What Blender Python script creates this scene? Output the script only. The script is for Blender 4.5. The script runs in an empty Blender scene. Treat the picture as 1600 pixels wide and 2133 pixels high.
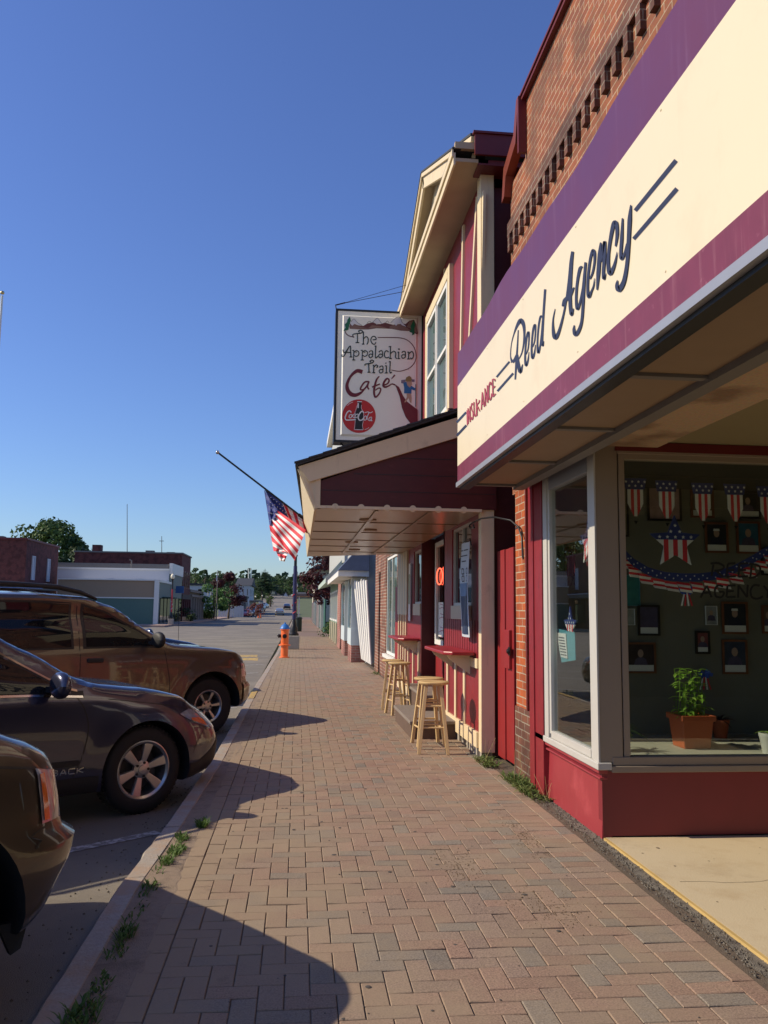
import bpy, bmesh, math, random
from mathutils import Vector, Matrix, noise as mnoise
S = bpy.context.scene
COL = S.collection
R = math.radians
# ------------------------------------------------------------------ camera
CAM_YAW, CAM_PITCH, CAM_ROLL, FPX = R(5.859), R(6.761), R(-0.7), 1718.0
CM = Matrix.Rotation(-CAM_YAW, 3, 'Z') @ Matrix.Rotation(math.pi/2+CAM_PITCH, 3, 'X') @ Matrix.Rotation(-CAM_ROLL, 3, 'Z')
CP = Vector((0, 0, 1.5))
cd = bpy.data.cameras.new('camera'); cam = bpy.data.objects.new('camera', cd); COL.objects.link(cam)
cam.matrix_world = Matrix.Translation(CP) @ CM.to_4x4()
cd.sensor_fit = 'VERTICAL'; cd.sensor_height = 36; cd.lens = FPX/2133*36
cd.clip_start = 0.05; cd.clip_end = 3000
S.camera = cam
S.render.resolution_x, S.render.resolution_y = 768, 1024
# ------------------------------------------------------------------ light
SUN_EL, SUN_AZ = R(35.5), R(2.0)      # sun to the left of the street, a touch ahead
w = bpy.data.worlds.new('World'); S.world = w; w.use_nodes = True
nt = w.node_tree; bg = nt.nodes['Background']
sky = nt.nodes.new('ShaderNodeTexSky'); sky.sky_type = 'NISHITA'; sky.sun_disc = False
sky.sun_elevation = SUN_EL; sky.sun_rotation = R(-90)+SUN_AZ
sky.altitude = 0; sky.air_density = 1.2; sky.dust_density = 0.4; sky.ozone_density = 10.0
hs_ = nt.nodes.new('ShaderNodeHueSaturation'); hs_.inputs['Hue'].default_value = .5135
nt.links.new(sky.outputs[0], hs_.inputs['Color']); nt.links.new(hs_.outputs[0], bg.inputs[0]); bg.inputs[1].default_value = 0.125
sd = bpy.data.lights.new('sun', 'SUN'); sun = bpy.data.objects.new('sun', sd); COL.objects.link(sun)
sd.energy = 4.2; sd.angle = R(0.5); sd.color = (1.0, 0.87, 0.67)
sv = Vector((-math.cos(SUN_EL)*math.cos(SUN_AZ), math.cos(SUN_EL)*math.sin(SUN_AZ), math.sin(SUN_EL)))
sun.rotation_euler = sv.to_track_quat('Z', 'Y').to_euler()
S.view_settings.view_transform = 'Standard'; S.view_settings.look = 'None'
S.view_settings.exposure = 0.25; S.view_settings.gamma = 1.0
rnd = random.Random(7)
# ------------------------------------------------------------------ measuring helpers (photo pixel -> point on a known plane)
def ray(u, v): return CM @ Vector(((u-800)/FPX, -(v-1066.5)/FPX, -1.0))
def G(u, v, z=0):
    d = ray(u, v); return CP + d*((z-CP.z)/d.z)
def PX(u, v, x):
    d = ray(u, v); return CP + d*(x/d.x)
def PY(u, v, y):
    d = ray(u, v); return CP + d*(y/d.y)
# ------------------------------------------------------------------ materials
MATS = {}
def mat(name, col, rough=0.7, metal=0.0, var=0.12, scale=6.0, bump=0.0, bscale=60.0, coat=0.0, col2=None, mixscale=2.0, spec=0.5, mixlo=0.45, mixhi=0.6):
    if name in MATS: return MATS[name]
    m = bpy.data.materials.new(name); m.use_nodes = True; n = m.node_tree.nodes; l = m.node_tree.links
    p = n['Principled BSDF']; p.inputs['Roughness'].default_value = rough; p.inputs['Metallic'].default_value = metal
    p.inputs['Specular IOR Level'].default_value = spec
    if coat: p.inputs['Coat Weight'].default_value = coat; p.inputs['Coat Roughness'].default_value = 0.04
    tc = n.new('ShaderNodeTexCoord')
    nz = n.new('ShaderNodeTexNoise'); nz.inputs['Scale'].default_value = scale; nz.inputs['Detail'].default_value = 6
    l.new(tc.outputs['Object'], nz.inputs['Vector'])
    mx = n.new('ShaderNodeMix'); mx.data_type = 'RGBA'
    c = Vector(col[:3])
    mx.inputs[6].default_value = (*[max(0, a*(1-var)) for a in c], 1); mx.inputs[7].default_value = (*[min(1, a*(1+var)) for a in c], 1)
    l.new(nz.outputs['Fac'], mx.inputs[0]); out = mx.outputs[2]
    if col2:
        n2 = n.new('ShaderNodeTexNoise'); n2.inputs['Scale'].default_value = mixscale; n2.inputs['Detail'].default_value = 8; n2.inputs['Roughness'].default_value = .65
        l.new(tc.outputs['Object'], n2.inputs['Vector'])
        mr = n.new('ShaderNodeMapRange'); mr.inputs[1].default_value = mixlo; mr.inputs[2].default_value = mixhi
        l.new(n2.outputs['Fac'], mr.inputs[0])
        m2 = n.new('ShaderNodeMix'); m2.data_type = 'RGBA'; l.new(mr.outputs[0], m2.inputs[0]); l.new(out, m2.inputs[6]); m2.inputs[7].default_value = (*col2, 1)
        out = m2.outputs[2]
    l.new(out, p.inputs['Base Color'])
    if bump:
        nb = n.new('ShaderNodeTexNoise'); nb.inputs['Scale'].default_value = bscale; nb.inputs['Detail'].default_value = 5
        l.new(tc.outputs['Object'], nb.inputs['Vector'])
        b = n.new('ShaderNodeBump'); b.inputs['Strength'].default_value = bump; b.inputs['Distance'].default_value = 0.01
        l.new(nb.outputs['Fac'], b.inputs['Height']); l.new(b.outputs['Normal'], p.inputs['Normal'])
    MATS[name] = m; return m
def streaks(name, col, amt=.6, sc=(1, 26, 1.2), lo=.56, hi=.72):
    m = MATS[name]; n = m.node_tree.nodes; l = m.node_tree.links; p = n['Principled BSDF']; src = p.inputs['Base Color'].links[0].from_socket
    tc = n.new('ShaderNodeNewGeometry'); mp = n.new('ShaderNodeMapping'); mp.inputs['Scale'].default_value = sc; l.new(tc.outputs['Position'], mp.inputs[0])
    z = n.new('ShaderNodeTexNoise'); z.inputs['Scale'].default_value = 1; z.inputs['Detail'].default_value = 7; z.inputs['Roughness'].default_value = .7; l.new(mp.outputs[0], z.inputs['Vector'])
    r = n.new('ShaderNodeMapRange'); r.inputs[1].default_value = lo; r.inputs[2].default_value = hi; r.inputs[4].default_value = amt; l.new(z.outputs['Fac'], r.inputs[0])
    x = n.new('ShaderNodeMix'); x.data_type = 'RGBA'; l.new(r.outputs[0], x.inputs[0]); l.new(src, x.inputs[6]); x.inputs[7].default_value = (*col, 1); l.new(x.outputs[2], p.inputs['Base Color'])
def emit(name, col, s):
    m = bpy.data.materials.new(name); m.use_nodes = True; p = m.node_tree.nodes['Principled BSDF']
    p.inputs['Base Color'].default_value = (*col, 1); p.inputs['Emission Color'].default_value = (*col, 1); p.inputs['Emission Strength'].default_value = s
    MATS[name] = m; return m
def glass(name, tint=(1, 1, 1), refl=1.0):
    m = bpy.data.materials.new(name); m.use_nodes = True; n = m.node_tree.nodes; l = m.node_tree.links
    n.remove(n['Principled BSDF']); o = n['Material Output']
    t = n.new('ShaderNodeBsdfTransparent'); t.inputs[0].default_value = (*tint, 1)
    g = n.new('ShaderNodeBsdfGlossy'); g.inputs['Roughness'].default_value = 0.0; g.inputs[0].default_value = (refl, refl, refl, 1)
    f = n.new('ShaderNodeFresnel'); gg = n.new('ShaderNodeNewGeometry'); mi = n.new('ShaderNodeMapRange'); mi.inputs[3].default_value = 1.5; mi.inputs[4].default_value = 1/1.5; l.new(gg.outputs['Backfacing'], mi.inputs[0]); l.new(mi.outputs[0], f.inputs[0])
    mm = n.new('ShaderNodeMath'); mm.operation = 'MULTIPLY'; mm.inputs[1].default_value = 1.0; mm.use_clamp = True
    l.new(f.outputs[0], mm.inputs[0])
    x = n.new('ShaderNodeMixShader'); l.new(mm.outputs[0], x.inputs[0]); l.new(t.outputs[0], x.inputs[1]); l.new(g.outputs[0], x.inputs[2]); l.new(x.outputs[0], o.inputs[0])
    MATS[name] = m; return m
def brickmat(name, cols, mortar, axis='x', bw=0.21, bh=0.072, stain=None, bump=0.6, ms=0.012):
    """running-bond brick laid on a wall; axis = the wall's normal"""
    m = bpy.data.materials.new(name); m.use_nodes = True; n = m.node_tree.nodes; l = m.node_tree.links
    p = n['Principled BSDF']; p.inputs['Roughness'].default_value = .85
    g = n.new('ShaderNodeNewGeometry'); s = n.new('ShaderNodeSeparateXYZ'); c = n.new('ShaderNodeCombineXYZ')
    l.new(g.outputs['Position'], s.inputs[0])
    # walls facing x use (y,z); walls facing y use (x,z): chosen from the true normal of the face
    sn = n.new('ShaderNodeSeparateXYZ'); l.new(g.outputs['True Normal'], sn.inputs[0])
    ab = n.new('ShaderNodeMath'); ab.operation = 'ABSOLUTE'; l.new(sn.outputs[0], ab.inputs[0])
    gt = n.new('ShaderNodeMath'); gt.operation = 'GREATER_THAN'; gt.inputs[1].default_value = .7; l.new(ab.outputs[0], gt.inputs[0])
    mf = n.new('ShaderNodeMix'); mf.data_type = 'FLOAT'; l.new(gt.outputs[0], mf.inputs[0]); l.new(s.outputs[0], mf.inputs[2]); l.new(s.outputs[1], mf.inputs[3])
    l.new(mf.outputs[0], c.inputs[0]); l.new(s.outputs[2], c.inputs[1])
    # slight wobble
    nw = n.new('ShaderNodeTexNoise'); nw.inputs['Scale'].default_value = 9; l.new(g.outputs['Position'], nw.inputs['Vector'])
    vm = n.new('ShaderNodeVectorMath'); vm.operation = 'MULTIPLY_ADD'; vm.inputs[1].default_value = (.008, .008, 0); l.new(nw.outputs['Color'], vm.inputs[0]); l.new(c.outputs[0], vm.inputs[2])
    b = n.new('ShaderNodeTexBrick'); l.new(vm.outputs[0], b.inputs['Vector'])
    b.inputs['Color1'].default_value = (*cols[0], 1); b.inputs['Color2'].default_value = (*cols[1], 1); b.inputs['Mortar'].default_value = (*mortar, 1)
    b.inputs['Scale'].default_value = 1; b.inputs['Brick Width'].default_value = bw; b.inputs['Row Height'].default_value = bh; b.inputs['Mortar Size'].default_value = ms*.5
    b.inputs['Mortar Smooth'].default_value = .2; b.inputs['Bias'].default_value = 0
    nz = n.new('ShaderNodeTexNoise'); nz.inputs['Scale'].default_value = 2.3; nz.inputs['Detail'].default_value = 8; l.new(g.outputs['Position'], nz.inputs['Vector'])
    mr = n.new('ShaderNodeMapRange'); mr.inputs[1].default_value = .46; mr.inputs[2].default_value = .60; l.new(nz.outputs['Fac'], mr.inputs[0])
    mu = n.new('ShaderNodeMath'); mu.operation = 'MULTIPLY'; mu.inputs[1].default_value = .6; l.new(mr.outputs[0], mu.inputs[0])
    mx = n.new('ShaderNodeMix'); mx.data_type = 'RGBA'; l.new(mu.outputs[0], mx.inputs[0]); l.new(b.outputs['Color'], mx.inputs[6]); mx.inputs[7].default_value = (*(stain or [x*.28 for x in cols[0]]), 1)
    n3 = n.new('ShaderNodeTexNoise'); n3.inputs['Scale'].default_value = 60; n3.inputs['Detail'].default_value = 4; l.new(g.outputs['Position'], n3.inputs['Vector'])
    m3 = n.new('ShaderNodeMix'); m3.data_type = 'RGBA'; m3.blend_type = 'MULTIPLY'; m3.inputs[0].default_value = .5; l.new(mx.outputs[2], m3.inputs[6]); l.new(n3.outputs['Color'], m3.inputs[7])
    hs = n.new('ShaderNodeHueSaturation'); hs.inputs['Value'].default_value = 1.25; hs.inputs['Saturation'].default_value = 1.1; l.new(m3.outputs[2], hs.inputs['Color'])
    l.new(hs.outputs[0], p.inputs['Base Color'])
    inv = n.new('ShaderNodeMath'); inv.operation = 'SUBTRACT'; inv.inputs[0].default_value = 1; l.new(b.outputs['Fac'], inv.inputs[1])
    ad = n.new('ShaderNodeMath'); ad.operation = 'MULTIPLY_ADD'; ad.inputs[1].default_value = .35; l.new(n3.outputs['Fac'], ad.inputs[0]); l.new(inv.outputs[0], ad.inputs[2])
    bp = n.new('ShaderNodeBump'); bp.inputs['Strength'].default_value = bump; bp.inputs['Distance'].default_value = .008; l.new(ad.outputs[0], bp.inputs['Height']); l.new(bp.outputs[0], p.inputs['Normal'])
    MATS[name] = m; return m
def vcolmat(name, rough=.9, speck=True, bump=.5):
    """colour comes from each paver's / leaf's own colour attribute"""
    m = bpy.data.materials.new(name); m.use_nodes = True; n = m.node_tree.nodes; l = m.node_tree.links
    p = n['Principled BSDF']; p.inputs['Roughness'].default_value = rough; p.inputs['Specular IOR Level'].default_value = .25
    a = n.new('ShaderNodeAttribute'); a.attribute_name = 'tint'
    g = n.new('ShaderNodeNewGeometry')
    out = a.outputs['Color']
    if speck:
        nz = n.new('ShaderNodeTexNoise'); nz.inputs['Scale'].default_value = 120; nz.inputs['Detail'].default_value = 6; nz.inputs['Roughness'].default_value = .75; l.new(g.outputs['Position'], nz.inputs['Vector'])
        mr = n.new('ShaderNodeMapRange'); mr.inputs[1].default_value = .32; mr.inputs[2].default_value = .68; mr.inputs[3].default_value = .42; mr.inputs[4].default_value = 1.62; l.new(nz.outputs['Fac'], mr.inputs[0])
        vm = n.new('ShaderNodeVectorMath'); vm.operation = 'SCALE'; l.new(out, vm.inputs[0]); l.new(mr.outputs[0], vm.inputs['Scale']); out = vm.outputs[0]
        n2 = n.new('ShaderNodeTexNoise'); n2.inputs['Scale'].default_value = 1.7; n2.inputs['Detail'].default_value = 9; n2.inputs['Roughness'].default_value = .7; l.new(g.outputs['Position'], n2.inputs['Vector'])
        sx = n.new('ShaderNodeSeparateXYZ'); l.new(g.outputs['Position'], sx.inputs[0])
        # wind-blown sand lies thicker along the kerb
        mk = n.new('ShaderNodeMapRange'); mk.inputs[1].default_value = -.75; mk.inputs[2].default_value = .6; mk.inputs[3].default_value = .34; mk.inputs[4].default_value = .07; l.new(sx.outputs[0], mk.inputs[0])
        ad = n.new('ShaderNodeMath'); ad.operation = 'ADD'; l.new(n2.outputs['Fac'], ad.inputs[0]); l.new(mk.outputs[0], ad.inputs[1])
        m3 = n.new('ShaderNodeMapRange'); m3.inputs[1].default_value = .44; m3.inputs[2].default_value = .80; m3.inputs[4].default_value = .88; l.new(ad.outputs[0], m3.inputs[0])
        mx = n.new('ShaderNodeMix'); mx.data_type = 'RGBA'; l.new(m3.outputs[0], mx.inputs[0]); l.new(out, mx.inputs[6]); mx.inputs[7].default_value = (.31, .235, .155, 1); out = mx.outputs[2]
        # dark scuffs and moss
        n4 = n.new('ShaderNodeTexNoise'); n4.inputs['Scale'].default_value = 2.6; n4.inputs['Detail'].default_value = 10; n4.inputs['Roughness'].default_value = .75; l.new(g.outputs['Position'], n4.inputs['Vector'])
        m4 = n.new('ShaderNodeMapRange'); m4.inputs[1].default_value = .60; m4.inputs[2].default_value = .72; m4.inputs[4].default_value = .6; l.new(n4.outputs['Fac'], m4.inputs[0])
        x4 = n.new('ShaderNodeMix'); x4.data_type = 'RGBA'; l.new(m4.outputs[0], x4.inputs[0]); l.new(out, x4.inputs[6]); x4.inputs[7].default_value = (.085, .072, .055, 1); out = x4.outputs[2]
        bp = n.new('ShaderNodeBump'); bp.inputs['Strength'].default_value = bump; bp.inputs['Distance'].default_value = .003; l.new(nz.outputs['Fac'], bp.inputs['Height']); l.new(bp.outputs[0], p.inputs['Normal'])
    l.new(out, p.inputs['Base Color']); MATS[name] = m; return m
def leafmat(name, c1, c2, trans=.25):
    m = bpy.data.materials.new(name); m.use_nodes = True; n = m.node_tree.nodes; l = m.node_tree.links
    p = n['Principled BSDF']; p.inputs['Roughness'].default_value = .6; p.inputs['Specular IOR Level'].default_value = .3
    g = n.new('ShaderNodeNewGeometry'); cr = n.new('ShaderNodeMix'); cr.data_type = 'RGBA'
    l.new(g.outputs['Random Per Island'], cr.inputs[0]); cr.inputs[6].default_value = (*c1, 1); cr.inputs[7].default_value = (*c2, 1)
    l.new(cr.outputs[2], p.inputs['Base Color'])
    t = n.new('ShaderNodeBsdfTranslucent'); l.new(cr.outputs[2], t.inputs[0]); x = n.new('ShaderNodeMixShader'); x.inputs[0].default_value = trans
    l.new(p.outputs[0], x.inputs[1]); l.new(t.outputs[0], x.inputs[2]); l.new(x.outputs[0], n['Material Output'].inputs[0])
    MATS[name] = m; return m
# ------------------------------------------------------------------ mesh builder
def origin_of(o):
    v = Vector((0, 0, 0))
    while o: v += o.location; o = o.parent
    return v
class MB:
    def __init__(s): s.v = []; s.f = []; s.mi = []; s.cur = 0; s.col = []
    def add(s, vs, fs, tint=None):
        b = len(s.v); s.v += [tuple(x) for x in vs]
        for f in fs: s.f.append([b+i for i in f]); s.mi.append(s.cur); s.col.append(tint)
        return s
    def box(s, x0, x1, y0, y1, z0, z1):
        return s.add([(x0,y0,z0),(x1,y0,z0),(x1,y1,z0),(x0,y1,z0),(x0,y0,z1),(x1,y0,z1),(x1,y1,z1),(x0,y1,z1)],
                     [(0,3,2,1),(4,5,6,7),(0,1,5,4),(1,2,6,5),(2,3,7,6),(3,0,4,7)])
    def hexa(s, p): return s.add(p, [(0,3,2,1),(4,5,6,7),(0,1,5,4),(1,2,6,5),(2,3,7,6),(3,0,4,7)])
    def bar(s, a, b, w, h, up=(0,0,1)):
        """rectangular bar from a to b: w sideways, h along up"""
        a, b, up = Vector(a), Vector(b), Vector(up); d = (b-a).normalized(); r = d.cross(up)
        if r.length < 1e-4: r = d.cross(Vector((0,1,0)))
        r.normalize(); u = r.cross(d).normalized(); r *= w/2; u *= h/2
        return s.hexa([a-r-u, a+r-u, b+r-u, b-r-u, a-r+u, a+r+u, b+r+u, b-r+u])
    def tube(s, pts, rad, n=10, cap=True):
        pts = [Vector(p) for p in pts]; rr = rad if isinstance(rad, (list, tuple)) else [rad]*len(pts)
        vs = []; prev = None
        for i, p in enumerate(pts):
            d = (pts[min(i+1, len(pts)-1)]-pts[max(i-1, 0)]).normalized()
            if prev is None:
                a = d.cross(Vector((0,0,1)));
                if a.length < .05: a = d.cross(Vector((0,1,0)))
            else: a = prev - d*prev.dot(d)
            a.normalize(); prev = a; b = d.cross(a)
            for k in range(n):
                t = 2*math.pi*k/n; vs.append(p+a*(math.cos(t)*rr[i])+b*(math.sin(t)*rr[i]))
        fs = []
        for i in range(len(pts)-1):
            for k in range(n): k2 = (k+1) % n; fs.append((i*n+k, i*n+k2, (i+1)*n+k2, (i+1)*n+k))
        if cap: fs.append(tuple(range(n-1, -1, -1))); fs.append(tuple((len(pts)-1)*n+k for k in range(n)))
        return s.add(vs, fs)
    def lathe(s, prof, c=(0,0,0), n=24, axis='z', cap=True):
        """prof = [(r, h)...] turned about an axis through c"""
        vs = []; c = Vector(c)
        for r, h in prof:
            for k in range(n):
                t = 2*math.pi*k/n; a, b = r*math.cos(t), r*math.sin(t)
                vs.append(c+Vector({'z': (a, b, h), 'y': (a, h, b), 'x': (h, a, b)}[axis]))
        fs = []
        for i in range(len(prof)-1):
            for k in range(n):
                k2 = (k+1) % n; q = (i*n+k, i*n+k2, (i+1)*n+k2, (i+1)*n+k); fs.append(q if axis != 'y' else q[::-1])
        if cap:
            if prof[0][0] > 1e-4: fs.append(tuple(range(n-1, -1, -1)))
            if prof[-1][0] > 1e-4: fs.append(tuple((len(prof)-1)*n+k for k in range(n)))
        return s.add(vs, fs)
    def prism(s, pts, d):
        """flat polygon pts (3D) pushed out by vector d"""
        pts = [Vector(p) for p in pts]; d = Vector(d); n = len(pts)
        return s.add(pts+[p+d for p in pts], [tuple(range(n-1, -1, -1)), tuple(range(n, 2*n))]+[(i, (i+1) % n, n+(i+1) % n, n+i) for i in range(n)])
    def grid(s, P):
        nr, nc = len(P), len(P[0])
        return s.add([p for r in P for p in r], [(i*nc+j, i*nc+j+1, (i+1)*nc+j+1, (i+1)*nc+j) for i in range(nr-1) for j in range(nc-1)])
    def build(s, name, mats, parent=None, smooth=None, bevel=0, solid=0):
        me = bpy.data.meshes.new(name); o0 = origin_of(parent)
        me.from_pydata([tuple(Vector(v)-o0) for v in s.v], [], s.f)
        if not isinstance(mats, (list, tuple)): mats = [mats]
        for m in mats: me.materials.append(MATS[m] if isinstance(m, str) else m)
        for p, i in zip(me.polygons, s.mi): p.material_index = i
        if any(c is not None for c in s.col):
            at = me.color_attributes.new('tint', 'FLOAT_COLOR', 'CORNER'); k = 0
            buf = []
            for p, c in zip(me.polygons, s.col): buf += list(c or (.5,.5,.5,1))*p.loop_total
            at.data.foreach_set('color', buf)
        if smooth is not None: smooth_angle(me, smooth)
        me.update()
        o = bpy.data.objects.new(name, me); COL.objects.link(o)
        if parent: o.parent = parent
        if bevel:
            b = o.modifiers.new('bevel', 'BEVEL'); b.width = bevel; b.segments = 2; b.limit_method = 'ANGLE'; b.angle_limit = R(40)
        if solid:
            b = o.modifiers.new('solid', 'SOLIDIFY'); b.thickness = solid
        return o
def smooth_angle(me, deg):
    me.update(); me.polygons.foreach_set('use_smooth', [True]*len(me.polygons))
    bm = bmesh.new(); bm.from_mesh(me); bmesh.ops.recalc_face_normals(bm, faces=bm.faces)
    for e in bm.edges: e.smooth = not (len(e.link_faces) == 2 and e.calc_face_angle(0) > R(deg))
    bm.to_mesh(me); bm.free()
def tag(o, label=None, cat=None, group=None, kind=None):
    if label: o['label'] = label
    if cat: o['category'] = cat
    if group: o['group'] = group
    if kind: o['kind'] = kind
    return o
def thing(name, loc, label, cat, group=None, rz=0):
    o = bpy.data.objects.new(name, None); COL.objects.link(o); o.location = loc; o.rotation_euler = (0, 0, rz); o.empty_display_size = .2
    return tag(o, label, cat, group)
def copy_tree(o, parent=None):
    c = o.copy(); COL.objects.link(c); c.parent = parent
    for ch in list(o.children): copy_tree(ch, c)
    return c
def B(*a): return MB().box(*a)
# flat paint marks: strokes traced on a plane (plane = function from photo pixel to point), each a hair proud of the last
class Ink:
    def __init__(s, plane, off, z0=.001, fat=1.0): s.p = plane; s.off = Vector(off).normalized(); s.k = z0; s.mb = MB(); s.fat = fat
    def conv(s, q, org, sc): return (org[0]+q[0]/sc, org[1]+q[1]/sc)
    def stroke(s, pts, w, org=(0, 0), sc=1, sub=5):
        ww = list(w) if isinstance(w, (list, tuple)) else [w]*len(pts)
        P = [Vector(s.conv(q, org, sc)) for q in pts]; ww = [x/sc*s.fat for x in ww]
        Q = []; W = []
        n = len(P)
        for i in range(n-1):
            p0, p1, p2, p3 = P[max(i-1, 0)], P[i], P[i+1], P[min(i+2, n-1)]
            for k in range(sub if n > 2 else 1):
                t = k/sub if n > 2 else 0
                Q.append(.5*((2*p1)+(-p0+p2)*t+(2*p0-5*p1+4*p2-p3)*t*t+(-p0+3*p1-3*p2+p3)*t**3)); W.append(ww[i]*(1-t)+ww[i+1]*t)
        Q.append(P[-1]); W.append(ww[-1])
        L = []; Rr = []
        for i, q in enumerate(Q):
            d = (Q[min(i+1, len(Q)-1)]-Q[max(i-1, 0)]).normalized(); nn = Vector((-d.y, d.x))*W[i]/2
            L.append(q+nn); Rr.append(q-nn)
        ps = [s.p(*a)+s.off*s.k for a in L]+[s.p(*a)+s.off*s.k for a in Rr]; m = len(L)
        s.mb.add(ps, [(i, i+1, m+i+1, m+i) for i in range(m-1)]); s.k += .00012
    def poly(s, pts, org=(0, 0), sc=1):
        s.mb.add([s.p(*s.conv(q, org, sc))+s.off*s.k for q in pts], [tuple(range(len(pts)))]); s.k += .00012
    def disc(s, c, r, org=(0, 0), sc=1, n=40):
        s.poly([(c[0]+r*math.cos(2*math.pi*i/n), c[1]+r*math.sin(2*math.pi*i/n)) for i in range(n)], org, sc)
    def build(s, name, m, parent): return s.mb.build(name, m, parent)
def star_pts(c, r, ax, ay, rot=math.pi/2, inner=.4):
    return [Vector(c)+Vector(ax)*(math.cos(rot+i*math.pi/5)*(r if i % 2 == 0 else r*inner))+Vector(ay)*(math.sin(rot+i*math.pi/5)*(r if i % 2 == 0 else r*inner)) for i in range(10)]
# ------------------------------------------------------------------ palette
mat('cream_paint', (.72, .58, .36), .55, var=.06, bump=.08, col2=(.55, .43, .26), mixscale=5, mixlo=.6, mixhi=.8)
mat('cream_sign', (.74, .63, .43), .42, var=.035, scale=1.5, bump=.05, bscale=6, col2=(.69, .57, .38), mixscale=2.5, mixlo=.55, mixhi=.8)
mat('purple_paint', (.118, .034, .094), .42, var=.15, scale=1.2, col2=(.13, .026, .055), mixscale=.6, mixlo=.4, mixhi=.65)
mat('magenta_paint', (.165, .026, .05), .5, var=.2, scale=8, col2=(.42, .16, .2), mixscale=14, mixlo=.62, mixhi=.8)
mat('grey_metal', (.32, .33, .36), .45, metal=.3, var=.1)
mat('grey_strip', (.17, .155, .14), .6, var=.1)
mat('soffit_tan', (.27, .185, .11), .6, var=.08, bump=.1, bscale=90)
mat('soffit_ply', (.36, .26, .155), .28, var=.12, scale=3, bump=.12, bscale=12, spec=.6)
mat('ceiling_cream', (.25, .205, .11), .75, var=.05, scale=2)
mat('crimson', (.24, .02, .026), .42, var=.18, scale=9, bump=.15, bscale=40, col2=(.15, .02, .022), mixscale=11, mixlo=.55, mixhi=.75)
mat('barn_red', (.27, .016, .016), .45, var=.15, scale=9, bump=.12, bscale=50, col2=(.26, .02, .02), mixscale=6)
mat('bay_red', (.31, .038, .046), .38, var=.12, scale=4, bump=.06, bscale=30, col2=(.5, .09, .1), mixscale=3, mixlo=.55, mixhi=.9)
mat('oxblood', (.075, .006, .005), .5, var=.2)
mat('half_timber_red', (.22, .022, .032), .4, var=.2, scale=6, bump=.15, bscale=60)
mat('dark_red_trim', (.13, .012, .012), .5, var=.2)
mat('taupe_frame', (.27, .215, .16), .5, var=.05, bump=.04)
mat('white_frame', (.50, .48, .43), .45, var=.06, bump=.05)
mat('white_paint', (.74, .72, .66), .5, var=.06, bump=.06)
mat('ink_navy', (.02, .022, .045), .5, var=.1)
mat('ink_red', (.36, .04, .05), .5)
mat('black', (.012, .012, .012), .45, var=.2)
mat('black_iron', (.015, .014, .014), .4, metal=.3)
mat('dark_glass', (.010, .013, .013), .03, var=.3, scale=.6, spec=.9)
mat('pale_glass', (.10, .15, .14), .05, var=.6, scale=1.2, spec=.8)
glass('clear_glass', (.86, .90, .88))
mat('concrete_slab', (.54, .44, .28), .8, var=.07, scale=1.2, bump=.2, bscale=120, col2=(.44, .33, .19), mixscale=2.2, mixlo=.5, mixhi=.75)
mat('concrete', (.36, .32, .26), .85, var=.15, bump=.4, bscale=70)
mat('granite', (.34, .30, .25), .8, var=.3, scale=40, bump=.5, bscale=80, col2=(.36, .26, .18), mixscale=4)
mat('sand_joint', (.13, .097, .068), .95, var=.4, scale=60, bump=.8, bscale=150)
mat('gravel_seam', (.19, .165, .13), .95, var=.6, scale=120, bump=1.0, bscale=160, col2=(.10, .085, .07), mixscale=18)
mat('asphalt', (.185, .162, .13), .9, var=.22, scale=180, bump=.7, bscale=200, col2=(.24, .21, .165), mixscale=.5)
mat('asphalt_patch', (.06, .057, .052), .85, var=.3, scale=120, bump=.5, bscale=200)
mat('line_white', (.46, .45, .42), .8, var=.3, scale=30, col2=(.2, .19, .17), mixscale=16, mixlo=.45, mixhi=.55)
mat('line_yellow', (.55, .36, .09), .8, var=.2, scale=30, col2=(.25, .2, .13), mixscale=10, mixlo=.45, mixhi=.6)
mat('shingle', (.045, .047, .05), .8, var=.4, scale=20, bump=.6, bscale=50)
mat('stool_wood', (.62, .43, .20), .4, var=.08, scale=5, bump=.05, bscale=30)
mat('tabletop_red', (.30, .018, .022), .38, var=.15)
mat('step_top', (.22, .18, .145), .8, var=.15, bump=.3, bscale=80)
mat('step_side', (.12, .075, .05), .8, var=.2, bump=.3)
mat('rubber', (.016, .015, .015), .75, var=.3, bump=.2, bscale=60)
mat('hydrant_orange', (.85, .17, .035), .4, var=.12, scale=12, bump=.1)
mat('hydrant_blue', (.03, .16, .46), .4, var=.15)
mat('pole_navy', (.02, .02, .09), .45, var=.2)
mat('ribbon_red', (.5, .03, .05), .5)
mat('globe', (.80, .74, .55), .3, var=.05)
mat('flag_red', (.70, .04, .055), .7, var=.1, scale=30)
mat('flag_white', (.82, .80, .76), .7, var=.06, scale=30)
mat('flag_blue', (.035, .05, .20), .7, var=.1, scale=30)
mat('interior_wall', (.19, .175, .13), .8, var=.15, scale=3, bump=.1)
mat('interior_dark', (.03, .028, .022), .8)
mat('display_floor', (.46, .42, .34), .6, var=.1)
mat('terracotta', (.42, .085, .025), .55, var=.12)
mat('soil', (.05, .035, .02), .95, bump=.5)
mat('paper_white', (.72, .70, .64), .7, var=.04)
mat('teal_paper', (.10, .32, .36), .6)
mat('blue_paper', (.04, .09, .42), .5)
mat('wood_frame', (.20, .07, .03), .45, var=.3, scale=14)
mat('dark_frame', (.03, .022, .018), .4)
mat('chrome', (.6, .6, .6), .15, metal=1, var=.03)
mat('alloy', (.50, .49, .47), .28, metal=.85, var=.05)
mat('car_bronze', (.085, .062, .042), .38, metal=.55, var=.06, coat=1, scale=2)
mat('car_grey', (.045, .045, .075), .28, metal=.55, var=.08, coat=1, scale=2)
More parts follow.
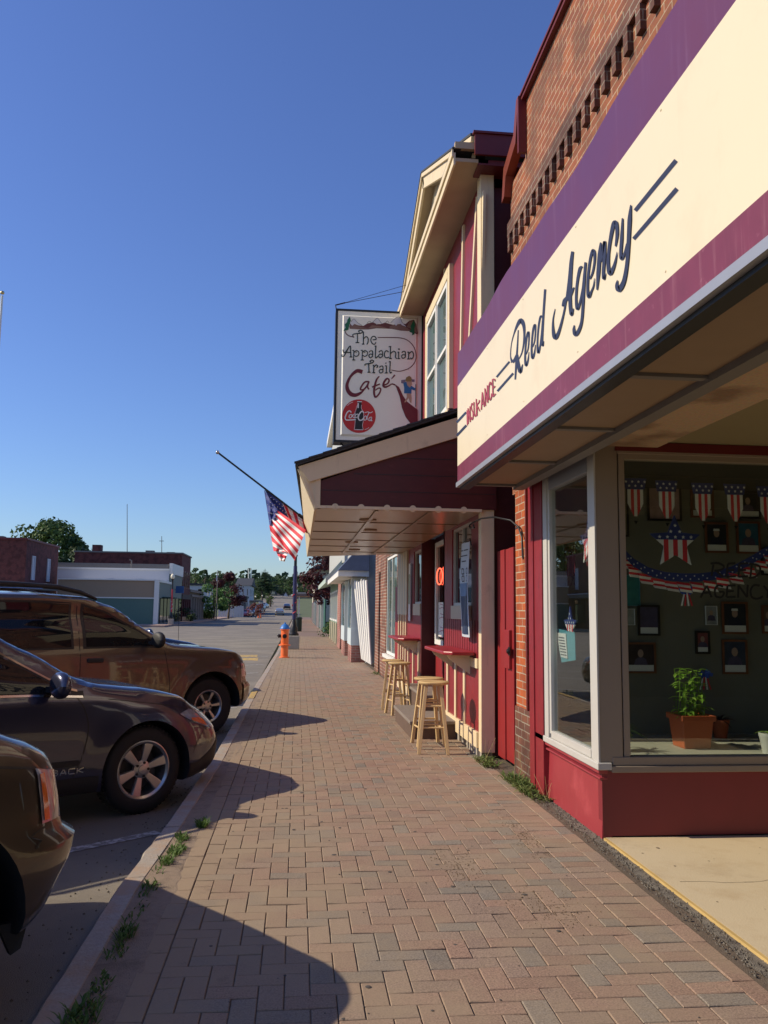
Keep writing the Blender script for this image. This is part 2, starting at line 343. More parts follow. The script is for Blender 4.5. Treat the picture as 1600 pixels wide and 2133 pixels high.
mat('car_copper', (.125, .088, .056), .42, metal=.5, var=.06, coat=1, scale=2)
mat('car_black', (.012, .015, .028), .25, metal=.3, var=.1, coat=1)
mat('car_glass', (.010, .012, .012), .02, var=.2, spec=.38)
mat('car_cladding', (.018, .017, .016), .6, var=.2, bump=.1)
mat('amber_lens', (.75, .16, .02), .15, coat=1)
mat('lamp_lens', (.42, .42, .44), .12, metal=.4, coat=1, var=.35, scale=30)
vcolmat('paver')
streaks('magenta_paint', (.32, .13, .15), .5); streaks('purple_paint', (.21, .10, .17), .4, (1, 18, 1)); streaks('cream_sign', (.62, .50, .32), .35, (1, 9, .8), .6, .8)
streaks('bay_red', (.40, .12, .10), .5, (14, 14, 2), .58, .75); streaks('crimson', (.10, .02, .02), .6, (20, 20, 3)); streaks('barn_red', (.13, .02, .018), .7, (18, 18, 2)); streaks('cream_paint', (.42, .33, .20), .5, (12, 12, 2)); streaks('oxblood', (.11, .02, .02), .5, (6, 6, 14))
streaks('concrete_slab', (.30, .22, .13), .55, (1.3, 1.3, 1), .55, .75); streaks('step_top', (.12, .09, .07), .6, (9, 3, 3)); streaks('stool_wood', (.40, .25, .10), .5, (30, 30, 4)); streaks('kerb_dummy', (0,0,0)) if 'kerb_dummy' in MATS else None
leafmat('grass_leaf', (.05, .12, .02), (.14, .22, .05), .3)
leafmat('weed_leaf', (.07, .13, .03), (.20, .24, .08), .3)
leafmat('leaf_green', (.035, .07, .018), (.09, .15, .035))
leafmat('leaf_light', (.05, .12, .03), (.12, .24, .06))
leafmat('leaf_dark', (.02, .045, .018), (.05, .085, .03))
leafmat('leaf_maroon', (.035, .008, .012), (.09, .02, .022))
leafmat('leaf_lime', (.16, .32, .03), (.38, .55, .10), .45)
mat('bark', (.09, .065, .045), .9, var=.3, scale=12, bump=.5)
brickmat('brick_red', ((.46, .135, .06), (.30, .085, .045)), (.44, .35, .25))
brickmat('brick_upper', ((.32, .115, .058), (.21, .075, .042)), (.48, .35, .24), ms=.011, stain=(.11, .055, .035))
brickmat('brick_char', ((.19, .08, .05), (.12, .055, .038)), (.30, .25, .19))
brickmat('brick_brown', ((.26, .105, .065), (.19, .08, .055)), (.42, .34, .26), ms=.018)
brickmat('brick_far', ((.15, .04, .035), (.11, .032, .03)), (.12, .07, .06), bump=.2)
brickmat('brick_pink', ((.42, .20, .16), (.36, .15, .12)), (.42, .36, .30))
# ================================================================== GROUND
def terr(y):   # the street runs level, then climbs the hill beyond the town
    if y < 150: return -.15
    t = min(1, (y-150)/230.0); return -.15+7.5*t*t*(3-2*t)+max(0, y-380)*.012
ys = [-40, -10, 0, 20, 60, 110, 150]+[150+i*12 for i in range(1, 30)]+[560, 700, 1200, 2200]
def sheet(x0, x1, dz, ya=-1e9, yb=1e9, xs=None):
    yy = [y for y in ys if ya < y < yb]+([ya] if ya > -1e8 else [])+([yb] if yb < 1e8 else []); yy.sort()
    xs = xs or [x0, x1]
    return MB().grid([[(x, y, terr(y)+dz) for x in xs] for y in yy])
mat('earth', (.10, .12, .05), .95, var=.3, scale=.3)
tag(sheet(-1500, 1500, -.06, xs=[-1500, -60, 60, 1500]).build('ground', 'earth'), kind='structure')
tag(sheet(-34, -.85, 0, ya=-38, yb=99).build('road', 'asphalt'), kind='structure')
tag(sheet(-11.6, -.85, .004, ya=99, yb=560).build('road_far', 'asphalt'), kind='structure')
# kerb traced along its bend
KP = [(-1.05, -2), (-.935, 3.29), (-.94, 4.75), (-.885, 6.0), (-.82, 8.62), (-.81, 15.), (-.74, 24.65), (-.70, 28.6), (-.68, 60), (-.68, 150)]
def kx(y):
    for a, b in zip(KP, KP[1:]):
        if a[1] <= y <= b[1]: return a[0]+(b[0]-a[0])*(y-a[1])/(b[1]-a[1])
    return KP[-1][0] if y > 1 else KP[0][0]
kb = MB(); y = -2.0; r2 = random.Random(3)
seg = [-2, 1.4, 4.93, 6.0, 8.3, 10.7, 13.1, 15.5, 18, 20.4, 23, 26, 29, 33, 40, 60, 90, 150]
for a, b in zip(seg, seg[1:]):
    n = max(2, int((b-a)/.12)) if b < 20 else 4
    rows = []
    for i in range(n+1):
        yy = a+.004+(b-a-.008)*i/n; x = kx(yy); j = (r2.random()-.5)*(.022 if 4.9 < a+.1 < 6 else .006); wd = .128
        rows.append([(x+j, yy, -.2), (x+j-.0, yy, -.025), (x+.018+j, yy, .0+(r2.random()-.5)*.004), (x+wd-.01, yy, .002), (x+wd, yy, -.01), (x+wd, yy, -.2)])
    kb.grid(rows)
tag(kb.build('kerb', 'granite', smooth=50), kind='structure')
tag(MB().add([(kx(14.2)+.02,14.2,.0065),(kx(14.2)+.118,14.2,.0065),(kx(15.6)+.118,15.6,.0065),(kx(15.6)+.02,15.6,.0065)],[(0,1,2,3)]).build('kerb_paint','line_yellow'), kind='structure')
# bedding under the pavers, gravel seam, slab
tag(MB().grid([[(kx(y)+.12, y, -.0062), (2.6, y, -.0062)] for y in (-2, 2, 3.29, 4.75, 6, 8.62, 15, 24.65, 28.6, 60, 150)]).build('pavement_bed', 'sand_joint'), kind='structure')
tag(MB().grid([[(kx(y)+.118, y, -.003+.002*math.sin(y*9)), (kx(y)+.20+.012*math.sin(y*13), y, -.0012), (max(kx(y)+.235,-.628)+.012*math.sin(y*7)+.01*math.sin(y*31), y, -.0005), (max(kx(y)+.27,-.59)+.02*math.sin(y*7), y, -.006)] for y in [1.5+i*.1 for i in range(440)]]).build('sand_strip', mat('sand', (.28,.21,.148), .95, var=.2, scale=30, bump=.8, bscale=160, col2=(.19,.14,.095), mixscale=6, mixlo=.5, mixhi=.65)), kind='structure')
tag(MB().grid([[(1.985+.015*math.sin(y*5)+.008*math.sin(y*17), y, .0005), (2.075, y, .0015)] for y in [-2+.1*i for i in range(91)]]).build('gravel_seam', 'gravel_seam'), kind='structure')
sl = MB().box(2.075, 7, -2, 5.53, -.1, .012); tag(sl.build('entry_slab', 'concrete_slab', bevel=.006), kind='structure')
tag(MB().box(2.055, 2.073, -2, 5.50, -.1, .016).build('slab_edging', mat('brass_edge', (.55, .38, .14), .5, var=.2)), kind='structure')
ck = MB(); rc_ = random.Random(41)
for (x0_, y0_, ang, nseg) in ((3.4, 5.3, -1.9, 26), (2.6, 3.1, .3, 14)):
    x, y = x0_, y0_
    for q in range(nseg):
        ang += rc_.gauss(0,.35)*.6; x1_, y1_ = x+math.cos(ang)*.06, y+math.sin(ang)*.06; w_ = .0012+.0012*rc_.random(); n_ = Vector((-math.sin(ang), math.cos(ang), 0))*w_
        if y1_ < 5.4 and x1_ > 2.1: ck.add([Vector((x,y,.0135))-n_, Vector((x1_,y1_,.0135))-n_, Vector((x1_,y1_,.0135))+n_, Vector((x,y,.0135))+n_], [(0,1,2,3)])
        x, y = x1_, y1_
for q in range(60):
    x, y, r_ = 2.12+2.6*rc_.random(), 2.5+2.9*rc_.random(), .003+.012*rc_.random()**3; ck.add([(x+r_*math.cos(i*.9)*(.7+.5*rc_.random()), y+r_*1.3*math.sin(i*.9), .0133) for i in range(7)], [tuple(range(7))])
tag(ck.build('slab_cracks', mat('crack_dark', (.16,.12,.08), .9)), kind='structure')
# pavers: 90 degree herringbone with a soldier and a stretcher course along each side
U = .1016; pv = MB(); rp = random.Random(11)
def paver(x0, y0, sx, sy):
    xm, ym = x0+sx/2, y0+sy/2
    if xm < kx(ym)+.21: return
    t = rp.random(); n = mnoise.noise(Vector((xm*.8, ym*.8, 3.1)))
    if t < .5+.25*n: c = Vector((.225, .145, .106))
    elif t < .82: c = Vector((.208, .148, .112))
    else: c = Vector((.172, .147, .120))
    c = c*(1.22+.24*(rp.random()-.5))
    g = .0020; z = .0+(rp.random()-.5)*.0042; tl = (rp.random()-.5)*.0034; b = .003
    dust = 0
    x1, y1, x0, y0 = x0+sx-g, y0+sy-g, x0+g, y0+g
    vs = [(x0,y0,-.012),(x1,y0,-.012),(x1,y1,-.012),(x0,y1,-.012)]
    vs += [(x0,y0,z-.003-tl),(x1,y0,z-.003+tl),(x1,y1,z-.003+tl),(x0,y1,z-.003-tl)]
    vs += [(x0+b,y0+b,z-tl),(x1-b,y0+b,z+tl),(x1-b,y1-b,z+tl),(x0+b,y1-b,z-tl)]
    f = [(8,9,10,11)]+[(i, (i+1) % 4, 4+(i+1) % 4, 4+i) for i in range(4)]+[(4+i, 4+(i+1) % 4, 8+(i+1) % 4, 8+i) for i in range(4)]
    pv.add(vs, f, (c.x, c.y, c.z, 1))
YA, YB = 1.6, 46.0; XF = 1.61
ncol = 21; x00 = XF-ncol*U
for j in range(int((YB-YA)/U)):
    for i in range(ncol):
        m = (i-j) % 4
        x, yv = x00+i*U, YA+j*U
        if m == 0:
            paver(x, yv, U*2 if i < ncol-1 else U, U)
        elif m == 1 and i == 0: paver(x, yv, U, U)
        elif m == 3: paver(x, yv, U, 2*U)
for j in range(int((YB-YA)/U)): paver(XF+.001, YA+j*U, 2*U, U-.0005)
for j in range(int((YB-YA)/(2*U))): paver(XF+2*U+.002, YA+j*2*U, U, 2*U-.0005)
for j in range(int((YB-YA)/(2*U))): paver(x00-U-.002, YA+j*2*U+.05, U, 2*U-.0005)
tag(pv.build('pavement', 'paver'), kind='structure')
tag(MB().add([(-.5, YB, -.003), (2.2, YB, -.003), (2.2, 150, -.003), (-.5, 150, -.003)], [(0, 1, 2, 3)]).build('pavement_far', mat('paver_far', (.21, .14, .105), .9, var=.15, scale=3, bump=.3)), kind='structure')
gm = MB(); rg = random.Random(31)
for k in range(150):
    x, y = -.5+2.3*rg.random(), 2.2+rg.random()**1.5*14; r_ = .004+.013*rg.random()**2; gm.lathe([(r_,.0012),(r_*.6,.0026),(0,.003)], (x,y,0), 7, cap=False)
tag(gm.build('gum_spots', mat('gum', (.075,.065,.055), .8)), 'small dark gum and dirt spots trodden into the pavers', 'litter', kind='stuff')
rs = MB()
for k in range(900):
    c0 = rg.choice([(1.30,4.30,.10,.16,220),(.98,5.0,.08,.2,160),(1.55,5.6,.05,.3,60)]); x, y = rg.gauss(c0[0],c0[2]), rg.gauss(c0[1],c0[3]); s_ = .0015+.0032*rg.random(); rs.add([(x-s_,y,.001),(x,y-s_,.001),(x+s_,y,.001),(x,y+s_,.001),(x,y,.001+s_)], [(0,1,4),(1,2,4),(2,3,4),(3,0,4)])
tag(rs.build('moss_specks', mat('moss_rust', (.15,.10,.055), .95, var=.5, scale=90)), 'rusty moss and grit crumbled over a few pavers', 'moss', kind='stuff')
# stall lines, angled like the cars
HA = R(40)
for k, y0 in enumerate([6.45, 10.4, 14.2, 18.0, 21.8, 25.0, 29.0, 33, 37, 41, 45, 49, 53, 57]):
    l = 5.2; a = Vector((-.98, y0, terr(0)+.004)); d = Vector((-math.cos(HA), -math.sin(HA), 0)); n = Vector((-d.y, d.x, 0))*.05
    s_ = MB().add([a-n, a+n, a+d*l+n, a+d*l-n], [(0, 1, 2, 3)]).build('stall_line', 'line_white'); tag(s_, kind='structure')
yh = MB()
for (a, b, c, d) in [((455,1363),(498,1363),(494,1367),(440,1367)), ((500,1364),(537,1364),(536,1368),(498,1369)), ((462,1370),(500,1369),(488,1373),(448,1374)), ((505,1371),(538,1370),(537,1376),(492,1375))]:
    yh.add([G(*q, -.146) for q in (a, b, c, d)], [(3, 2, 1, 0)])
tag(yh.build('yellow_markings', 'line_yellow'), kind='structure')
tag(MB().add([(-11, 78, -.146), (-.9, 78, -.146), (-.9, 78.5, -.146), (-11, 78.5, -.146)], [(0, 1, 2, 3)]).build('crosswalk_line', 'line_white'), kind='structure')
tag(MB().box(-13.6, -10.9, 70, 300, -.3, 0).build('pavement_across', mat('pavement_pink', (.36, .25, .20), .9, var=.1, scale=1)), kind='structure')
tag(MB().box(-22, -13.6, 70, 75, -.3, -.01).build('pavement_forecourt', 'concrete'), kind='structure')
mat('siding_dark', (.06, .045, .035), .7)
# ================================================================== REED AGENCY building
br = thing('brick_building', (2.1, 0, 0), 'red brick building carrying the long purple and cream insurance sign board', 'building')
wl = MB().box(2.12, 2.5, -6, 8.03, 2.66, 5.37); wl.box(2.12, 2.5, -6, 7.46, 5.37, 6.50)
wl.box(2.5, 9, -6, 8.03, 2.9, 6.4)
wl.build('wall', 'brick_upper', br)
MB().box(2.08, 2.5, 7.14, 7.78, .62, 2.66).build('pier', 'brick_red', br)
MB().box(2.065, 2.5, 7.14, 7.79, 0, .62).build('pier_base', 'brick_char', br, bevel=.01)
MB().box(2.12, 2.5, 7.46, 8.03, 5.37, 5.93).build('parapet_step', 'brick_upper', br)
MB().box(2.06, 2.13, 7.335, 7.375, .62, 2.7).build('pier_groove', 'dark_red_trim', br)
# corbel table
MB().box(2.085, 2.13, -6, 8.05, 5.37, 5.52).build('string_course', 'brick_char', br)
for i in range(34):
    y = 7.97-i*.205; d = MB().box(2.078, 2.125, y-.036, y+.036, 5.19, 5.368); o = d.build('dentil', 'brick_char', br)
co = MB().box(2.07, 2.55, -6, 7.47, 6.50, 6.54).box(2.055, 2.6, -6, 7.5, 6.54, 6.565); co.build('coping', 'dark_red_trim', br)
fl = MB().prism([(2.04, 7.42, 6.55), (2.04, 7.50, 6.55), (2.04, 7.62, 6.25), (2.04, 8.02, 6.12), (2.04, 8.10, 5.78), (2.04, 8.0, 5.80), (2.04, 7.93, 5.99), (2.04, 7.54, 6.12)], (.09, 0, 0))
fl.build('flashing', mat('rust_metal', (.22, .045, .022), .45, metal=.3, var=.3), br)
MB().box(2.035, 2.115, 7.4, 7.44, 5.95, 6.5).build('downpipe', 'dark_red_trim', br)
# back of the shop so nothing is hollow
MB().box(2.2, 9, 7.12, 8.0, 0, 2.9).build('party_wall', 'brick_red', br)
MB().box(6.5, 6.7, -6, 5.5, 0, 2.7).build('recess_wall', 'siding_dark', br)
MB().box(2.15, 6.5, 1.2, 1.4, 0, 2.7).box(2.15, 2.35, -6, 1.2, 0, 2.7).build('unseen_recess_side', 'siding_dark', br)  # unseen side wall, with dark glass below: added to darken recess and window reflections
MB().box(2.5, 6.2, 1.4, 1.42, .5, 2.5).build('unseen_recess_glass', 'dark_glass', br)
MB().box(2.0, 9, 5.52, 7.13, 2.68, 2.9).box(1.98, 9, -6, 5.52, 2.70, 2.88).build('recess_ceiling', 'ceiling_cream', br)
for yy in (4.24, 2.2): MB().box(2.02, 6.5, yy-.008, yy+.008, 2.692, 2.699).build('ceiling_seam', 'cream_paint', br)
MB().box(2.19, 9, 5.50, 5.55, 2.63, 2.695).build('header_trim', 'dark_red_trim', br)
# --- sign board / awning
XA = 1.37
aw = thing('sign_awning', (XA, 4, 2.6), 'long cream and purple sign board awning with script lettering over the pavement', 'awning')
plane_a = lambda u, v: PX(u, v, XA)
top = MB(); Y0, Y1 = -2.5, 7.06
wob = [(Y0+i*(Y1-Y0)/60) for i in range(61)]
zt = lambda y: 3.79+.014*math.sin(y*2.6+.5)+.008*math.sin(y*6.1)
top.grid([[(XA, y, 3.482) for y in wob], [(XA, y, zt(y)) for y in wob]])
top.grid([[(XA, y, zt(y)) for y in wob], [(XA+.05, y, zt(y)) for y in wob]])
top.grid([[(XA+.05, y, zt(y)) for y in wob], [(XA+.05, y, 3.482) for y in wob]])
top.add([(XA, Y1, 3.482), (XA+.05, Y1, 3.482), (XA+.05, Y1, zt(Y1)), (XA, Y1, zt(Y1))], [(0, 1, 2, 3)])
top.build('top_border', 'purple_paint', aw)
MB().box(XA, XA+.05, Y0, Y1, 2.762, 3.482).build('sign_face', 'cream_sign', aw)
MB().box(XA, XA+.05, Y0, Y1, 2.615, 2.762).build('bottom_border', 'magenta_paint', aw)
MB().box(XA-.012, XA+.06, Y0, Y1+.01, 2.575, 2.615).build('edge_strip', 'grey_metal', aw)
MB().box(XA+.02, XA+.10, Y0, Y1-.01, 2.555, 2.575).build('drip_edge', 'black', aw)
MB().box(XA+.05, 2.12, Y0, Y1, 3.4, 3.47).build('awning_roof', 'grey_metal', aw)
MB().box(XA+.05, 2.1, Y1-.03, Y1, 2.6, 3.4).build('end_panel', 'oxblood', aw)
MB().box(XA+.10, 1.90, Y0, Y1-.03, 2.595, 2.615).build('soffit', 'soffit_tan', aw)
for i in range(9):
    y = 6.95-i*1.13
    MB().box(XA+.10, 1.86, y-.025, y+.025, 2.578, 2.594).build('batten', 'grey_strip', aw)
MB().box(1.86, 1.95, Y0, Y1-.03, 2.56, 2.64).build('inner_strip', 'grey_strip', aw)
ik = Ink(plane_a, (-1, 0, 0), .0012, 1.13)
o2, o1, o3 = (1140, 420), (1020, 580), (945, 760)
st = lambda p, w, o=o2, sc=8: ik.stroke(p, w, o, sc)
st([(385,1400),(352,1300),(365,1100),(410,920),(470,770),(525,705),(570,780),(582,920),(570,1090),(540,1240),(490,1345)], [45,16,14,20,45,75,50,34,26,22,18], o1)
st([(385,1400),(415,1360),(445,1290)], [45,40,30], o1)
st([(480,860),(468,1100),(448,1400),(430,1685)], [16,24,34,24], o1)
st([(455,1270),(480,1420),(515,1560),(555,1430)], [45,50,55,12], o1)
for dx, dy, k in ((0, 0, 1), (108, -122, 1)):
    st([(612+dx,1265+dy),(645+dx,1170+dy),(660+dx,1000+dy),(652+dx,895+dy),(622+dx,970+dy),(600+dx,1180+dy),(596+dx,1370+dy),(612+dx,1450+dy),(642+dx,1370+dy),(660+dx,1225+dy)], [16,22,24,34,30,28,32,38,28,10], o1)
st([(880,640),(850,640),(820,800),(803,1020),(803,1170),(817,1235),(845,1130),(870,900),(885,700)], [30,30,28,26,32,40,26,20,20], o1)
st([(930,180),(908,500),(890,800),(880,1050),(890,1120),(908,1045)], [34,34,34,34,34,10], o1)
ik.build('lettering', 'ink_navy', aw); ik = Ink(plane_a, (-1, 0, 0), .0040, 1.13)
st([(140,1785),(105,1980),(112,2180),(145,2265),(205,2160),(280,1880),(330,1600),(370,1300),(405,1000),(432,840)], [8,20,46,66,40,26,24,28,42,42])
st([(432,830),(405,1100),(390,1500),(395,1750),(415,1885),(448,1780)], [38,52,50,50,46,10])
st([(262,1745),(300,1650),(375,1580),(420,1500),(460,1425)], [16,56,60,40,10])
st([(600,1085),(555,1120),(510,1350),(492,1620),(512,1785),(550,1700),(600,1450),(625,1200)], [20,45,36,34,46,30,24,24])
st([(650,1010),(628,1300),(608,1700),(585,1990),(535,2150),(480,2210),(455,2130),(463,2055)], [34,38,40,38,48,62,40,8])
st([(722,1290),(768,1180),(800,1000),(798,850),(770,815),(730,950),(696,1200),(684,1450),(704,1585),(750,1490),(785,1400),(800,1275)], [20,28,30,42,40,36,34,36,50,26,20,8])
st([(905,680),(885,880),(862,1200),(843,1470)], [20,54,54,18]); st([(905,1000),(940,820),(970,660),(966,900),(948,1180),(957,1285),(986,1185)], [30,34,38,46,42,44,8])
st([(1152,745),(1178,540),(1165,360),(1120,370),(1070,600),(1036,850),(1030,1070),(1060,1195),(1112,1110),(1150,990),(1180,835)], [20,46,52,56,46,40,48,66,46,30,8])
st([(1270,275),(1255,600),(1240,850),(1252,950),(1300,870),(1345,700)], [20,46,42,48,28,26]); st([(1410,55),(1388,300),(1368,700),(1342,1050),(1290,1330),(1210,1460),(1175,1390),(1188,1305)], [16,58,52,48,58,84,46,8])
ik.build('lettering', 'ink_navy', aw); ik = Ink(plane_a, (-1, 0, 0), .0012, 1.0)
ik.stroke([(1323.7,439),(1409,334)], [8.5,9.5]); ik.stroke([(1320.5,498),(1411,393)], [8,9.5])
st([(118,1645),(335,1385)], 34, o1); st([(132,1880),(397,1580)], 38, o1)
st([(86,1475),(325,1215)], 58, o3, 12.31); st([(86,1815),(332,1550)], 62, o3, 12.31)
ik.build('sign_line', 'ink_navy', aw)
ir = Ink(plane_a, (-1, 0, 0), .004)
ins = [[(352,1165),(362,1550)],[(378,1110),(384,1510)],[(380,1115),(437,1465)],[(430,1060),(437,1465)],[(500,1030),(485,985),(462,1060),(478,1160),(508,1230),(505,1360),(480,1405),(460,1330)],[(530,950),(535,1230),(562,1320),(592,1240),(590,870)],[(615,1000),(608,1310)],[(618,1010),(660,960),(672,900)],[(625,1060),(685,1190)],[(722,1150),(748,700)],[(748,700),(797,1075)],[(738,1010),(785,960)],[(815,600),(828,1050)],[(817,605),(885,970)],[(880,520),(888,970)],[(980,520),(958,440),(925,520),(912,700),(925,860),(950,900),(980,830),(990,730)],[(1012,370),(1022,820)],[(1012,375),(1065,365),(1072,420)],[(1020,600),(1080,540)],[(1022,815),(1092,735)]]
for s_ in ins: ir.stroke(s_, 26, o3, 12.31)
ir.build('small_lettering', 'ink_red', aw)
for y in (6.9, 5.9, 4.9, 3.9, 2.9):
    for z in (3.46, 2.80): MB().lathe([(.006,0),(.005,-.003),(0,-.004)], (XA,y,z), 8, axis='x').build('rivet', 'cream_sign', aw)
# --- display bay
bay = thing('display_window_bay', (2.07, 5.56, 0), 'shop window bay with crimson base and taupe frames under the sign board', 'shopfront')
# base: street side and entry side
MB().prism([(2.055,5.53,.0),(2.055,6.98,.0),(2.075,6.98,.46),(2.075,5.55,.46)], (.07,0,0)).build('base_panel', 'bay_red', bay)
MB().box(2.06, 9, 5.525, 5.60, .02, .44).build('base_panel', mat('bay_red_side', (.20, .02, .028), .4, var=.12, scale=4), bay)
MB().box(2.035, 2.1, 5.52, 6.99, .425, .45).box(2.042, 2.1, 5.52, 6.99, .385, .40).build('base_moulding', 'bay_red', bay, bevel=.004)
MB().box(2.02, 2.12, 5.49, 6.99, .452, .50).build('sill', 'white_frame', bay, bevel=.006)
MB().box(2.12, 9, 5.49, 5.60, .435, .478).build('sill', 'taupe_frame', bay, bevel=.005)
MB().box(2.13, 9, 5.505, 5.60, .48, .535).build('sill_rail', 'taupe_frame', bay, bevel=.004)
MB().box(2.045, 2.205, 5.51, 5.62, .50, 2.69).build('corner_post', 'taupe_frame', bay, bevel=.004)
MB().box(2.215, 2.26, 5.515, 5.61, .535, 2.62).build('frame_jamb', 'taupe_frame', bay, bevel=.003)
MB().box(2.032, 2.044, 5.505, 5.61, .50, 2.69).build('post_cover', 'white_frame', bay)
MB().box(2.045, 2.10, 5.62, 5.68, .50, 2.62).build('frame_jamb', 'white_frame', bay, bevel=.004)
MB().box(2.03, 2.10, 6.62, 6.72, .50, 2.69).box(2.042, 2.10, 6.58, 6.62, .53, 2.6).build('frame_jamb', 'white_frame', bay, bevel=.004)
MB().box(2.04, 2.10, 5.68, 6.58, .502, .555).build('frame_rail', 'white_frame', bay, bevel=.003)
MB().box(2.04, 2.10, 5.68, 6.58, 2.50, 2.69).build('frame_rail', 'grey_metal', bay, bevel=.003)
MB().box(2.26, 9, 5.515, 5.60, 2.575, 2.69).box(2.206, 9, 5.505, 5.6, 2.612, 2.69).build('frame_head', 'taupe_frame', bay, bevel=.003)
MB().box(2.02, 2.12, 6.73, 7.13, 0.0, 2.69).build('side_trim', 'crimson', bay, bevel=.005)
MB().box(2.03, 2.05, 6.80, 6.83, .1, 2.69).box(2.01,2.05,6.95,6.99,.05,2.69).build('side_moulding', 'crimson', bay)
MB().box(2.068, 2.073, 5.68, 6.58, .55, 2.51).build('window_pane', 'clear_glass', bay)
MB().box(2.26, 9, 5.555, 5.561, .53, 2.58).build('window_pane', 'clear_glass', bay)
MB().box(2.14, 6.5, 5.62, 6.98, .40, .47).build('display_shelf', 'display_floor', bay)
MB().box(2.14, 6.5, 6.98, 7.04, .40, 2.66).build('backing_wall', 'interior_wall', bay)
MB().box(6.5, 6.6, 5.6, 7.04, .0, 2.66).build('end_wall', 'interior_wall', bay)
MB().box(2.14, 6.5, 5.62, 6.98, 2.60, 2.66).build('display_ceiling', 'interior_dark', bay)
# window lettering
gi = Ink(lambda u, v: PY(u, v, 5.554), (0, -1, 0), .0006); og = (1280, 940); sg = 5
L = lambda p, w=22: gi.stroke([(x, y) for x, y in p], w, og, sg, 3)
for p in [[(1030,1180),(1010,1300)],[(1000,1170),(1080,1165),(1140,1200),(1110,1235),(1040,1245)],[(1060,1245),(1130,1310)],
          [(1180,1170),(1165,1310)],[(1180,1172),(1260,1165)],[(1172,1240),(1250,1235)],[(1165,1308),(1265,1300)],
          [(1300,1170),(1290,1310)],[(1300,1172),(1390,1165)],[(1295,1240),(1370,1235)],[(1290,1308),(1390,1300)],
          [(1430,1170),(1415,1310)],[(1400,1170),(1500,1190),(1515,1250),(1470,1305),(1400,1318)],
          [(895,1525),(960,1400)],[(960,1400),(1010,1520)],[(920,1475),(1000,1470)],
          [(1130,1410),(1080,1395),(1045,1440),(1055,1510),(1110,1520),(1135,1490),(1135,1465),(1090,1465)],
          [(1175,1400),(1165,1520)],[(1175,1400),(1260,1395)],[(1170,1460),(1240,1455)],[(1165,1520),(1260,1515)],
          [(1290,1395),(1285,1525)],[(1290,1398),(1380,1520)],[(1385,1390),(1380,1520)],
          [(1510,1400),(1450,1395),(1415,1450),(1430,1520),(1490,1535),(1545,1510)],[(1550,1400),(1600,1460)],[(1650,1390),(1600,1460),(1590,1530)]]:
    L(p)
gi.build('window_lettering', 'black', bay)
# --- what stands and hangs in the window
def flagstripes(mb, a, b, c, d, n): pass
for k, (u, z) in enumerate([(1323, 2.47), (1388, 2.46), (1463, 2.45), (1530, 2.45), (1598, 2.44)]):
    p = PY(u, 1000, 5.70); x = p.x
    t = thing('bunting_pennant', (x, 5.70, z), ['leftmost star and stripe pennant hanging inside the entry window', 'second star and stripe pennant from the corner post in the window', 'middle one of the five striped pennants in the window', 'fourth striped pennant from the corner post, above a dark frame', 'striped pennant cut by the right edge of the photo'][k], 'pennant', 'pennants hung along the top of the display window')
    MB().prism([(x-.085,5.70,z),(x+.085,5.70,z),(x+.07,5.70,z-.08),(x-.07,5.70,z-.08)], (0,.006,0)).build('star_band', 'flag_blue', t)
    for q in range(5):
        xa = x-.058+q*.0232; xb = xa+.0232; f = lambda xx: z-.08-.22+abs(xx-x)*2.0
        MB().prism([(xa,5.70,z-.081),(xb,5.70,z-.081),(xb,5.70,f(xb)),(xa,5.70,f(xa))], (0,.005,0)).build('stripe', 'flag_red' if q % 2 else 'flag_white', t)
    sm = MB()
    for q in range(7): sm.add(star_pts((x-.07+q*.0235, 5.698, z-.025-.03*(q % 2)), .012, (1,0,0), (0,0,1)), [tuple(range(10))])
    sm.build('star_pattern', 'flag_white', t)
    MB().prism([(x-.014,5.699,z-.31),(x+.014,5.699,z-.31),(x,5.699,z-.335)], (0,.006,0)).build('tassel', 'black', t)
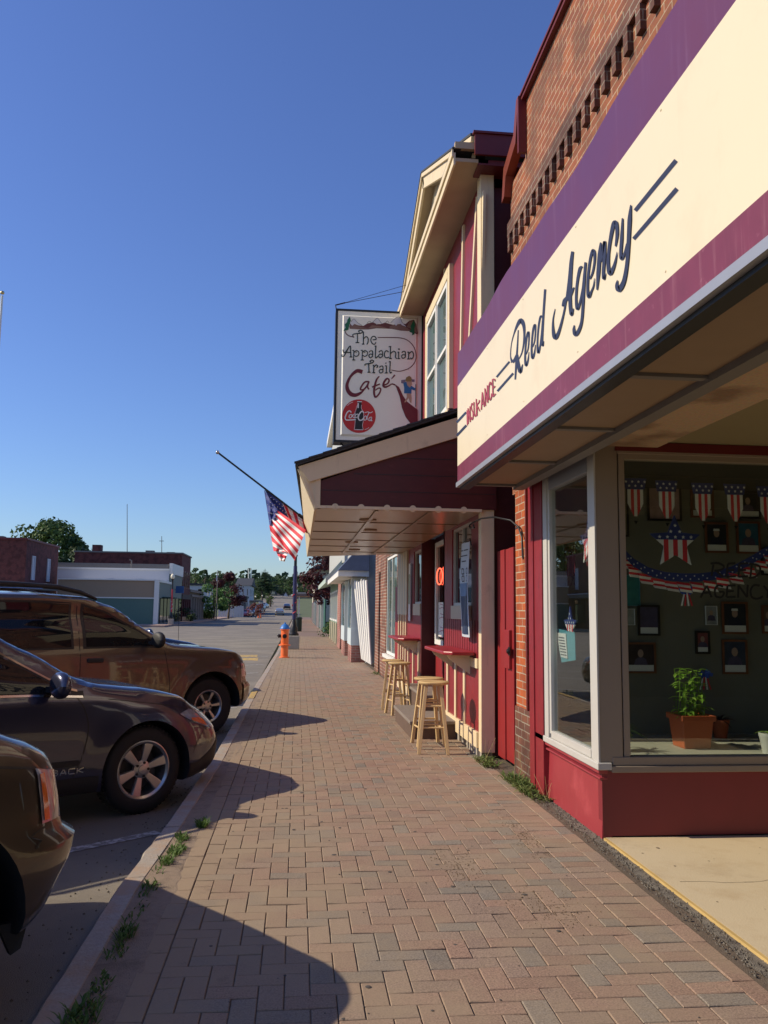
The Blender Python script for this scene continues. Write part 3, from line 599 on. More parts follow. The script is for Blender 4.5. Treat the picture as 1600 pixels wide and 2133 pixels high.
def wood_star(u, v, yy, r, label, facing='y', xx=None):
    """patriotic star: blue upper half with white stars, striped lower half"""
    c = PY(u, v, yy) if facing == 'y' else PX(u, v, xx); ax = Vector((1,0,0)) if facing == 'y' else Vector((0,-1,0)); ay = Vector((0,0,1)); nrm = Vector((0,-1,0)) if facing == 'y' else Vector((-1,0,0))
    t = thing('star_decoration', c, label, 'decoration', 'stars in the display window')
    P = [(math.cos(math.pi/2+i*math.pi/5)*(r if i % 2 == 0 else r*.45), math.sin(math.pi/2+i*math.pi/5)*(r if i % 2 == 0 else r*.45)) for i in range(10)]
    pt = lambda a, b, k=0: c+ax*a+ay*b+nrm*k
    # upper part: clip at h
    h = .10*r
    def clip(poly, f):
        out = []
        for i in range(len(poly)):
            a, b = poly[i], poly[(i+1) % len(poly)]; fa, fb = f(a), f(b)
            if fa >= 0: out.append(a)
            if (fa >= 0) != (fb >= 0):
                s = fa/(fa-fb); out.append((a[0]+(b[0]-a[0])*s, a[1]+(b[1]-a[1])*s))
        return out
    up = clip(P, lambda q: q[1]-h); MB().prism([pt(*q) for q in up], -nrm*.012).build('star_top', 'flag_blue', t)
    lo = clip(P, lambda q: h-q[1]); N = 7; x0, x1 = -.62*r, .62*r
    mbs = [MB(), MB()]
    for side in (0, 1):
        # lower half is two legs: clip each strip against left and right halves
        half = clip(lo, (lambda q: -q[0]) if side == 0 else (lambda q: q[0]))
        for k in range(N):
            a, b = x0+(x1-x0)*k/N, x0+(x1-x0)*(k+1)/N
            s_ = clip(clip(half, lambda q, a=a: q[0]-a), lambda q, b=b: b-q[0])
            if len(s_) > 2: mbs[k % 2].prism([pt(*q) for q in s_], -nrm*.01)
        for a, b in ((-9, x0), (x1, 9)):
            s_ = clip(clip(half, lambda q, a=a: q[0]-a), lambda q, b=b: b-q[0])
            if len(s_) > 2: mbs[0].prism([pt(*q) for q in s_], -nrm*.01)
    mbs[0].build('white_stripes', 'flag_white', t); mbs[1].build('red_stripes', 'flag_red', t)
    sm = MB()
    for a, b in ((0,.62),(-.17,.40),(.17,.40),(-.6,.2),(-.3,.2),(0,.2),(.3,.2),(.6,.2)): sm.add([pt(*((Vector((a*r,b*r))+Vector((math.cos(math.pi/2+i*math.pi/5), math.sin(math.pi/2+i*math.pi/5)))*(.075*r*(1 if i % 2 == 0 else .4)))), .002) for i in range(10)], [tuple(range(10))])
    sm.build('star_pattern', 'flag_white', t)
    return t
wood_star(1407, 1130, 5.75, .20, 'large blue topped star with striped legs hung in the entry window')
wood_star(1225, 1128, 0, .19, 'upper star behind the street side pane of the bay', 'x', 2.16)
wood_star(1187, 1305, 0, .16, 'lower star beside the teal leaflet behind the street side pane', 'x', 2.14)
# framed photographs on the backing wall (plain soft portraits)
YW = 6.965
frs = [(1295,1055,28,130,'dark_frame','tan','narrow dark frame half hidden by the corner post'),(1383,1042,76,90,'dark_frame','pink','large dark frame with a pale pink certificate behind the second pennant'),
       (1462,1050,52,60,'wood_frame','brown','wood framed brown portrait behind the middle pennant'),(1557,1052,58,60,'dark_frame','black','dark framed portrait with a white caption under the fourth pennant'),
       (1492,1120,52,66,'wood_frame','sailor','wood framed portrait of a person in a white cap above the window lettering'),(1558,1120,54,70,'wood_frame','blue','wood framed blue portrait right of the white cap portrait'),
       (1316,1230,34,64,'teal_paper','teal','teal certificate beside the corner post below the garland'),(1351,1292,48,64,'dark_frame','dusk','dark framed picture with caption left of the planter'),
       (1334,1370,66,64,'wood_frame','group','wide wood framed group picture above the shelf by the corner post'),(1312,1285,20,34,'paper_white','note','small pale paper pinned beside the corner post'),
       (1481,1282,26,40,'paper_white','bw','small black and white photograph without a frame'),(1530,1287,58,68,'wood_frame','sailor','wood framed sailor portrait directly under the window lettering'),
       (1463,1338,32,48,'dark_frame','redpic','small reddish portrait with caption above the planter leaves'),(1530,1368,56,72,'wood_frame','flagpic','lowest wood framed portrait at the right with caption strip'),
       (1603,1170,40,60,'dark_frame','dusk','dark frame at the photo edge behind the garland end'),(1600,1290,30,60,'wood_frame','brown','wood frame at the photo edge beside the sailor portrait')]
pc = {'tan':(.25,.2,.12),'pink':(.42,.26,.24),'brown':(.16,.11,.07),'black':(.02,.02,.022),'sailor':(.03,.032,.04),'blue':(.04,.13,.20),'teal':(.05,.22,.2),'dusk':(.09,.07,.12),'group':(.05,.03,.03),'note':(.3,.3,.25),'bw':(.3,.3,.3),'redpic':(.25,.07,.07),'flagpic':(.05,.06,.09)}
for k, v in pc.items(): mat('photo_'+k, v, .35, var=.5, scale=14)
mat('photo_skin', (.42, .27, .20), .6, var=.15)
for (u, v, wp, hp, fm, pk, lab) in frs:
    c = PY(u, v, YW); k_ = (YW/1718)/1.0; wd, hd = wp*k_*1.02, hp*k_*1.02
    t = thing('picture_frame', c, lab, 'picture', 'pictures pinned inside the display window')
    b = .018 if fm in ('wood_frame', 'dark_frame') else .004; x0, x1, z0, z1 = c.x-wd/2, c.x+wd/2, c.z-hd/2, c.z+hd/2
    fr = MB().box(x0,x1,YW-.015,YW,z0,z0+b).box(x0,x1,YW-.015,YW,z1-b,z1).box(x0,x0+b,YW-.015,YW,z0+b,z1-b).box(x1-b,x1,YW-.015,YW,z0+b,z1-b)
    fr.build('frame', fm, t)
    MB().box(x0+b,x1-b,YW-.006,YW,z0+b,z1-b).build('photo', 'photo_'+pk, t)
    if fm != 'paper_white' and pk not in ('teal', 'tan', 'pink'): MB().box(x0+b+.004,x1-b-.004,YW-.010,YW-.0065,z0+b,z0+b+hd*.2).build('caption', 'paper_white', t)
    if pk in ('sailor', 'brown', 'blue', 'flagpic', 'redpic', 'bw', 'black', 'group'):
        h = hd*.13; zc = c.z+hd*.14; bo = MB()
        fig = MB().add([(c.x+math.cos(a)*h*.75, YW-.0075, zc+math.sin(a)*h) for a in [i*math.pi/8 for i in range(16)]], [tuple(range(16))]); fig.build('portrait_head', 'photo_skin', t)
        MB().add([(c.x-h*1.8,YW-.0073,z0+b+hd*.2),(c.x+h*1.8,YW-.0073,z0+b+hd*.2),(c.x+h*1.4,YW-.0073,zc-h*1.4),(c.x+h*.4,YW-.0073,zc-h*.9),(c.x-h*.4,YW-.0073,zc-h*.9),(c.x-h*1.4,YW-.0073,zc-h*1.4)],[tuple(range(6))]).build('portrait_shoulders', 'photo_dusk' if pk != 'sailor' else 'ink_navy', t)
        if pk == 'sailor': MB().add([(c.x-h*.85,YW-.0085,zc+h*.6),(c.x+h*.85,YW-.0085,zc+h*.6),(c.x+h*.75,YW-.0085,zc+h*1.15),(c.x-h*.75,YW-.0085,zc+h*1.15)],[(0,1,2,3)]).build('portrait_cap', 'paper_white', t)
# garland: swag of little flags
gp = [(1296,1148),(1320,1172),(1350,1190),(1385,1200),(1420,1203),(1455,1203),(1490,1199),(1525,1188),(1560,1170),(1590,1152),(1615,1140)]
t = thing('flag_garland', PY(1420, 1200, 5.82), 'swag of small stars and stripes flags strung across the entry window', 'garland')
pts = [PY(u, v, 5.82) for u, v in gp]; bn = MB()
for a, b in zip(pts, pts[1:]): bn.hexa([a+Vector((0,-.003,-.03)), b+Vector((0,-.003,-.03)), b+Vector((0,.003,-.03)), a+Vector((0,.003,-.03)), a+Vector((0,-.003,.03)), b+Vector((0,-.003,.03)), b+Vector((0,.003,.03)), a+Vector((0,.003,.03))])
bn.build('star_band', 'flag_blue', t)
sm = MB(); fw = MB()
for i in range(40):
    s_ = i/40*(len(pts)-1); a = pts[int(s_)].lerp(pts[min(int(s_)+1, len(pts)-1)], s_-int(s_)); sm.add(star_pts(a+Vector((0,-.005,.012*(1 if i % 2 else -1))), .008, (1,0,0), (0,0,1)), [tuple(range(10))])
sm.build('star_pattern', 'flag_white', t)
for i in range(13):
    s_ = (i+.3)/13*(len(pts)-1); a = pts[int(s_)].lerp(pts[min(int(s_)+1, len(pts)-1)], s_-int(s_)); a = a+Vector((0,-.004,-.03)); w_ = .05
    for q in range(4):
        z0 = a.z-q*.018; sk = q*.006
        (MB().prism([(a.x-w_+sk,a.y-.012*math.sin(i+q),z0),(a.x+w_+sk,a.y+.008,z0-.012),(a.x+w_+sk+.006,a.y+.008,z0-.03),(a.x-w_+sk+.006,a.y-.012*math.sin(i+q+1),z0-.018)], (0,.003,0))).build('flag_stripe', 'flag_red' if q % 2 == 0 else 'flag_white', t)
# bows
def bow(u, v, yy, s, lab):
    c = PY(u, v, yy); t = thing('ribbon_bow', c, lab, 'bow', 'ribbon bows in the display window')
    b = MB(); rr = random.Random(int(u))
    for k in range(14):
        a = rr.random()*6.28; l = s*(.6+.5*rr.random()); e = c+Vector((math.cos(a)*l, -.02*rr.random(), math.sin(a)*l*.6)); n = Vector((-math.sin(a), 0, math.cos(a)))*s*.22
        b.prism([c-n*.3, c+n*.3, e+n, e-n], (0, -.006, 0))
    b.build('loops', 'blue_paper', t)
    for k in range(4):
        x = (k-1.5)*s*.45; MB().prism([c+Vector((x*.2,-.004,0)), c+Vector((x*.2+.008,-.004,0)), c+Vector((x+.012,-.004,-s*2)), c+Vector((x,-.004,-s*2))], (0,.003,0)).build('ribbon', 'flag_red' if k % 2 else 'flag_white', t)
bow(1428, 1228, 5.86, .06, 'blue star spangled bow with red and white tails below the garland'); bow(1467, 1402, 6.9, .07, 'blue bow with tails behind the potted plant')
# teal leaflet and silver-red streamer behind the street pane
t = thing('leaflet', PX(1175, 1345, 2.12), 'teal leaflet with a printed white panel behind the street side pane', 'leaflet')
MB().prism([PX(1156,1308,2.115), PX(1197,1318,2.115), PX(1199,1375,2.115), PX(1170,1380,2.115)], (.004,0,0)).build('card', 'teal_paper', t)
MB().prism([PX(1160,1318,2.108), PX(1178,1320,2.108), PX(1182,1372,2.108), PX(1168,1368,2.108)], (.004,0,0)).build('printed_panel', 'paper_white', t)
tl = MB()
for k in range(7): tl.prism([PX(1163+k*.8,1326+k*6,2.105), PX(1175+k*.8,1328+k*6,2.105), PX(1175+k*.8,1330+k*6,2.105), PX(1163+k*.8,1328+k*6,2.105)], (.002,0,0))
tl.build('text_lines', 'ink_navy', t)
t = thing('foil_streamer', PX(1185, 1180, 2.3), 'red and silver foil streamer hanging behind the street side pane', 'streamer')
fs = MB(); rr = random.Random(5)
for k in range(9):
    u = 1172+k*3.0; fs.prism([PX(u,1132,2.3), PX(u+1.7,1132,2.3), PX(u+1.7+rr.random()*2,1200,2.3), PX(u+rr.random()*2,1200,2.3)], (.003,0,0))
fs.build('strands', mat('foil_red', (.55, .08, .08), .25, metal=.6, var=.3), t)
fb = MB()
for k in range(26):
    c = PX(1170+rr.random()*28, 1200+rr.random()*22, 2.29); fb.prism([c, c+Vector((0,.02,.012)), c+Vector((.005,.012,.03))], (.004,.003,0))
fb.build('foil_ball', 'chrome', t)
# planters
def leafblade(mb, base, d, l, w, droop, n=5):
    d = Vector(d).normalized(); side = d.cross(Vector((0,0,1)));
    if side.length < .05: side = Vector((1,0,0))
    side.normalize(); P = []
    for i in range(n+1):
        t_ = i/n; p = Vector(base)+d*l*t_+Vector((0,0,-droop*l*t_*t_)); ww = w*math.sin(math.pi*min(.98, .12+.86*t_))**.8
        P.append([p-side*ww/2, p+Vector((0,0,-ww*.15)), p+side*ww/2])
    mb.grid(P)
def planter(loc, label):
    x, y, z = loc; t = thing('planter', loc, label, 'planter')
    bx = MB(); a, b = .125, .13; a2, b2 = .105, .10; h = .24
    bx.hexa([(x-a2,y-b2,z),(x+a2,y-b2,z),(x+a2,y+b2,z),(x-a2,y+b2,z),(x-a,y-b,z+h),(x+a,y-b,z+h),(x+a,y+b,z+h),(x-a,y+b,z+h)]); bx.build('pot', 'terracotta', t, bevel=.006)
    MB().box(x-a-.012,x+a+.012,y-b-.012,y-b+.012,z+h-.03,z+h+.012).box(x-a-.012,x+a+.012,y+b-.012,y+b+.012,z+h-.03,z+h+.012).box(x-a-.012,x-a+.012,y-b+.012,y+b-.012,z+h-.03,z+h+.012).box(x+a-.012,x+a+.012,y-b+.012,y+b-.012,z+h-.03,z+h+.012).build('rim', 'terracotta', t, bevel=.004)
    MB().box(x-a+.01,x+a-.01,y-b+.01,y+b-.01,z+h-.04,z+h-.01).build('soil', 'soil', t)
    p = MB(); rr = random.Random(9)
    for k in range(120):
        s0 = Vector((x+(rr.random()-.5)*.20, y+(rr.random()-.5)*.16, z+h)); hh = rr.random()**1.4*.36
        top = s0+Vector(((rr.random()-.5)*.06, (rr.random()-.5)*.05, hh))
        if k % 3 == 0: p.tube([s0, s0.lerp(top, .5)+Vector((.01,0,0)), top], .0025, 4)
        a_ = rr.random()*6.28; leafblade(p, top, (math.cos(a_), math.sin(a_), .5), .06+.07*rr.random(), .022+.012*rr.random(), .6)
    p.build('foliage', 'leaf_lime', t)
c = PY(1425, 1548, 6.3); planter((c.x+.06, 6.3, .47), 'terracotta trough with bright green leafy plant on the window shelf')
def spiky(loc, label, r, n, m='leaf_green'):
    t = thing('potted_plant', loc, label, 'plant'); x, y, z = loc
    MB().lathe([(.05,0),(.07,.12),(.075,.13),(.075,.15),(.065,.15),(.06,.12),(0,.12)], loc, 16).build('pot', mat('pot_white', (.5,.47,.42), .3) if n < 20 else 'terracotta', t, smooth=40)
    p = MB(); rr = random.Random(n)
    for k in range(n):
        a_ = rr.random()*6.28; el = .25+rr.random()*1.0; leafblade(p, (x, y, z+.14), (math.cos(a_), math.sin(a_), el), r*(.7+.5*rr.random()), .012, .55, 7)
    p.build('foliage', m, t)
spiky((2.42, 6.15, .47), 'spiky spider plant in a small pot behind the corner post', .24, 40)
c = PY(1603, 1555, 6.0); spiky((c.x, 6.0, .47), 'small white pot with lime leaves at the right photo edge', .12, 16, 'leaf_lime')
c = PY(1500, 1500, 6.75); spiky((c.x, 6.75, .47), 'dark leafed poinsettia in a terracotta pot at the back of the shelf', .16, 26, 'leaf_maroon')
# ================================================================== CAFE
XC = 1.90
cafe = thing('cafe_building', (XC, 8.5, 0), 'crimson and cream half timbered cafe with a street facing gable next to the brick building', 'building')
# ground floor, near panel y 8.62-10.75
MB().box(XC,1.98,8.62,10.75,.25,.90).box(XC,1.98,8.62,8.98,.9,2.6).box(XC,1.98,10.14,10.75,.9,2.6).box(XC,1.98,8.98,10.14,1.0,1.40).box(XC,1.98,8.98,10.14,2.50,2.6).build('wall', 'crimson', cafe)
bd = MB()
for k in range(16): bd.box(XC-.004, XC, 8.66+k*.135, 8.664+k*.135, 1.0, 1.40)
bd.build('board_groove', 'oxblood', cafe)
MB().box(1.90,2.045,8.50,8.62,.06,2.62).build('corner_post', 'cream_paint', cafe, bevel=.006)
MB().box(1.88,1.9,8.62,10.75,.90,1.0).build('rail', 'cream_paint', cafe, bevel=.003)
MB().box(1.875,1.93,8.62,10.75,.09,.25).build('rail', 'cream_paint', cafe, bevel=.004)
for y in (9.30, 9.82, 10.35): MB().box(1.878,1.9,y-.045,y+.045,.25,.90).build('stud', 'cream_paint', cafe, bevel=.003)
MB().box(1.885,1.98,8.98,10.14,1.40,1.56).build('sill_band', mat('cream_weathered', (.50,.43,.30), .6, var=.1), cafe, bevel=.003)
MB().box(1.93,2.6,8.62,15.5,-.02,.12).build('foundation', 'concrete', cafe)
fo = MB(); rr = random.Random(2)
for k in range(9): y = 8.7+k*.24; fo.box(1.90, 2.0, y, y+.05+.12*rr.random(), -.02, .085)
fo.build('foundation_block', 'concrete', cafe)
def window(parent, x, y0, y1, z0, z1, fm='white_frame', gm='dark_glass', mull=1, t=.035, rail=False, depth=.03, sgn=-1):
    """window on a wall that faces -x (sgn -1) : frame > pane"""
    xo = x+sgn*depth; a, b = sorted((x, xo)); f = MB()
    f.box(a,b,y0,y1,z0,z0+t).box(a,b,y0,y1,z1-t,z1).box(a,b,y0,y0+t,z0+t,z1-t).box(a,b,y1-t,y1,z0+t,z1-t)
    for k in range(1, mull+1):
        y = y0+(y1-y0)*k/(mull+1); f.box(a,b,y-t*.4,y+t*.4,z0+t,z1-t)
    if rail: f.box(a+.002,b-.002,y0+t,y1-t,(z0+z1)/2-t*.4,(z0+z1)/2+t*.4)
    w_ = f.build('window', fm, parent)
    MB().box(x+sgn*.006 if sgn < 0 else x, x if sgn < 0 else x+.006, y0+t, y1-t, z0+t, z1-t).build('pane', gm, w_)
    return w_
def window_y(parent, y, x0, x1, z0, z1, fm='white_frame', gm='dark_glass', mull=1, t=.05, depth=.05):
    f = MB(); a, b = y-depth, y
    f.box(x0,x1,a,b,z0,z0+t).box(x0,x1,a,b,z1-t,z1).box(x0,x0+t,a,b,z0+t,z1-t).box(x1-t,x1,a,b,z0+t,z1-t)
    for k in range(1, mull+1):
        x = x0+(x1-x0)*k/(mull+1); f.box(x-t*.4,x+t*.4,a,b,z0+t,z1-t)
    w_ = f.build('window', fm, parent); MB().box(x0+t,x1-t,y-.01,y,z0+t,z1-t).build('pane', gm, w_); return w_
window(cafe, 1.95, 8.98, 10.14, 1.56, 2.50, mull=1, depth=.03)
# door recess y 10.75-12.6
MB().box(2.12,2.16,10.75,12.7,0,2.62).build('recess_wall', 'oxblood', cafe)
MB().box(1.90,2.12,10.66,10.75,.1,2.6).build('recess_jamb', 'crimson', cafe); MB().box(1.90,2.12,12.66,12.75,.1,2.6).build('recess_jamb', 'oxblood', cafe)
dr = MB().box(2.09,2.12,11.0,12.45,.42,1.0); dr = dr.build('door', 'barn_red', cafe)
MB().box(2.07,2.115,12.36,12.45,1.0,2.52).box(2.07,2.115,11.0,11.09,1.0,2.52).box(2.07,2.115,11.09,12.36,1.0,1.07).box(2.07,2.115,11.09,12.36,2.45,2.52).build('door_frame', 'white_paint', dr)
MB().box(2.10,2.108,11.09,12.36,1.07,2.45).build('door_glass', 'dark_glass', dr)
MB().box(2.088,2.094,11.15,12.22,1.12,1.62).build('door_notice', 'paper_white', dr)
nk = Ink(lambda u, v: PX(u, v, 2.087), (-1,0,0), .0005)
for k in range(7):
    y = 1258+k*10+(8 if k > 3 else 0)
    nk.stroke([(915,y),(922,y-2.5),(926,y+1.5),(935,y-2)] if k % 2 else [(917,y),(924,y+2),(933,y-1)], 1.3)
nk.build('notice_writing', mat('ink_pink', (.4,.12,.16), .6), dr)
emit('neon_red', (1.0, .12, .06), 2.2)


def neon(y0, strokes):
    return [[(2.075, y0-a*.50, 1.88+b*.24) for a, b in s_] for s_ in strokes]
t = thing('neon_sign', (2.075, 11.5, 2.0), 'red neon open sign glowing in the dark door glass', 'neon sign')
Lt = {'O': [[(.5+.5*math.cos(i*math.pi/10), .5+.5*math.sin(i*math.pi/10)) for i in range(21)]], 'P': [[(0,0),(0,1),(.7,1),(.95,.8),(.7,.5),(0,.5)]], 'E': [[(1,1),(0,1),(0,0),(1,0)],[(0,.5),(.8,.5)]], 'N': [[(0,0),(0,1),(1,0),(1,1)]]}
for k, ch in enumerate('OPEN'):
    m_ = MB()
    for s_ in neon(12.32-k*.6, Lt[ch]): m_.tube(s_, .009, 6)
    m_.build('neon_tube', 'neon_red', t, smooth=60)
# far panel
MB().box(XC,1.98,12.75,15.55,.25,.92).box(XC,1.98,12.75,15.55,1.0,1.42).box(XC,1.98,13.55,14.2,1.42,2.6).box(XC,1.98,12.75,13.55,2.46,2.6).build('wall', 'crimson', cafe)
MB().box(1.885,1.98,12.75,13.55,1.42,1.60).build('sill_band', 'cream_weathered', cafe); MB().box(1.88,1.9,12.75,15.5,.92,1.0).box(1.875,1.93,12.75,15.5,.09,.25).build('rail', 'cream_paint', cafe)
MB().box(1.87,1.98,14.2,15.55,1.42,2.6).build('end_panel', 'cream_weathered', cafe)
window(cafe, 1.95, 12.77, 13.55, 1.6, 2.46, mull=0)
for y in (12.8, 13.4, 14.0, 14.35, 14.65, 15.0, 15.35): MB().box(1.868,1.9,y-.04,y+.04,.25,1.02 if y < 14.1 else 2.5).build('stud', 'cream_paint', cafe)
t = thing('wall_poster', (1.87, 13.95, 1.9), 'narrow framed notice on the cafe wall left of the door', 'poster'); MB().box(1.862,1.868,13.72,13.92,1.32,2.28).build('sheet', 'paper_white', t); MB().box(1.859,1.861,13.75,13.89,1.6,2.1).build('print', mat('print_green', (.25,.3,.15), .6, var=.4), t)
# side wall
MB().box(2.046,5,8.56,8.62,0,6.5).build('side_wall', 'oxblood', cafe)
MB().box(1.98,5,15.4,15.55,0,6.2).build('side_wall', 'cream_weathered', cafe)
# upper storey
XU = 1.94
MB().box(XU,2.0,8.62,15.5,2.62,6.35).build('upper_wall', 'half_timber_red', cafe)
MB().box(1.90,2.05,8.48,8.66,2.62,6.35).build('corner_board', 'cream_paint', cafe, bevel=.004)
def pbar(u0, v0, u1, v1, w_=.07): return MB().bar(PX(u0,v0,XU-.012), PX(u1,v1,XU-.012), w_, .03, up=(1,0,0))
pbar(966,470,958,900,.07).build('timber', 'cream_paint', cafe); pbar(995,410,976,760,.07).build('timber', 'cream_paint', cafe); pbar(927,560,926,620,.06).build('timber', 'cream_paint', cafe)
pbar(1008,400,1003,700,.08).build('timber', 'cream_paint', cafe)
for y0, y1 in ((10.45, 11.28), (11.34, 12.17)):
    window(cafe, XU-.01, y0, y1, 4.12, 5.88, fm='white_paint', gm='pale_glass', mull=0, rail=True, depth=.05, t=.06)
MB().box(1.88,1.94,10.28,10.42,4.0,6.05).box(1.88,1.94,12.2,12.34,4.0,6.05).box(1.875,1.94,10.42,12.2,5.9,6.05).box(1.86,1.94,10.28,12.34,3.92,4.1).build('window_casing', 'cream_paint', cafe, bevel=.004)
for y in (13.3, 14.1, 14.9): MB().box(1.92,1.94,y-.04,y+.04,3.6,6.2).build('timber', 'cream_paint', cafe)
# cornice + gable
CY0, CY1, PK, PZ = 8.28, 15.6, 12.0, 8.22
mat('eave_tan', (.44,.33,.20), .7, var=.15, scale=3)
MB().box(1.58,1.94,CY0,CY1,6.32,6.36).build('cornice_soffit', 'eave_tan', cafe)
MB().box(1.555,1.58,CY0,CY1,6.28,6.42).box(1.535,1.555,CY0-.01,CY1,6.37,6.45).build('cornice_fascia', 'cream_paint', cafe, bevel=.003)
MB().hexa([(1.54,CY0-.02,6.45),(1.94,CY0-.02,6.47),(1.94,CY1,6.47),(1.54,CY1,6.45),(1.54,CY0-.02,6.47),(1.94,CY0-.02,6.49),(1.94,CY1,6.49),(1.54,CY1,6.47)]).build('cornice_roof', 'shingle', cafe)
MB().prism([(1.96,8.5,6.35),(1.96,15.5,6.35),(1.96,PK,PZ-.1)], (.06,0,0)).build('gable_wall', mat('gable_cream', (.55,.47,.33), .6, var=.1), cafe)
gw = MB().box(1.93,1.96,11.6,12.4,6.75,7.5).build('window', 'white_paint', cafe); MB().box(1.92,1.93,11.68,12.32,6.83,7.42).build('pane', 'pale_glass', gw)
XR = 1.78; ZN = 6.60
for (ya, za, yb, zb) in ((CY0, ZN, PK, PZ), (CY1+.1, ZN-.05, PK, PZ)):
    d = Vector((0, yb-ya, zb-za)).normalized(); up = Vector((0, -d.z, d.y)) if d.y > 0 else Vector((0, d.z, -d.y)); up = -up if up.z < 0 else up
    a, b = Vector((XR, ya, za)), Vector((XR, yb, zb))
    def slab(x0, x1, h0, h1, nm, m): MB().hexa([Vector((x0,a.y,a.z))+up*h0, Vector((x1,a.y,a.z))+up*h0, Vector((x1,b.y,b.z))+up*h0, Vector((x0,b.y,b.z))+up*h0, Vector((x0,a.y,a.z))+up*h1, Vector((x1,a.y,a.z))+up*h1, Vector((x1,b.y,b.z))+up*h1, Vector((x0,b.y,b.z))+up*h1]).build(nm, m, cafe)
    slab(XR, XR+.035, -.20, -.04, 'rake_board', 'cream_paint'); slab(XR-.03, XR+.03, -.035, .02, 'rake_trim', 'cream_paint')
    slab(XR+.036, 1.96, -.16, -.12, 'rake_soffit', 'eave_tan'); slab(XR-.04, 6, .025, .05, 'roof', 'shingle')
MB().box(1.57,1.785,CY0-.03,CY0+.02,6.455,6.53).build('eave_return', 'eave_tan', cafe)
MB().box(XR-.02,5,CY0-.09,CY0-.03,6.615,6.64).box(XR+.0,5,CY0-.07,CY0-.036,6.38,6.612).box(XR+.05,5,CY0,8.56,6.30,6.36).build('side_eave', 'dark_red_trim', cafe)
MB().box(2.0,5.0,8.56,15.4,6.2,6.35).build('attic_floor', 'oxblood', cafe)
# canopy over the pavement
cn = thing('canopy', (.15, 8.5, 2.53), 'shingled canopy with cream fascia and tan panelled soffit over the cafe front', 'canopy')
CA, CB = 8.45, 16.4
Z0 = 2.53
MB().hexa([(.17,CA+.03,Z0),(1.90,CA+.03,Z0),(1.90,15.2,Z0),(.17,CB,Z0),(.17,CA+.03,Z0+.03),(1.90,CA+.03,Z0+.03),(1.90,15.2,Z0+.03),(.17,CB,Z0+.03)]).build('soffit', 'soffit_ply', cn)
for y in (9.72, 11.0, 12.25, 13.5, 14.8): MB().box(.175,1.89,y-.012,y+.012,Z0-.008,Z0-.001).build('batten', 'soffit_tan', cn)
for x in (.80, 1.36): MB().box(x-.02,x+.02,CA+.04,15.3,Z0-.014,Z0-.009).build('batten', 'soffit_ply', cn)
for (x, y) in ((.78, 9.4), (.9, 10.6), (.8, 12.6), (.95, 14.2)): MB().lathe([(.10,0),(.10,-.012),(.075,-.016),(.0,-.01)], (x,y,Z0), 16).build('vent', 'soffit_tan', cn, smooth=40)
MB().prism([(.21,CA+.02,2.56),(2.06,CA+.02,2.56),(2.06,CA+.02,3.60),(.21,CA+.02,2.79)][:1]+[(2.06,CA+.02,2.56),(2.06,CA+.02,3.50),(.21,CA+.02,2.82)], (0,.04,0)).build('end_wall', 'oxblood', cn)
for z in (2.72, 2.90, 3.08, 3.26): MB().box(max(.22, .21+(z-2.82)/.68*1.85+.12),2.05,CA+.0165,CA+.0195,z,z+.006).build('siding_line', 'black', cn)
sc = MB()
for k in range(6):
    x = .36+k*.27; sc.lathe([(0,0),(.036,0),(.036,.012),(0,.012)], (x, CA+.005, 2.549), 12, axis='y')
sc.build('scallop', 'cream_paint', cn)
MB().box(.15,.205,CA,CA+.05,Z0,2.93).prism([(.15,CA+.008,2.50),(.15,CA+.008,2.93),(-.035,CA+.008,2.93)][::-1],(0,.03,0)).build('end_board', 'cream_paint', cn)
MB().hexa([(.09,CA-.02,2.80),(2.06,CA-.02,3.46),(2.06,CA+.03,3.46),(.09,CA+.03,2.80),(-.03,CA-.02,2.955),(2.06,CA-.02,3.68),(2.06,CA+.03,3.68),(-.03,CA+.03,2.955)]).build('rake_board', 'cream_paint', cn)
MB().box(.15,1.9,CA-.005,CA+.045,Z0-.0,2.56).build('end_trim', 'cream_paint', cn)
MB().hexa([(.145,CA+.0,Z0-.01),(.17,CA+.0,Z0-.01),(.17,CB,Z0-.01),(.16,CB,Z0-.01),(-.02,CA+.0,2.95),(.02,CA+.0,2.95),(.17,CB,2.95),(.14,CB,2.95)]).build('fascia', 'cream_paint', cn)
MB().hexa([(-.06,CA-.05,2.955),(1.94,CA-.05,3.70),(1.94,16.0,3.70),(.12,CB,2.955),(-.06,CA-.05,2.99),(1.94,CA-.05,3.735),(1.94,16.0,3.735),(.12,CB,2.99)]).build('roof', 'shingle', cn)
rf = MB(); rr = random.Random(8)
for i in range(14):
    x = -.07+i*.145; z = 2.99+(x+.06)*.3725
    rf.hexa([(x,CA-.065,z-.004),(x+.15,CA-.065,z+.04),(x+.15,CA-.02,z+.04),(x,CA-.02,z-.004),(x,CA-.065,z+.012),(x+.15,CA-.065,z+.06),(x+.15,CA-.02,z+.06),(x,CA-.02,z+.012)])
rf.build('shingle_edge', 'shingle', cn)
# counters
def counter(y0, y1, lab):
    t = thing('wall_counter', (1.75, (y0+y1)/2, 1.05), lab, 'counter', 'counters on the cafe wall')
    MB().prism([(1.88,y0,1.03),(1.64,y0,1.03),(1.555,y0+.09,1.03),(1.555,y1-.09,1.03),(1.64,y1,1.03),(1.88,y1,1.03)], (0,0,.038)).build('top', 'tabletop_red', t, bevel=.01)
    for y in (y0+.25, y1-.2): MB().prism([(1.878,y-.02,1.028),(1.62,y-.02,1.028),(1.66,y-.02,.97),(1.878,y-.02,.82)], (0,.04,0)).build('bracket', 'cream_paint', t)
counter(8.72, 10.2, 'glossy red counter on cream brackets nearest the corner post'); counter(12.75, 14.3, 'farther red wall counter beyond the cafe door')
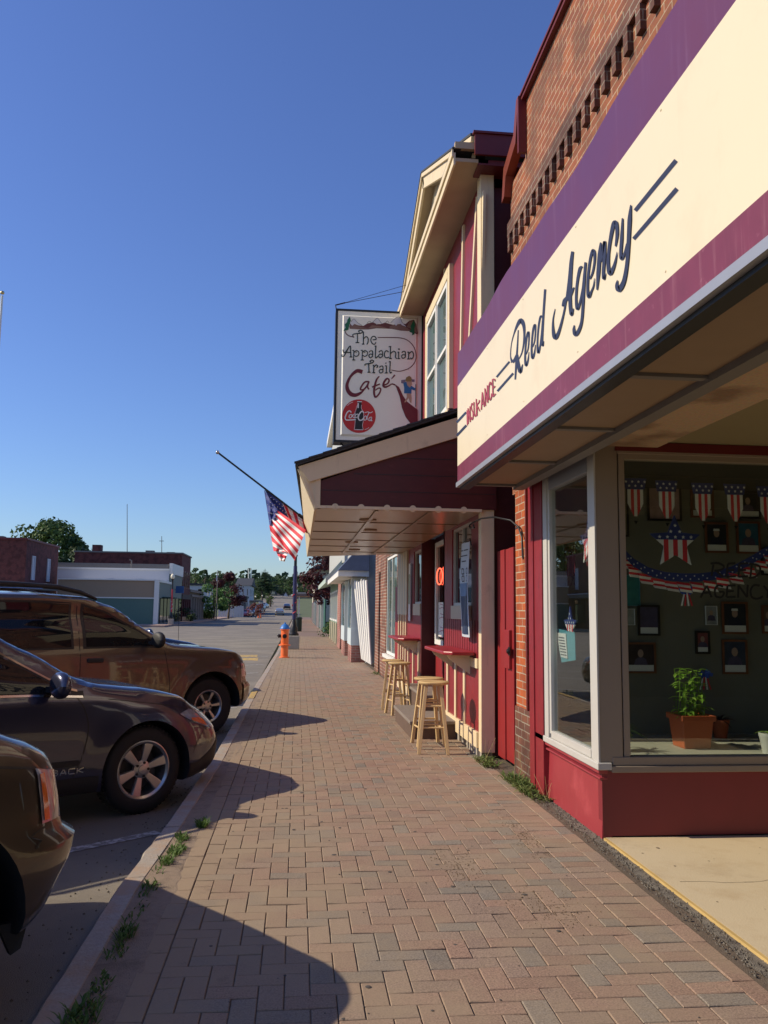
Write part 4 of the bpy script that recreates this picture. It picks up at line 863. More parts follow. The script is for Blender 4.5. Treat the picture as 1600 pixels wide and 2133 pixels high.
# steps
t = thing('entrance_steps', (1.6, 10.6, 0), 'brown two tier wooden steps up to the cafe door', 'steps')
MB().box(1.36,1.89,9.80,11.4,0,.17).build('step_side', 'step_side', t); MB().box(1.335,1.89,9.77,11.42,.172,.212).build('tread', 'step_top', t, bevel=.008)
MB().box(1.66,2.09,10.75,12.5,.0,.37).build('step_side', 'step_side', t); MB().box(1.635,2.09,10.76,12.5,.372,.41).build('tread', 'step_top', t, bevel=.008)
# stools
def make_stool():
    t = thing('bar_stool', (0,0,0), 'x', 'stool', 'wooden stools under the wall counters')
    MB().lathe([(0,.708),(.12,.708),(.155,.712),(.168,.724),(.17,.735),(.16,.744),(.10,.738),(0,.735)], (0,0,0), 32).build('seat', 'stool_wood', t, smooth=50)
    ft = []
    for k in range(4):
        a = math.pi/4+k*math.pi/2; c, s_ = math.cos(a), math.sin(a); ft.append((c, s_))
        MB().hexa([(c*.215-.018,s_*.215-.018,0),(c*.215+.018,s_*.215-.018,0),(c*.215+.018,s_*.215+.018,0),(c*.215-.018,s_*.215+.018,0),
                   (c*.11-.018,s_*.11-.018,.712),(c*.11+.018,s_*.11-.018,.712),(c*.11+.018,s_*.11+.018,.712),(c*.11-.018,s_*.11+.018,.712)]).build('leg', 'stool_wood', t, bevel=.003)
    for k in range(4):
        for z in ((.20, .42) if k % 2 else (.27, .49)):
            r_ = .215-(.105)*z/.712; a, b = ft[k], ft[(k+1) % 4]
            MB().tube([(a[0]*r_, a[1]*r_, z), (b[0]*r_, b[1]*r_, z)], .0105, 8).build('rung', 'stool_wood', t, smooth=50)
    return t
st0 = make_stool(); st0.location = (1.475, 8.93, .0); st0.rotation_euler = (0,0,R(-8)); st0['label'] = 'cream wooden stool nearest the camera, in front of the corner post'
for (x, y, a, lab) in ((1.50, 9.42, 5, 'wooden stool directly behind the nearest stool, beside the step'), (1.50, 12.15, 12, 'nearer stool of the far pair by the farther counter'), (1.47, 12.75, -6, 'farthest wooden stool, left of its pair by the farther counter')):
    c = copy_tree(st0); c.location = (x, y, 0); c.rotation_euler = (0,0,R(a)); c['label'] = lab
# hanging banner and brackets
t = thing('paper_banner', (1.84, 9.0, 1.7), 'pale blue poster with dark lower picture hung beside the corner post', 'poster')
def wav(y, z): return 1.815+.012*math.sin(y*14+z*5)
def bpatch(y0, y1, z0, z1, n=10, k=0): return MB().grid([[(wav(y0+(y1-y0)*i/n, z)-k, y0+(y1-y0)*i/n, z) for i in range(n+1)] for z in [z0+(z1-z0)*j/6 for j in range(7)]])
bpatch(8.70, 9.12, 1.22, 2.24).build('sheet', mat('poster_paper', (.50,.54,.58), .5, var=.06), t, solid=.003)
bpatch(8.73, 9.09, 1.25, 1.66, k=.008).build('picture', mat('poster_night', (.02,.035,.08), .45, var=.5, scale=6), t)
bpatch(8.73, 9.09, 1.66, 1.80, k=.008).build('picture_horizon', mat('poster_blue', (.12,.2,.34), .45, var=.3, scale=6), t)
pi_ = Ink(lambda a, b: Vector((wav(a, b)-.009, a, b)), (-1,0,0), .001)
for z, y0, y1 in ((2.16,9.05,8.76),(2.10,9.05,8.80),(2.04,9.0,8.86)): pi_.stroke([(y0,z),(y1,z)], .012)
for k, (ya, za) in enumerate(((8.80,1.93),(8.95,1.93),(8.80,1.85),(8.95,1.85))): pi_.stroke([(ya,za-.025),(ya+.06,za-.025),(ya+.06,za+.025),(ya,za+.025),(ya,za-.025)], .012)
pi_.build('print', 'ink_navy', t)
t = thing('scroll_bracket', (2.05, 7.72, 2.0), 'black iron scroll bracket reaching over the red gate from the brick pier', 'bracket')
sp = [PX(1089,1162,2.05), PX(1087,1120,2.05), PX(1080,1098,2.05), PX(1064,1084,2.0), PX(1030,1077,1.9), PX(1003,1080,1.84), PX(986,1088,1.80), PX(978,1094,1.78), PX(980,1101,1.78), PX(988,1099,1.78), PX(986,1093,1.78)]
MB().tube(sp, .009, 8).build('scroll', 'black_iron', t, smooth=60); MB().bar(PX(1090,1165,2.05), PX(1087,1105,2.05), .02, .01, up=(1,0,0)).build('wall_plate', 'black_iron', t)
t = thing('banner_bracket', (1.85, 8.9, 2.3), 'thin black iron rod holding the poster beside the corner post', 'bracket')
MB().tube([(1.89,9.5,2.23),(1.84,9.2,2.25),(1.82,8.9,2.27),(1.83,8.72,2.27),(1.84,8.70,2.2)], .007, 8).build('rod', 'black_iron', t, smooth=60)
# gate in the gap
t = thing('plank_gate', (2.07, 8.1, .05), 'barn red plank gate closing the gap between cafe and brick pier', 'gate')
for k in range(4):
    y0 = 7.80+k*.172; MB().box(2.06+(k % 2)*.012, 2.09+(k % 2)*.012, y0, y0+.168, .07-.01*k, 2.12).build('plank', 'barn_red', t, bevel=.004)
MB().box(2.03,2.06,7.86,8.06,.95,1.32).build('latch_board', 'barn_red', t, bevel=.004)
MB().lathe([(.028,0),(.028,-.015),(.018,-.03),(0,-.03)], (2.03,7.83,1.12), 14, axis='x').build('knob', 'black_iron', t, smooth=40)
MB().box(2.02,2.03,7.80,7.86,1.08,1.16).build('latch_plate', 'black_iron', t)
MB().box(2.45,2.5,7.79,8.5,0,2.9).build('gap_shade', 'black', t)  # black sheet stands in for the deep shade inside the gap
# ================================================================== projecting cafe sign
YS = 13.0
sg_ = thing('cafe_sign', (1.2, YS, 4.2), 'tall black framed box sign with curly green script, painted mountains and a red soda disc', 'sign')
sA, sB, sC_, sD = (700,645), (883,657), (884,925), (693,915)
def SP(u, v): return PY(u, v, YS)
x0, x1, z0, z1 = .505, 1.955, 4.16, 6.375
MB().box(x0+.03,x1-.03,YS+.004,YS+.26,z0+.03,z1-.03).build('cabinet', 'black', sg_)
fr = MB().box(x0,x1,YS-.01,YS+.28,z0,z0+.035).box(x0,x1,YS-.01,YS+.28,z1-.035,z1).box(x0,x0+.035,YS-.01,YS+.28,z0+.035,z1-.035).box(x1-.035,x1,YS-.01,YS+.28,z0+.035,z1-.035); fr.build('frame', 'black', sg_)
mat('sign_white', (.90,.86,.72), .35, var=.03, scale=2)
MB().box(x0+.035,x1-.035,YS-.004,YS+.004,z0+.035,z1-.035).build('face', 'sign_white', sg_)
a, b, c, d = x0+.10, x1-.10, z0+.10, z1-.10; e = .028
MB().hexa([(a,YS-.005,c),(b,YS-.005,c),(b,YS-.005,d),(a,YS-.005,d),(a+e,YS-.03,c+e),(b-e,YS-.03,c+e),(b-e,YS-.03,d-e),(a+e,YS-.03,d-e)]).build('raised_panel', 'sign_white', sg_)
PYS = lambda u, v: PY(u, v, YS-.031)
A4, A5 = (690, 635), (690, 770)
mat('art_brown', (.13,.03,.025), .5); mat('art_tan', (.24,.13,.09), .5); mat('art_green', (.01,.13,.05), .5); mat('art_snow', (.70,.68,.66), .5); mat('art_skin', (.5,.34,.22), .5); mat('art_hat', (.28,.2,.06), .5); mat('art_blue', (.02,.15,.34), .5); mat('soda_red', (.55,.02,.015), .4, var=.06)
def ink(nm, m, items, off=0.0):
    k = Ink(PYS, (0,-1,0), .0008+off)
    for it in items:
        if it[0] == 's': k.stroke(it[1], it[2], it[3], 8)
        else: k.poly(it[1], it[2], 8)
    k.build(nm, m, sg_)
ink('mountain_far', 'art_brown', [('p',[(310,310),(380,315),(440,340),(540,350),(600,310),(700,290),(760,320),(830,320),(900,295),(960,315),(1060,340),(1180,310),(1240,320),(1300,265),(1380,250),(1420,330),(1448,480),(1420,490),(1340,440),(1160,430),(1000,400),(760,390),(620,410),(500,410),(310,400)],A4)])
ink('mountain_near', 'art_tan', [('p',[(300,350),(380,330),(480,360),(560,380),(640,395),(500,405),(310,400)],A4),('p',[(600,400),(680,340),(780,350),(880,370),(960,400),(760,385)],A4),('p',[(960,370),(1040,330),(1140,320),(1260,380),(1340,440),(1180,428),(1000,400)],A4),('p',[(1300,280),(1380,265),(1420,340),(1440,470),(1410,470),(1340,400),(1260,370)],A4)], .0008)
ink('snow_cap', 'art_snow', [('p',[(330,280),(380,235),(430,290),(500,335),(440,335),(400,310),(350,350),(320,320)],A4),('p',[(690,290),(740,240),(765,222),(790,240),(845,320),(800,300),(760,330),(730,290)],A4),('p',[(990,300),(1080,215),(1150,212),(1180,290),(1250,365),(1180,340),(1130,300),(1080,350),(1040,300)],A4)], .002)
ink('mountain_outline', 'black', [('s',q,5,A4) for q in ([(330,280),(380,235),(430,290),(515,345)],[(690,290),(740,240),(765,222),(790,240),(845,320)],[(990,300),(1080,215),(1150,212),(1180,290),(1260,370)],[(600,300),(640,275),(670,300)],[(910,295),(935,270),(965,300)])], .003)
ink('pine_tree_art', 'art_green', [('p',[(310,195),(328,260),(310,310),(300,350),(285,420),(200,440),(240,380),(225,330),(265,290),(270,250)],A4)], .004)
ink('pine_tree_art', 'art_green', [('p',[(1380,250),(1400,340),(1385,400),(1390,490),(1345,510),(1350,470),(1300,450),(1335,400),(1320,360),(1350,300)],A4)], .004)
ink('trail_line', 'art_brown', [('s',[(235,440),(252,485),(305,520),(385,540)],16,A4),('s',[(775,545),(1000,545),(1150,552),(1270,590),(1370,690),(1414,830),(1395,950),(1310,1050),(1180,1100),(1100,1105),(1000,1085)],14,A4)], .001)
S4 = []
def s4(p, w_=17, dx=0, dy=0): S4.append(('s', [(x+dx, y+dy) for x, y in p], w_, A4))
for p in ([(365,530),(370,490),(500,470),(520,438),(485,425),(455,440),(472,458)],[(437,480),(437,628)],[(405,630),(470,630)],[(515,455),(545,455)],[(537,455),(537,650)],[(512,655),(552,655)],[(537,570),(580,532),(615,560),(612,630),(592,660)],[(690,585),(748,575),(730,532),(690,530),(660,580),(680,640),(722,658),(745,625)],
          [(195,745),(205,790),(240,785),(300,700),(328,690)],[(320,690),(328,862)],[(305,870),(352,870)],[(300,700),(250,790),(215,852),(180,860),(182,825)],[(225,795),(322,795)]): s4(p)
for dx in (0, 143):
    for p in ([(350,760),(382,760)],[(378,765),(372,915)],[(348,920),(402,920)],[(380,795),(420,762),(460,790),(455,838),(415,860),(382,842)],[(405,790),(425,790)]): s4(p, 15, dx)
for dx, dy in ((0,0),(163,0),(545,10),(172,255)):
    for p in ([(632,792),(650,770),(688,775),(690,870)],[(690,830),(650,822),(627,850),(650,884),(688,862)]): s4(p, 16, dx, dy)
for p in ([(722,690),(755,690)],[(745,692),(735,865),(752,885),(775,855)],[(955,790),(920,765),(890,800),(888,855),(920,886),(962,870)],[(958,698),(1000,698)],[(988,700),(983,892)],[(962,897),(1010,897)],[(988,815),(1040,775),(1075,805),(1070,870),(1092,900)],[(1105,790),(1132,790)],[(1125,790),(1122,895)],[(1102,897),(1146,897)],[(1112,745),(1132,735),(1134,755)],[(1268,790),(1298,790)],[(1292,792),(1288,900)],[(1266,903),(1312,903)],[(1292,820),(1340,780),(1370,818),(1362,880),(1335,903),(1320,882)],
          [(565,1018),(570,990),(680,970),(705,938),(675,922),(645,942),(662,955)],[(625,985),(630,1120)],[(605,1125),(655,1125)],[(690,1010),(716,1010)],[(710,1012),(706,1128)],[(686,1132),(732,1132)],[(712,1040),(748,1002),(775,1028),(755,1050)],[(895,1020),(925,1020)],[(920,1022),(918,1132)],[(893,1136),(942,1136)],[(902,980),(918,968)],[(960,950),(992,950)],[(985,952),(976,1100),(988,1140),(1008,1118)]): s4(p)
ink('sign_lettering', mat('art_dark_green', (.012,.03,.02), .5), S4, .003)
ink('cafe_lettering', mat('art_maroon', (.16,.012,.02), .5), [('s',[(520,40),(430,22),(330,105),(268,230),(272,330),(325,405),(400,425),(480,395),(555,335)],[70,60,40,48,64,70,60,44,8],A5),('s',[(630,200),(560,208),(500,285),(490,335),(550,325),(615,240)],26,A5),('s',[(628,195),(605,280),(630,330)],[30,28,22],A5),
    ('s',[(800,110),(755,170),(720,300),(715,400),(740,458),(800,400),(825,325),(790,308),(735,345)],[16,30,36,34,30,26,24,22,18],A5),('s',[(680,292),(812,240)],24,A5),('s',[(868,262),(940,232),(965,175),(930,150),(885,200),(868,265),(900,292),(960,270),(1010,240),(1062,255)],[26,24,24,28,34,36,32,24,20,24],A5),('s',[(1060,90),(1003,158)],[30,10],A5),
    ('p',[(1050,235),(1130,290),(1200,440),(1260,530),(1440,670),(1440,905),(1350,938),(1240,790),(1180,640),(1140,450),(1085,300)],A5)], .003)
k = Ink(PYS, (0,-1,0), .002); k.disc((463,775), 280, A5, 8); k.build('logo_disc', 'soda_red', sg_)
ink('logo_bottle', 'black', [('p',[(440,540),(508,540),(505,590),(495,640),(535,730),(528,850),(515,940),(530,1000),(390,1000),(400,940),(405,850),(398,740),(430,640),(444,590)],A5)], .0035)
ink('logo_script', 'flag_white', [('s',p,w_,A5) for p, w_ in (([(432,535),(512,535)],14),([(450,560),(448,640)],22),([(436,590),(420,640),(392,740),(398,850),(392,940),(382,1000)],6),([(506,590),(502,640),(540,730),(534,850),(520,940),(536,1000)],6),([(390,1000),(530,1004)],10),
    ([(335,715),(305,688),(262,720),(235,790),(240,830),(280,842),(410,832)],20),([(340,745),(305,760),(300,800),(330,800),(348,762),(338,742)],13),([(408,738),(372,748),(358,788),(392,800)],13),([(448,738),(408,755),(400,795),(430,795),(450,745),(438,800)],13),
    ([(545,722),(512,695),(470,740),(450,800),(470,842),(515,838),(545,800)],20),([(575,770),(545,800),(552,840),(582,832),(588,790),(574,770)],13),([(560,722),(610,705),(650,722),(692,700)],12),([(632,712),(600,790),(600,840)],13),([(672,790),(634,806),(628,848),(655,846),(674,795),(668,852),(685,848)],13),([(270,600),(310,565),(365,540)],7),([(560,1000),(600,985),(628,965)],7))], .005)
ink('hiker_pack', mat('art_grey', (.22,.18,.22), .5), [('p',[(1165,175),(1240,165),(1240,235),(1165,225)],A5),('p',[(1340,160),(1390,165),(1388,205),(1340,205)],A5)], .002)
ink('hiker_body', 'art_blue', [('p',[(1200,220),(1250,205),(1335,270),(1400,310),(1395,350),(1340,330),(1335,400),(1215,395),(1215,300)],A5)], .0035)
ink('hiker_head', 'art_skin', [('p',[(1250,190),(1340,190),(1345,250),(1310,300),(1265,260)],A5),('p',[(1255,400),(1330,400),(1340,470),(1335,560),(1310,545),(1290,470),(1240,545),(1215,545),(1260,460)],A5)], .005)
ink('hiker_hat', 'art_hat', [('p',[(1238,165),(1250,130),(1300,105),(1330,125),(1345,165),(1330,200),(1245,200)],A5)], .0065)
ink('hiker_stick', 'black', [('s',[(1410,245),(1408,620)],12,A5)], .0065)
MB().box(x1,1.955,YS+.08,YS+.18,4.4,4.5).box(x1-.002,XU,YS+.06,YS+.2,5.9,6.0).build('mount', 'black_iron', sg_)
MB().box(1.955,XU+.02,YS+.02,YS+.24,4.15,6.4).build('mount_plate', 'black_iron', sg_)
MB().tube([(.52,YS+.1,6.37),(.50,YS+.1,6.47),(.66,YS+.1,6.52)], .012, 6).build('hook', 'black_iron', sg_)
MB().tube([(.6,YS+.1,6.50), PX(849,606,1.6)], .005, 5).build('guy_wire', 'black_iron', sg_); MB().tube([(.6,YS+.1,6.50), PX(852,592,1.7)], .004, 5).build('guy_wire', 'black_iron', sg_)
MB().tube([(.62,YS+.1,4.17),(1.2,YS+.1,3.6)], .015, 6).build('strut', 'black_iron', sg_)
# ================================================================== flag
fl_ = thing('flag_pole', (.11, 12, 2.75), 'dark angled flagpole fixed to the canopy fascia', 'flagpole')
FA, FB = PY(641,1086,12.0), PY(453,942,12.0)
MB().tube([FA, FB], .014, 10).build('shaft', mat('pole_green', (.02,.03,.025), .4, var=.2), fl_, smooth=60)
MB().lathe([(0,-.03),(.018,-.025),(.028,0),(.02,.022),(0,.03)], FB, 14).build('finial', 'chrome', fl_, smooth=60)
MB().tube([FA+(FB-FA)*-.04, FA+(FB-FA)*.1], .024, 10).build('socket', 'black_iron', fl_)
flg = thing('flag', PY(590,1080,12.0), 'stars and stripes flag hanging folded from the angled pole', 'flag')
def fpt(u, v, k): return PY(u, v, 12.0+k)
def cloth(nm, C4, canton, nst, swap, depth, wav_, first=0, tilt=0):
    """C4 = corner pixels a,b (pole side) d,c ; stripes run across (swap) or along"""
    N = 40; M = 26; a, b, c, d = [Vector(q) for q in C4]; parts = {'flag_red': MB(), 'flag_white': MB(), 'flag_blue': MB()}
    def P(s, t):
        q = a.lerp(b, s).lerp(d.lerp(c, s), t); return fpt(q.x, q.y, depth+tilt*(600-q.x)*.006+wav_*math.sin(s*11+t*3)*(.3+t)+.012*math.sin(t*17+s*5))
    for i in range(N):
        for j in range(M):
            s0, s1, t0, t1 = i/N, (i+1)/N, j/M, (j+1)/M; sm_, tm = (s0+s1)/2, (t0+t1)/2
            if canton(sm_, tm): k = 'flag_blue'
            else: k = 'flag_white' if (int((sm_ if swap else tm)*nst)+first) % 2 else 'flag_red'
            parts[k].add([P(s0,t0), P(s1,t0), P(s1,t1), P(s0,t1)], [(0,1,2,3)])
    for k, m_ in parts.items():
        if m_.f: m_.build({'flag_red':'red_stripes','flag_white':'white_stripes','flag_blue':'star_field'}[k], k, flg)
    return P
Pb = cloth('back', [(550,1018),(637,1084),(641,1112),(576,1064)], lambda s, t: s < .42, 9, True, 0.03, .02, 0)
Pf = cloth('front', [(577,1062),(637,1104),(614,1168),(561,1095)], lambda s, t: False, 9, False, -.25, .03, 0, 1)
Pc = cloth('hang', [(550,1020),(578,1063),(576,1078),(562,1096)], lambda s, t: True, 3, True, -.24, .02, 0, 1)
Pl = cloth('low', [(561,1095),(616,1168),(600,1150),(570,1148)], lambda s, t: False, 5, False, -.23, .03, 0, 1)
Pm = cloth('tail', [(572,1140),(600,1152),(593,1170),(583,1168)], lambda s, t: False, 3, False, -.22, .02, 1, 1)
sm = MB(); rr = random.Random(4)
for i in range(5):
    for j in range(4):
        c = Pc(.12+i*.17, .15+j*.24)+Vector((0,-.025,0)); sm.add(star_pts(c, .012, (1,0,0), (0,0,1)), [tuple(range(10))])
        if j < 2: c = Pb(.08+i*.075, .3+j*.35)+Vector((0,-.03,0)); sm.add(star_pts(c, .010, (1,0,0), (0,0,1)), [tuple(range(10))])
sm.build('star_pattern', 'flag_white', flg)
# ================================================================== next buildings on this side
b2 = thing('brown_brick_shop', (1.95, 15.6, 0), 'narrow brown brick shopfront with a tall arched window beyond the cafe', 'building')
XB = 1.95
w2 = MB().box(XB,2.2,15.6,16.3,1.95,4.2).box(XB,2.2,16.3,18.3,2.65,4.2).box(XB,2.2,15.6,18.3,0,.55).box(XB,2.2,18.3,19.6,0,4.2).box(XB,2.2,19.95,20.9,0,4.2).box(XB,2.2,19.6,19.95,2.4,4.2).box(2.2,6,15.6,20.9,0,4.2); w2.build('wall', 'brick_brown', b2)
MB().box(1.92,1.96,15.6,16.3,.4,1.95).build('board_panel', 'barn_red', b2)
window(b2, 2.0, 16.35, 18.3, .55, 2.65, fm='white_paint', gm='pale_glass', mull=1, t=.06)
MB().box(1.88,1.96,16.3,18.35,.48,.55).build('window_sill', 'white_paint', b2)
MB().box(1.97,2.02,19.6,19.64,0,2.4).build('door_frame', 'white_paint', b2); MB().box(2.06,2.1,19.64,19.95,0,2.4).build('door', 'oxblood', b2)
pw = thing('leaning_boards', (1.8, 22, 0), 'tall white boards fencing the gap beside the brown brick shop', 'fence')
for k in range(6):
    y = 21.0+k*.42; MB().hexa([(1.86-.01*k,y,.12),(1.9-.01*k,y,.12),(1.9-.01*k,y+.36,.12),(1.86-.01*k,y+.36,.12),(1.72-.03*k,y+.1,2.25+.03*(k%3)),(1.76-.03*k,y+.1,2.25+.03*(k%3)),(1.76-.03*k,y+.46,2.25),(1.72-.03*k,y+.46,2.25)]).build('board', 'white_paint', pw, bevel=.01)
ws = thing('white_shop', (1.7, 27, 0), 'white shopfront with brick based window bays under a shingled overhang', 'building')
MB().box(1.95,7,23.6,33,0,3.6).build('wall', mat('white_siding', (.44,.44,.40), .6, var=.08), ws)
for (ya, yb) in ((23.8, 25.4), (27.2, 29.2)):
    f = MB().box(1.55,1.95,ya,yb,0,.48).build('bay_base', 'brick_pink', ws)
    MB().box(1.53,1.95,ya-.02,yb+.02,.48,.95).box(1.53,1.6,ya,ya+.1,.95,2.42).box(1.53,1.6,yb-.1,yb,.95,2.42).box(1.6,1.95,ya,ya+.04,.95,2.42).build('bay_frame', mat('white_blue', (.55,.62,.62), .5, var=.05), ws)
    MB().box(1.56,1.95,ya+.1,yb-.1,.95,2.42).build('bay_glass', 'pale_glass', ws)
MB().box(1.15,1.97,23.2,31.5,2.45,2.52).build('overhang_soffit', 'white_paint', ws); MB().box(1.11,1.15,23.15,31.5,2.42,2.58).box(1.15,1.97,23.15,23.2,2.42,2.58).build('overhang_fascia', 'white_paint', ws)
MB().hexa([(1.1,23.1,2.58),(1.97,23.1,2.58),(1.97,31.6,2.58),(1.1,31.6,2.58),(1.75,23.3,3.3),(1.97,23.3,3.3),(1.97,31.6,3.3),(1.75,31.6,3.3)]).build('overhang_roof', mat('slate_blue', (.06,.08,.13), .7, var=.3), ws)
pb = thing('pink_brick_pilaster', (1.75, 32, 0), 'slim pink brick pilaster between the white and the green shop', 'pilaster'); MB().box(1.62,2.0,31.6,34.0,0,2.9).build('shaft', 'brick_pink', pb); MB().box(1.58,2.0,31.5,34.1,2.9,3.1).build('cap', 'concrete', pb)
gs = thing('green_shop', (1.7, 39, 0), 'tall green fronted shop with a bracketed cornice and pale upper storeys', 'building')
MB().box(1.75,7,34,45,0,3.4).build('shop_wall', mat('green_paint', (.20,.30,.22), .6, var=.1), gs); MB().box(1.85,8,33.5,50,3.4,11.6).build('upper_wall', 'white_siding', gs)
MB().box(1.55,1.86,33.4,50.2,11.4,11.75).build('roof_cornice', 'white_paint', gs)
for k in range(5):
    y = 34.6+k*2.05; MB().box(1.68,1.75,y,y+.5,0,.9).build('base_block', mat('cream_block', (.6,.5,.34), .6, var=.1), gs)
    window(gs, 1.75, y+.1, y+1.7, .95, 2.35, fm='white_paint', gm='pale_glass', mull=1, t=.08)
MB().hexa([(1.1,33.6,2.55),(1.75,33.6,2.75),(1.75,45.4,2.75),(1.1,45.4,2.55),(1.1,33.6,2.75),(1.75,33.6,3.5),(1.75,45.4,3.5),(1.1,45.4,2.75)]).build('awning_cornice', mat('cornice_green', (.42,.50,.42), .6), gs)
# fence + porches further on
fn = thing('painted_fence', (1.75, 60, 0), 'green and white board fence along the pavement under the maroon tree', 'fence')
cols = [('fence_green', (.05,.14,.10)), ('fence_white', (.55,.55,.5)), ('fence_grey', (.16,.18,.16)), ('fence_tan', (.40,.27,.14)), ('fence_red', (.22,.03,.04))]
for c_ in cols: mat(c_[0], c_[1], .7, var=.15)
y = 53
for k in range(18):
    l = 1.6+rr.random()*1.6; MB().box(1.72+.06*(k%2),1.8+.06*(k%2),y,y+l-.12,0,2.1+.25*rr.random()).build('panel', cols[(0,2,0,1,0,3,1,4,3)[k%9]][0], fn); MB().box(1.66,1.74,y+l-.12,y+l,0,2.2).build('post', 'fence_white', fn); y += l
ph = thing('porch_house', (4, 108, 0), 'cream porch fronted house above the far end of the pavement', 'house')
MB().box(2.0,12,100,116,0,6.2).build('wall', mat('cream_siding', (.55,.50,.38), .6), ph); MB().prism([(1.2,99,6.2),(13,99,6.2),(7,99,9)], (0,18,0)).build('roof', 'shingle', ph)
MB().box(-.1,2.2,98.5,110,3.0,3.25).build('porch_roof', mat('brown_roof', (.2,.13,.1), .7), ph)
for k in range(4): MB().box(.1,.22,99+k*3.4,99.15+k*3.4,0,3.0).build('porch_post', 'white_paint', ph)
for k in range(3): window(ph, 2.0, 101+k*4.4, 102.3+k*4.4, 3.6, 5.4, mull=0, t=.1)
# ================================================================== hydrant
hy = thing('fire_hydrant', (-.37, 25.9, 0), 'orange fire hydrant with blue bonnet at the kerb', 'fire hydrant')
hx, hyy = -.37, 25.9
MB().lathe([(.0,0),(.155,0),(.155,.03),(.112,.035),(.112,.36),(.115,.36),(.185,.37),(.185,.40),(.115,.415),(.12,.44),(.12,.80),(.125,.84),(.15,.85),(.15,.875),(0,.875)], (hx,hyy,0), 28).build('barrel', 'hydrant_orange', hy, smooth=35)
MB().lathe([(.158,.876),(.158,.895),(.135,.93),(.10,.99),(.05,1.025),(.03,1.03),(.03,1.075),(0,1.08)], (hx,hyy,0), 28).build('bonnet', 'hydrant_blue', hy, smooth=35)
MB().lathe([(.085,-.10),(.085,-.17),(.07,-.175),(.07,-.18)], (hx,hyy,.66), 20, axis='y').build('pumper_outlet', 'hydrant_orange', hy, smooth=35)
MB().lathe([(.062,-.18),(.062,-.215),(.02,-.22),(.02,-.245),(0,-.245)], (hx,hyy,.66), 20, axis='y').build('outlet_cap', 'black_iron', hy, smooth=35)
MB().lathe([(.05,-.11),(.05,-.165),(.062,-.17),(.062,-.20),(.02,-.205),(.02,-.235),(0,-.235)], (hx,hyy,.66), 16, axis='x').build('outlet_cap', 'black_iron', hy, smooth=35)
# ================================================================== street lamps
def lamp(x, y, z, wrap=('pole_navy', 'ribbon_red'), lab='', h=4.35):
    t = thing('street_lamp', (x, y, z), lab, 'street lamp', 'globe street lamps')
    MB().box(x-.22,x+.22,y-.22,y+.22,z,z+.5).build('plinth', 'concrete', t, bevel=.03)
    MB().lathe([(.19,.5),(.19,.56),(.14,.62),(.13,.80),(.09,.88),(.075,1.0),(.06,1.05),(.055,h-.75),(.08,h-.72),(.08,h-.68),(.05,h-.66),(.05,h-.6),(.11,h-.5),(.11,h-.46)], (x,y,z), 16).build('pole', 'black_iron', t, smooth=35)
    MB().lathe([(.07,1.1),(.075,1.2),(.07,2.2),(.075,2.3),(.07,3.1)], (x,y,z), 14).build('wrap', wrap[0], t, smooth=35)
    rb = MB(); [rb.tube([(x+math.cos(a)*.08, y+math.sin(a)*.08, z+1.1+a*.055) for a in [q*.4 for q in range(10+18*s_, 26+18*s_)]], .018, 5) for s_ in (0, 1)]
    rb.build('ribbon', wrap[1], t)
    MB().lathe([(.09,h-.46),(.16,h-.38),(.19,h-.25),(.17,h-.12),(.10,h-.02),(.04,h+.02),(0,h+.02)], (x,y,z), 20).build('globe', 'globe', t, smooth=60)
    MB().lathe([(.05,h+.02),(.02,h+.07),(0,h+.12)], (x,y,z), 10).build('finial', 'black_iron', t)
    return t
lamp(-.12, 31.4, 0, lab='street lamp with navy wrapped pole right behind the orange hydrant', h=4.2)
lamp(-.2, 62.6, 0, ('ribbon_red', 'white_paint'), 'second globe lamp on this pavement with a red wrapped pole')
lamp(-.2, 94, 0, ('ribbon_red', 'white_paint'), 'third globe lamp on this pavement, small beyond the red wrapped one')
lamp(-.2, 125, 0, ('ribbon_red', 'white_paint'), 'farthest small globe lamp on this pavement')
lamp(-11.06, 74.8, -.02, ('ribbon_red', 'white_paint'), 'globe lamp with red ribbon across the road before the brick block', h=4.45)
lamp(-11.0, 135, -.02, lab='globe lamp across the road in front of the maroon tree')
lamp(-10.8, 215, .3, lab='small globe lamp across the road beyond the grey house')
lamp(-10.8, 255, 1.2, lab='farthest globe lamp across the road on the slope')
sn_ = thing('bin', (.05, 56, 0), 'dark slatted litter bin beside the second lamp', 'litter bin'); MB().lathe([(.24,0),(.26,.1),(.26,.8),(.29,.84),(.29,.9),(.2,.95)], (.05,56,0), 20).build('drum', mat('bin_green', (.03,.04,.03), .6), sn_, smooth=35); MB().lathe([(.2,.951),(.17,.97),(0,.98)], (.05,56,0), 20).build('lid', 'black_iron', sn_)
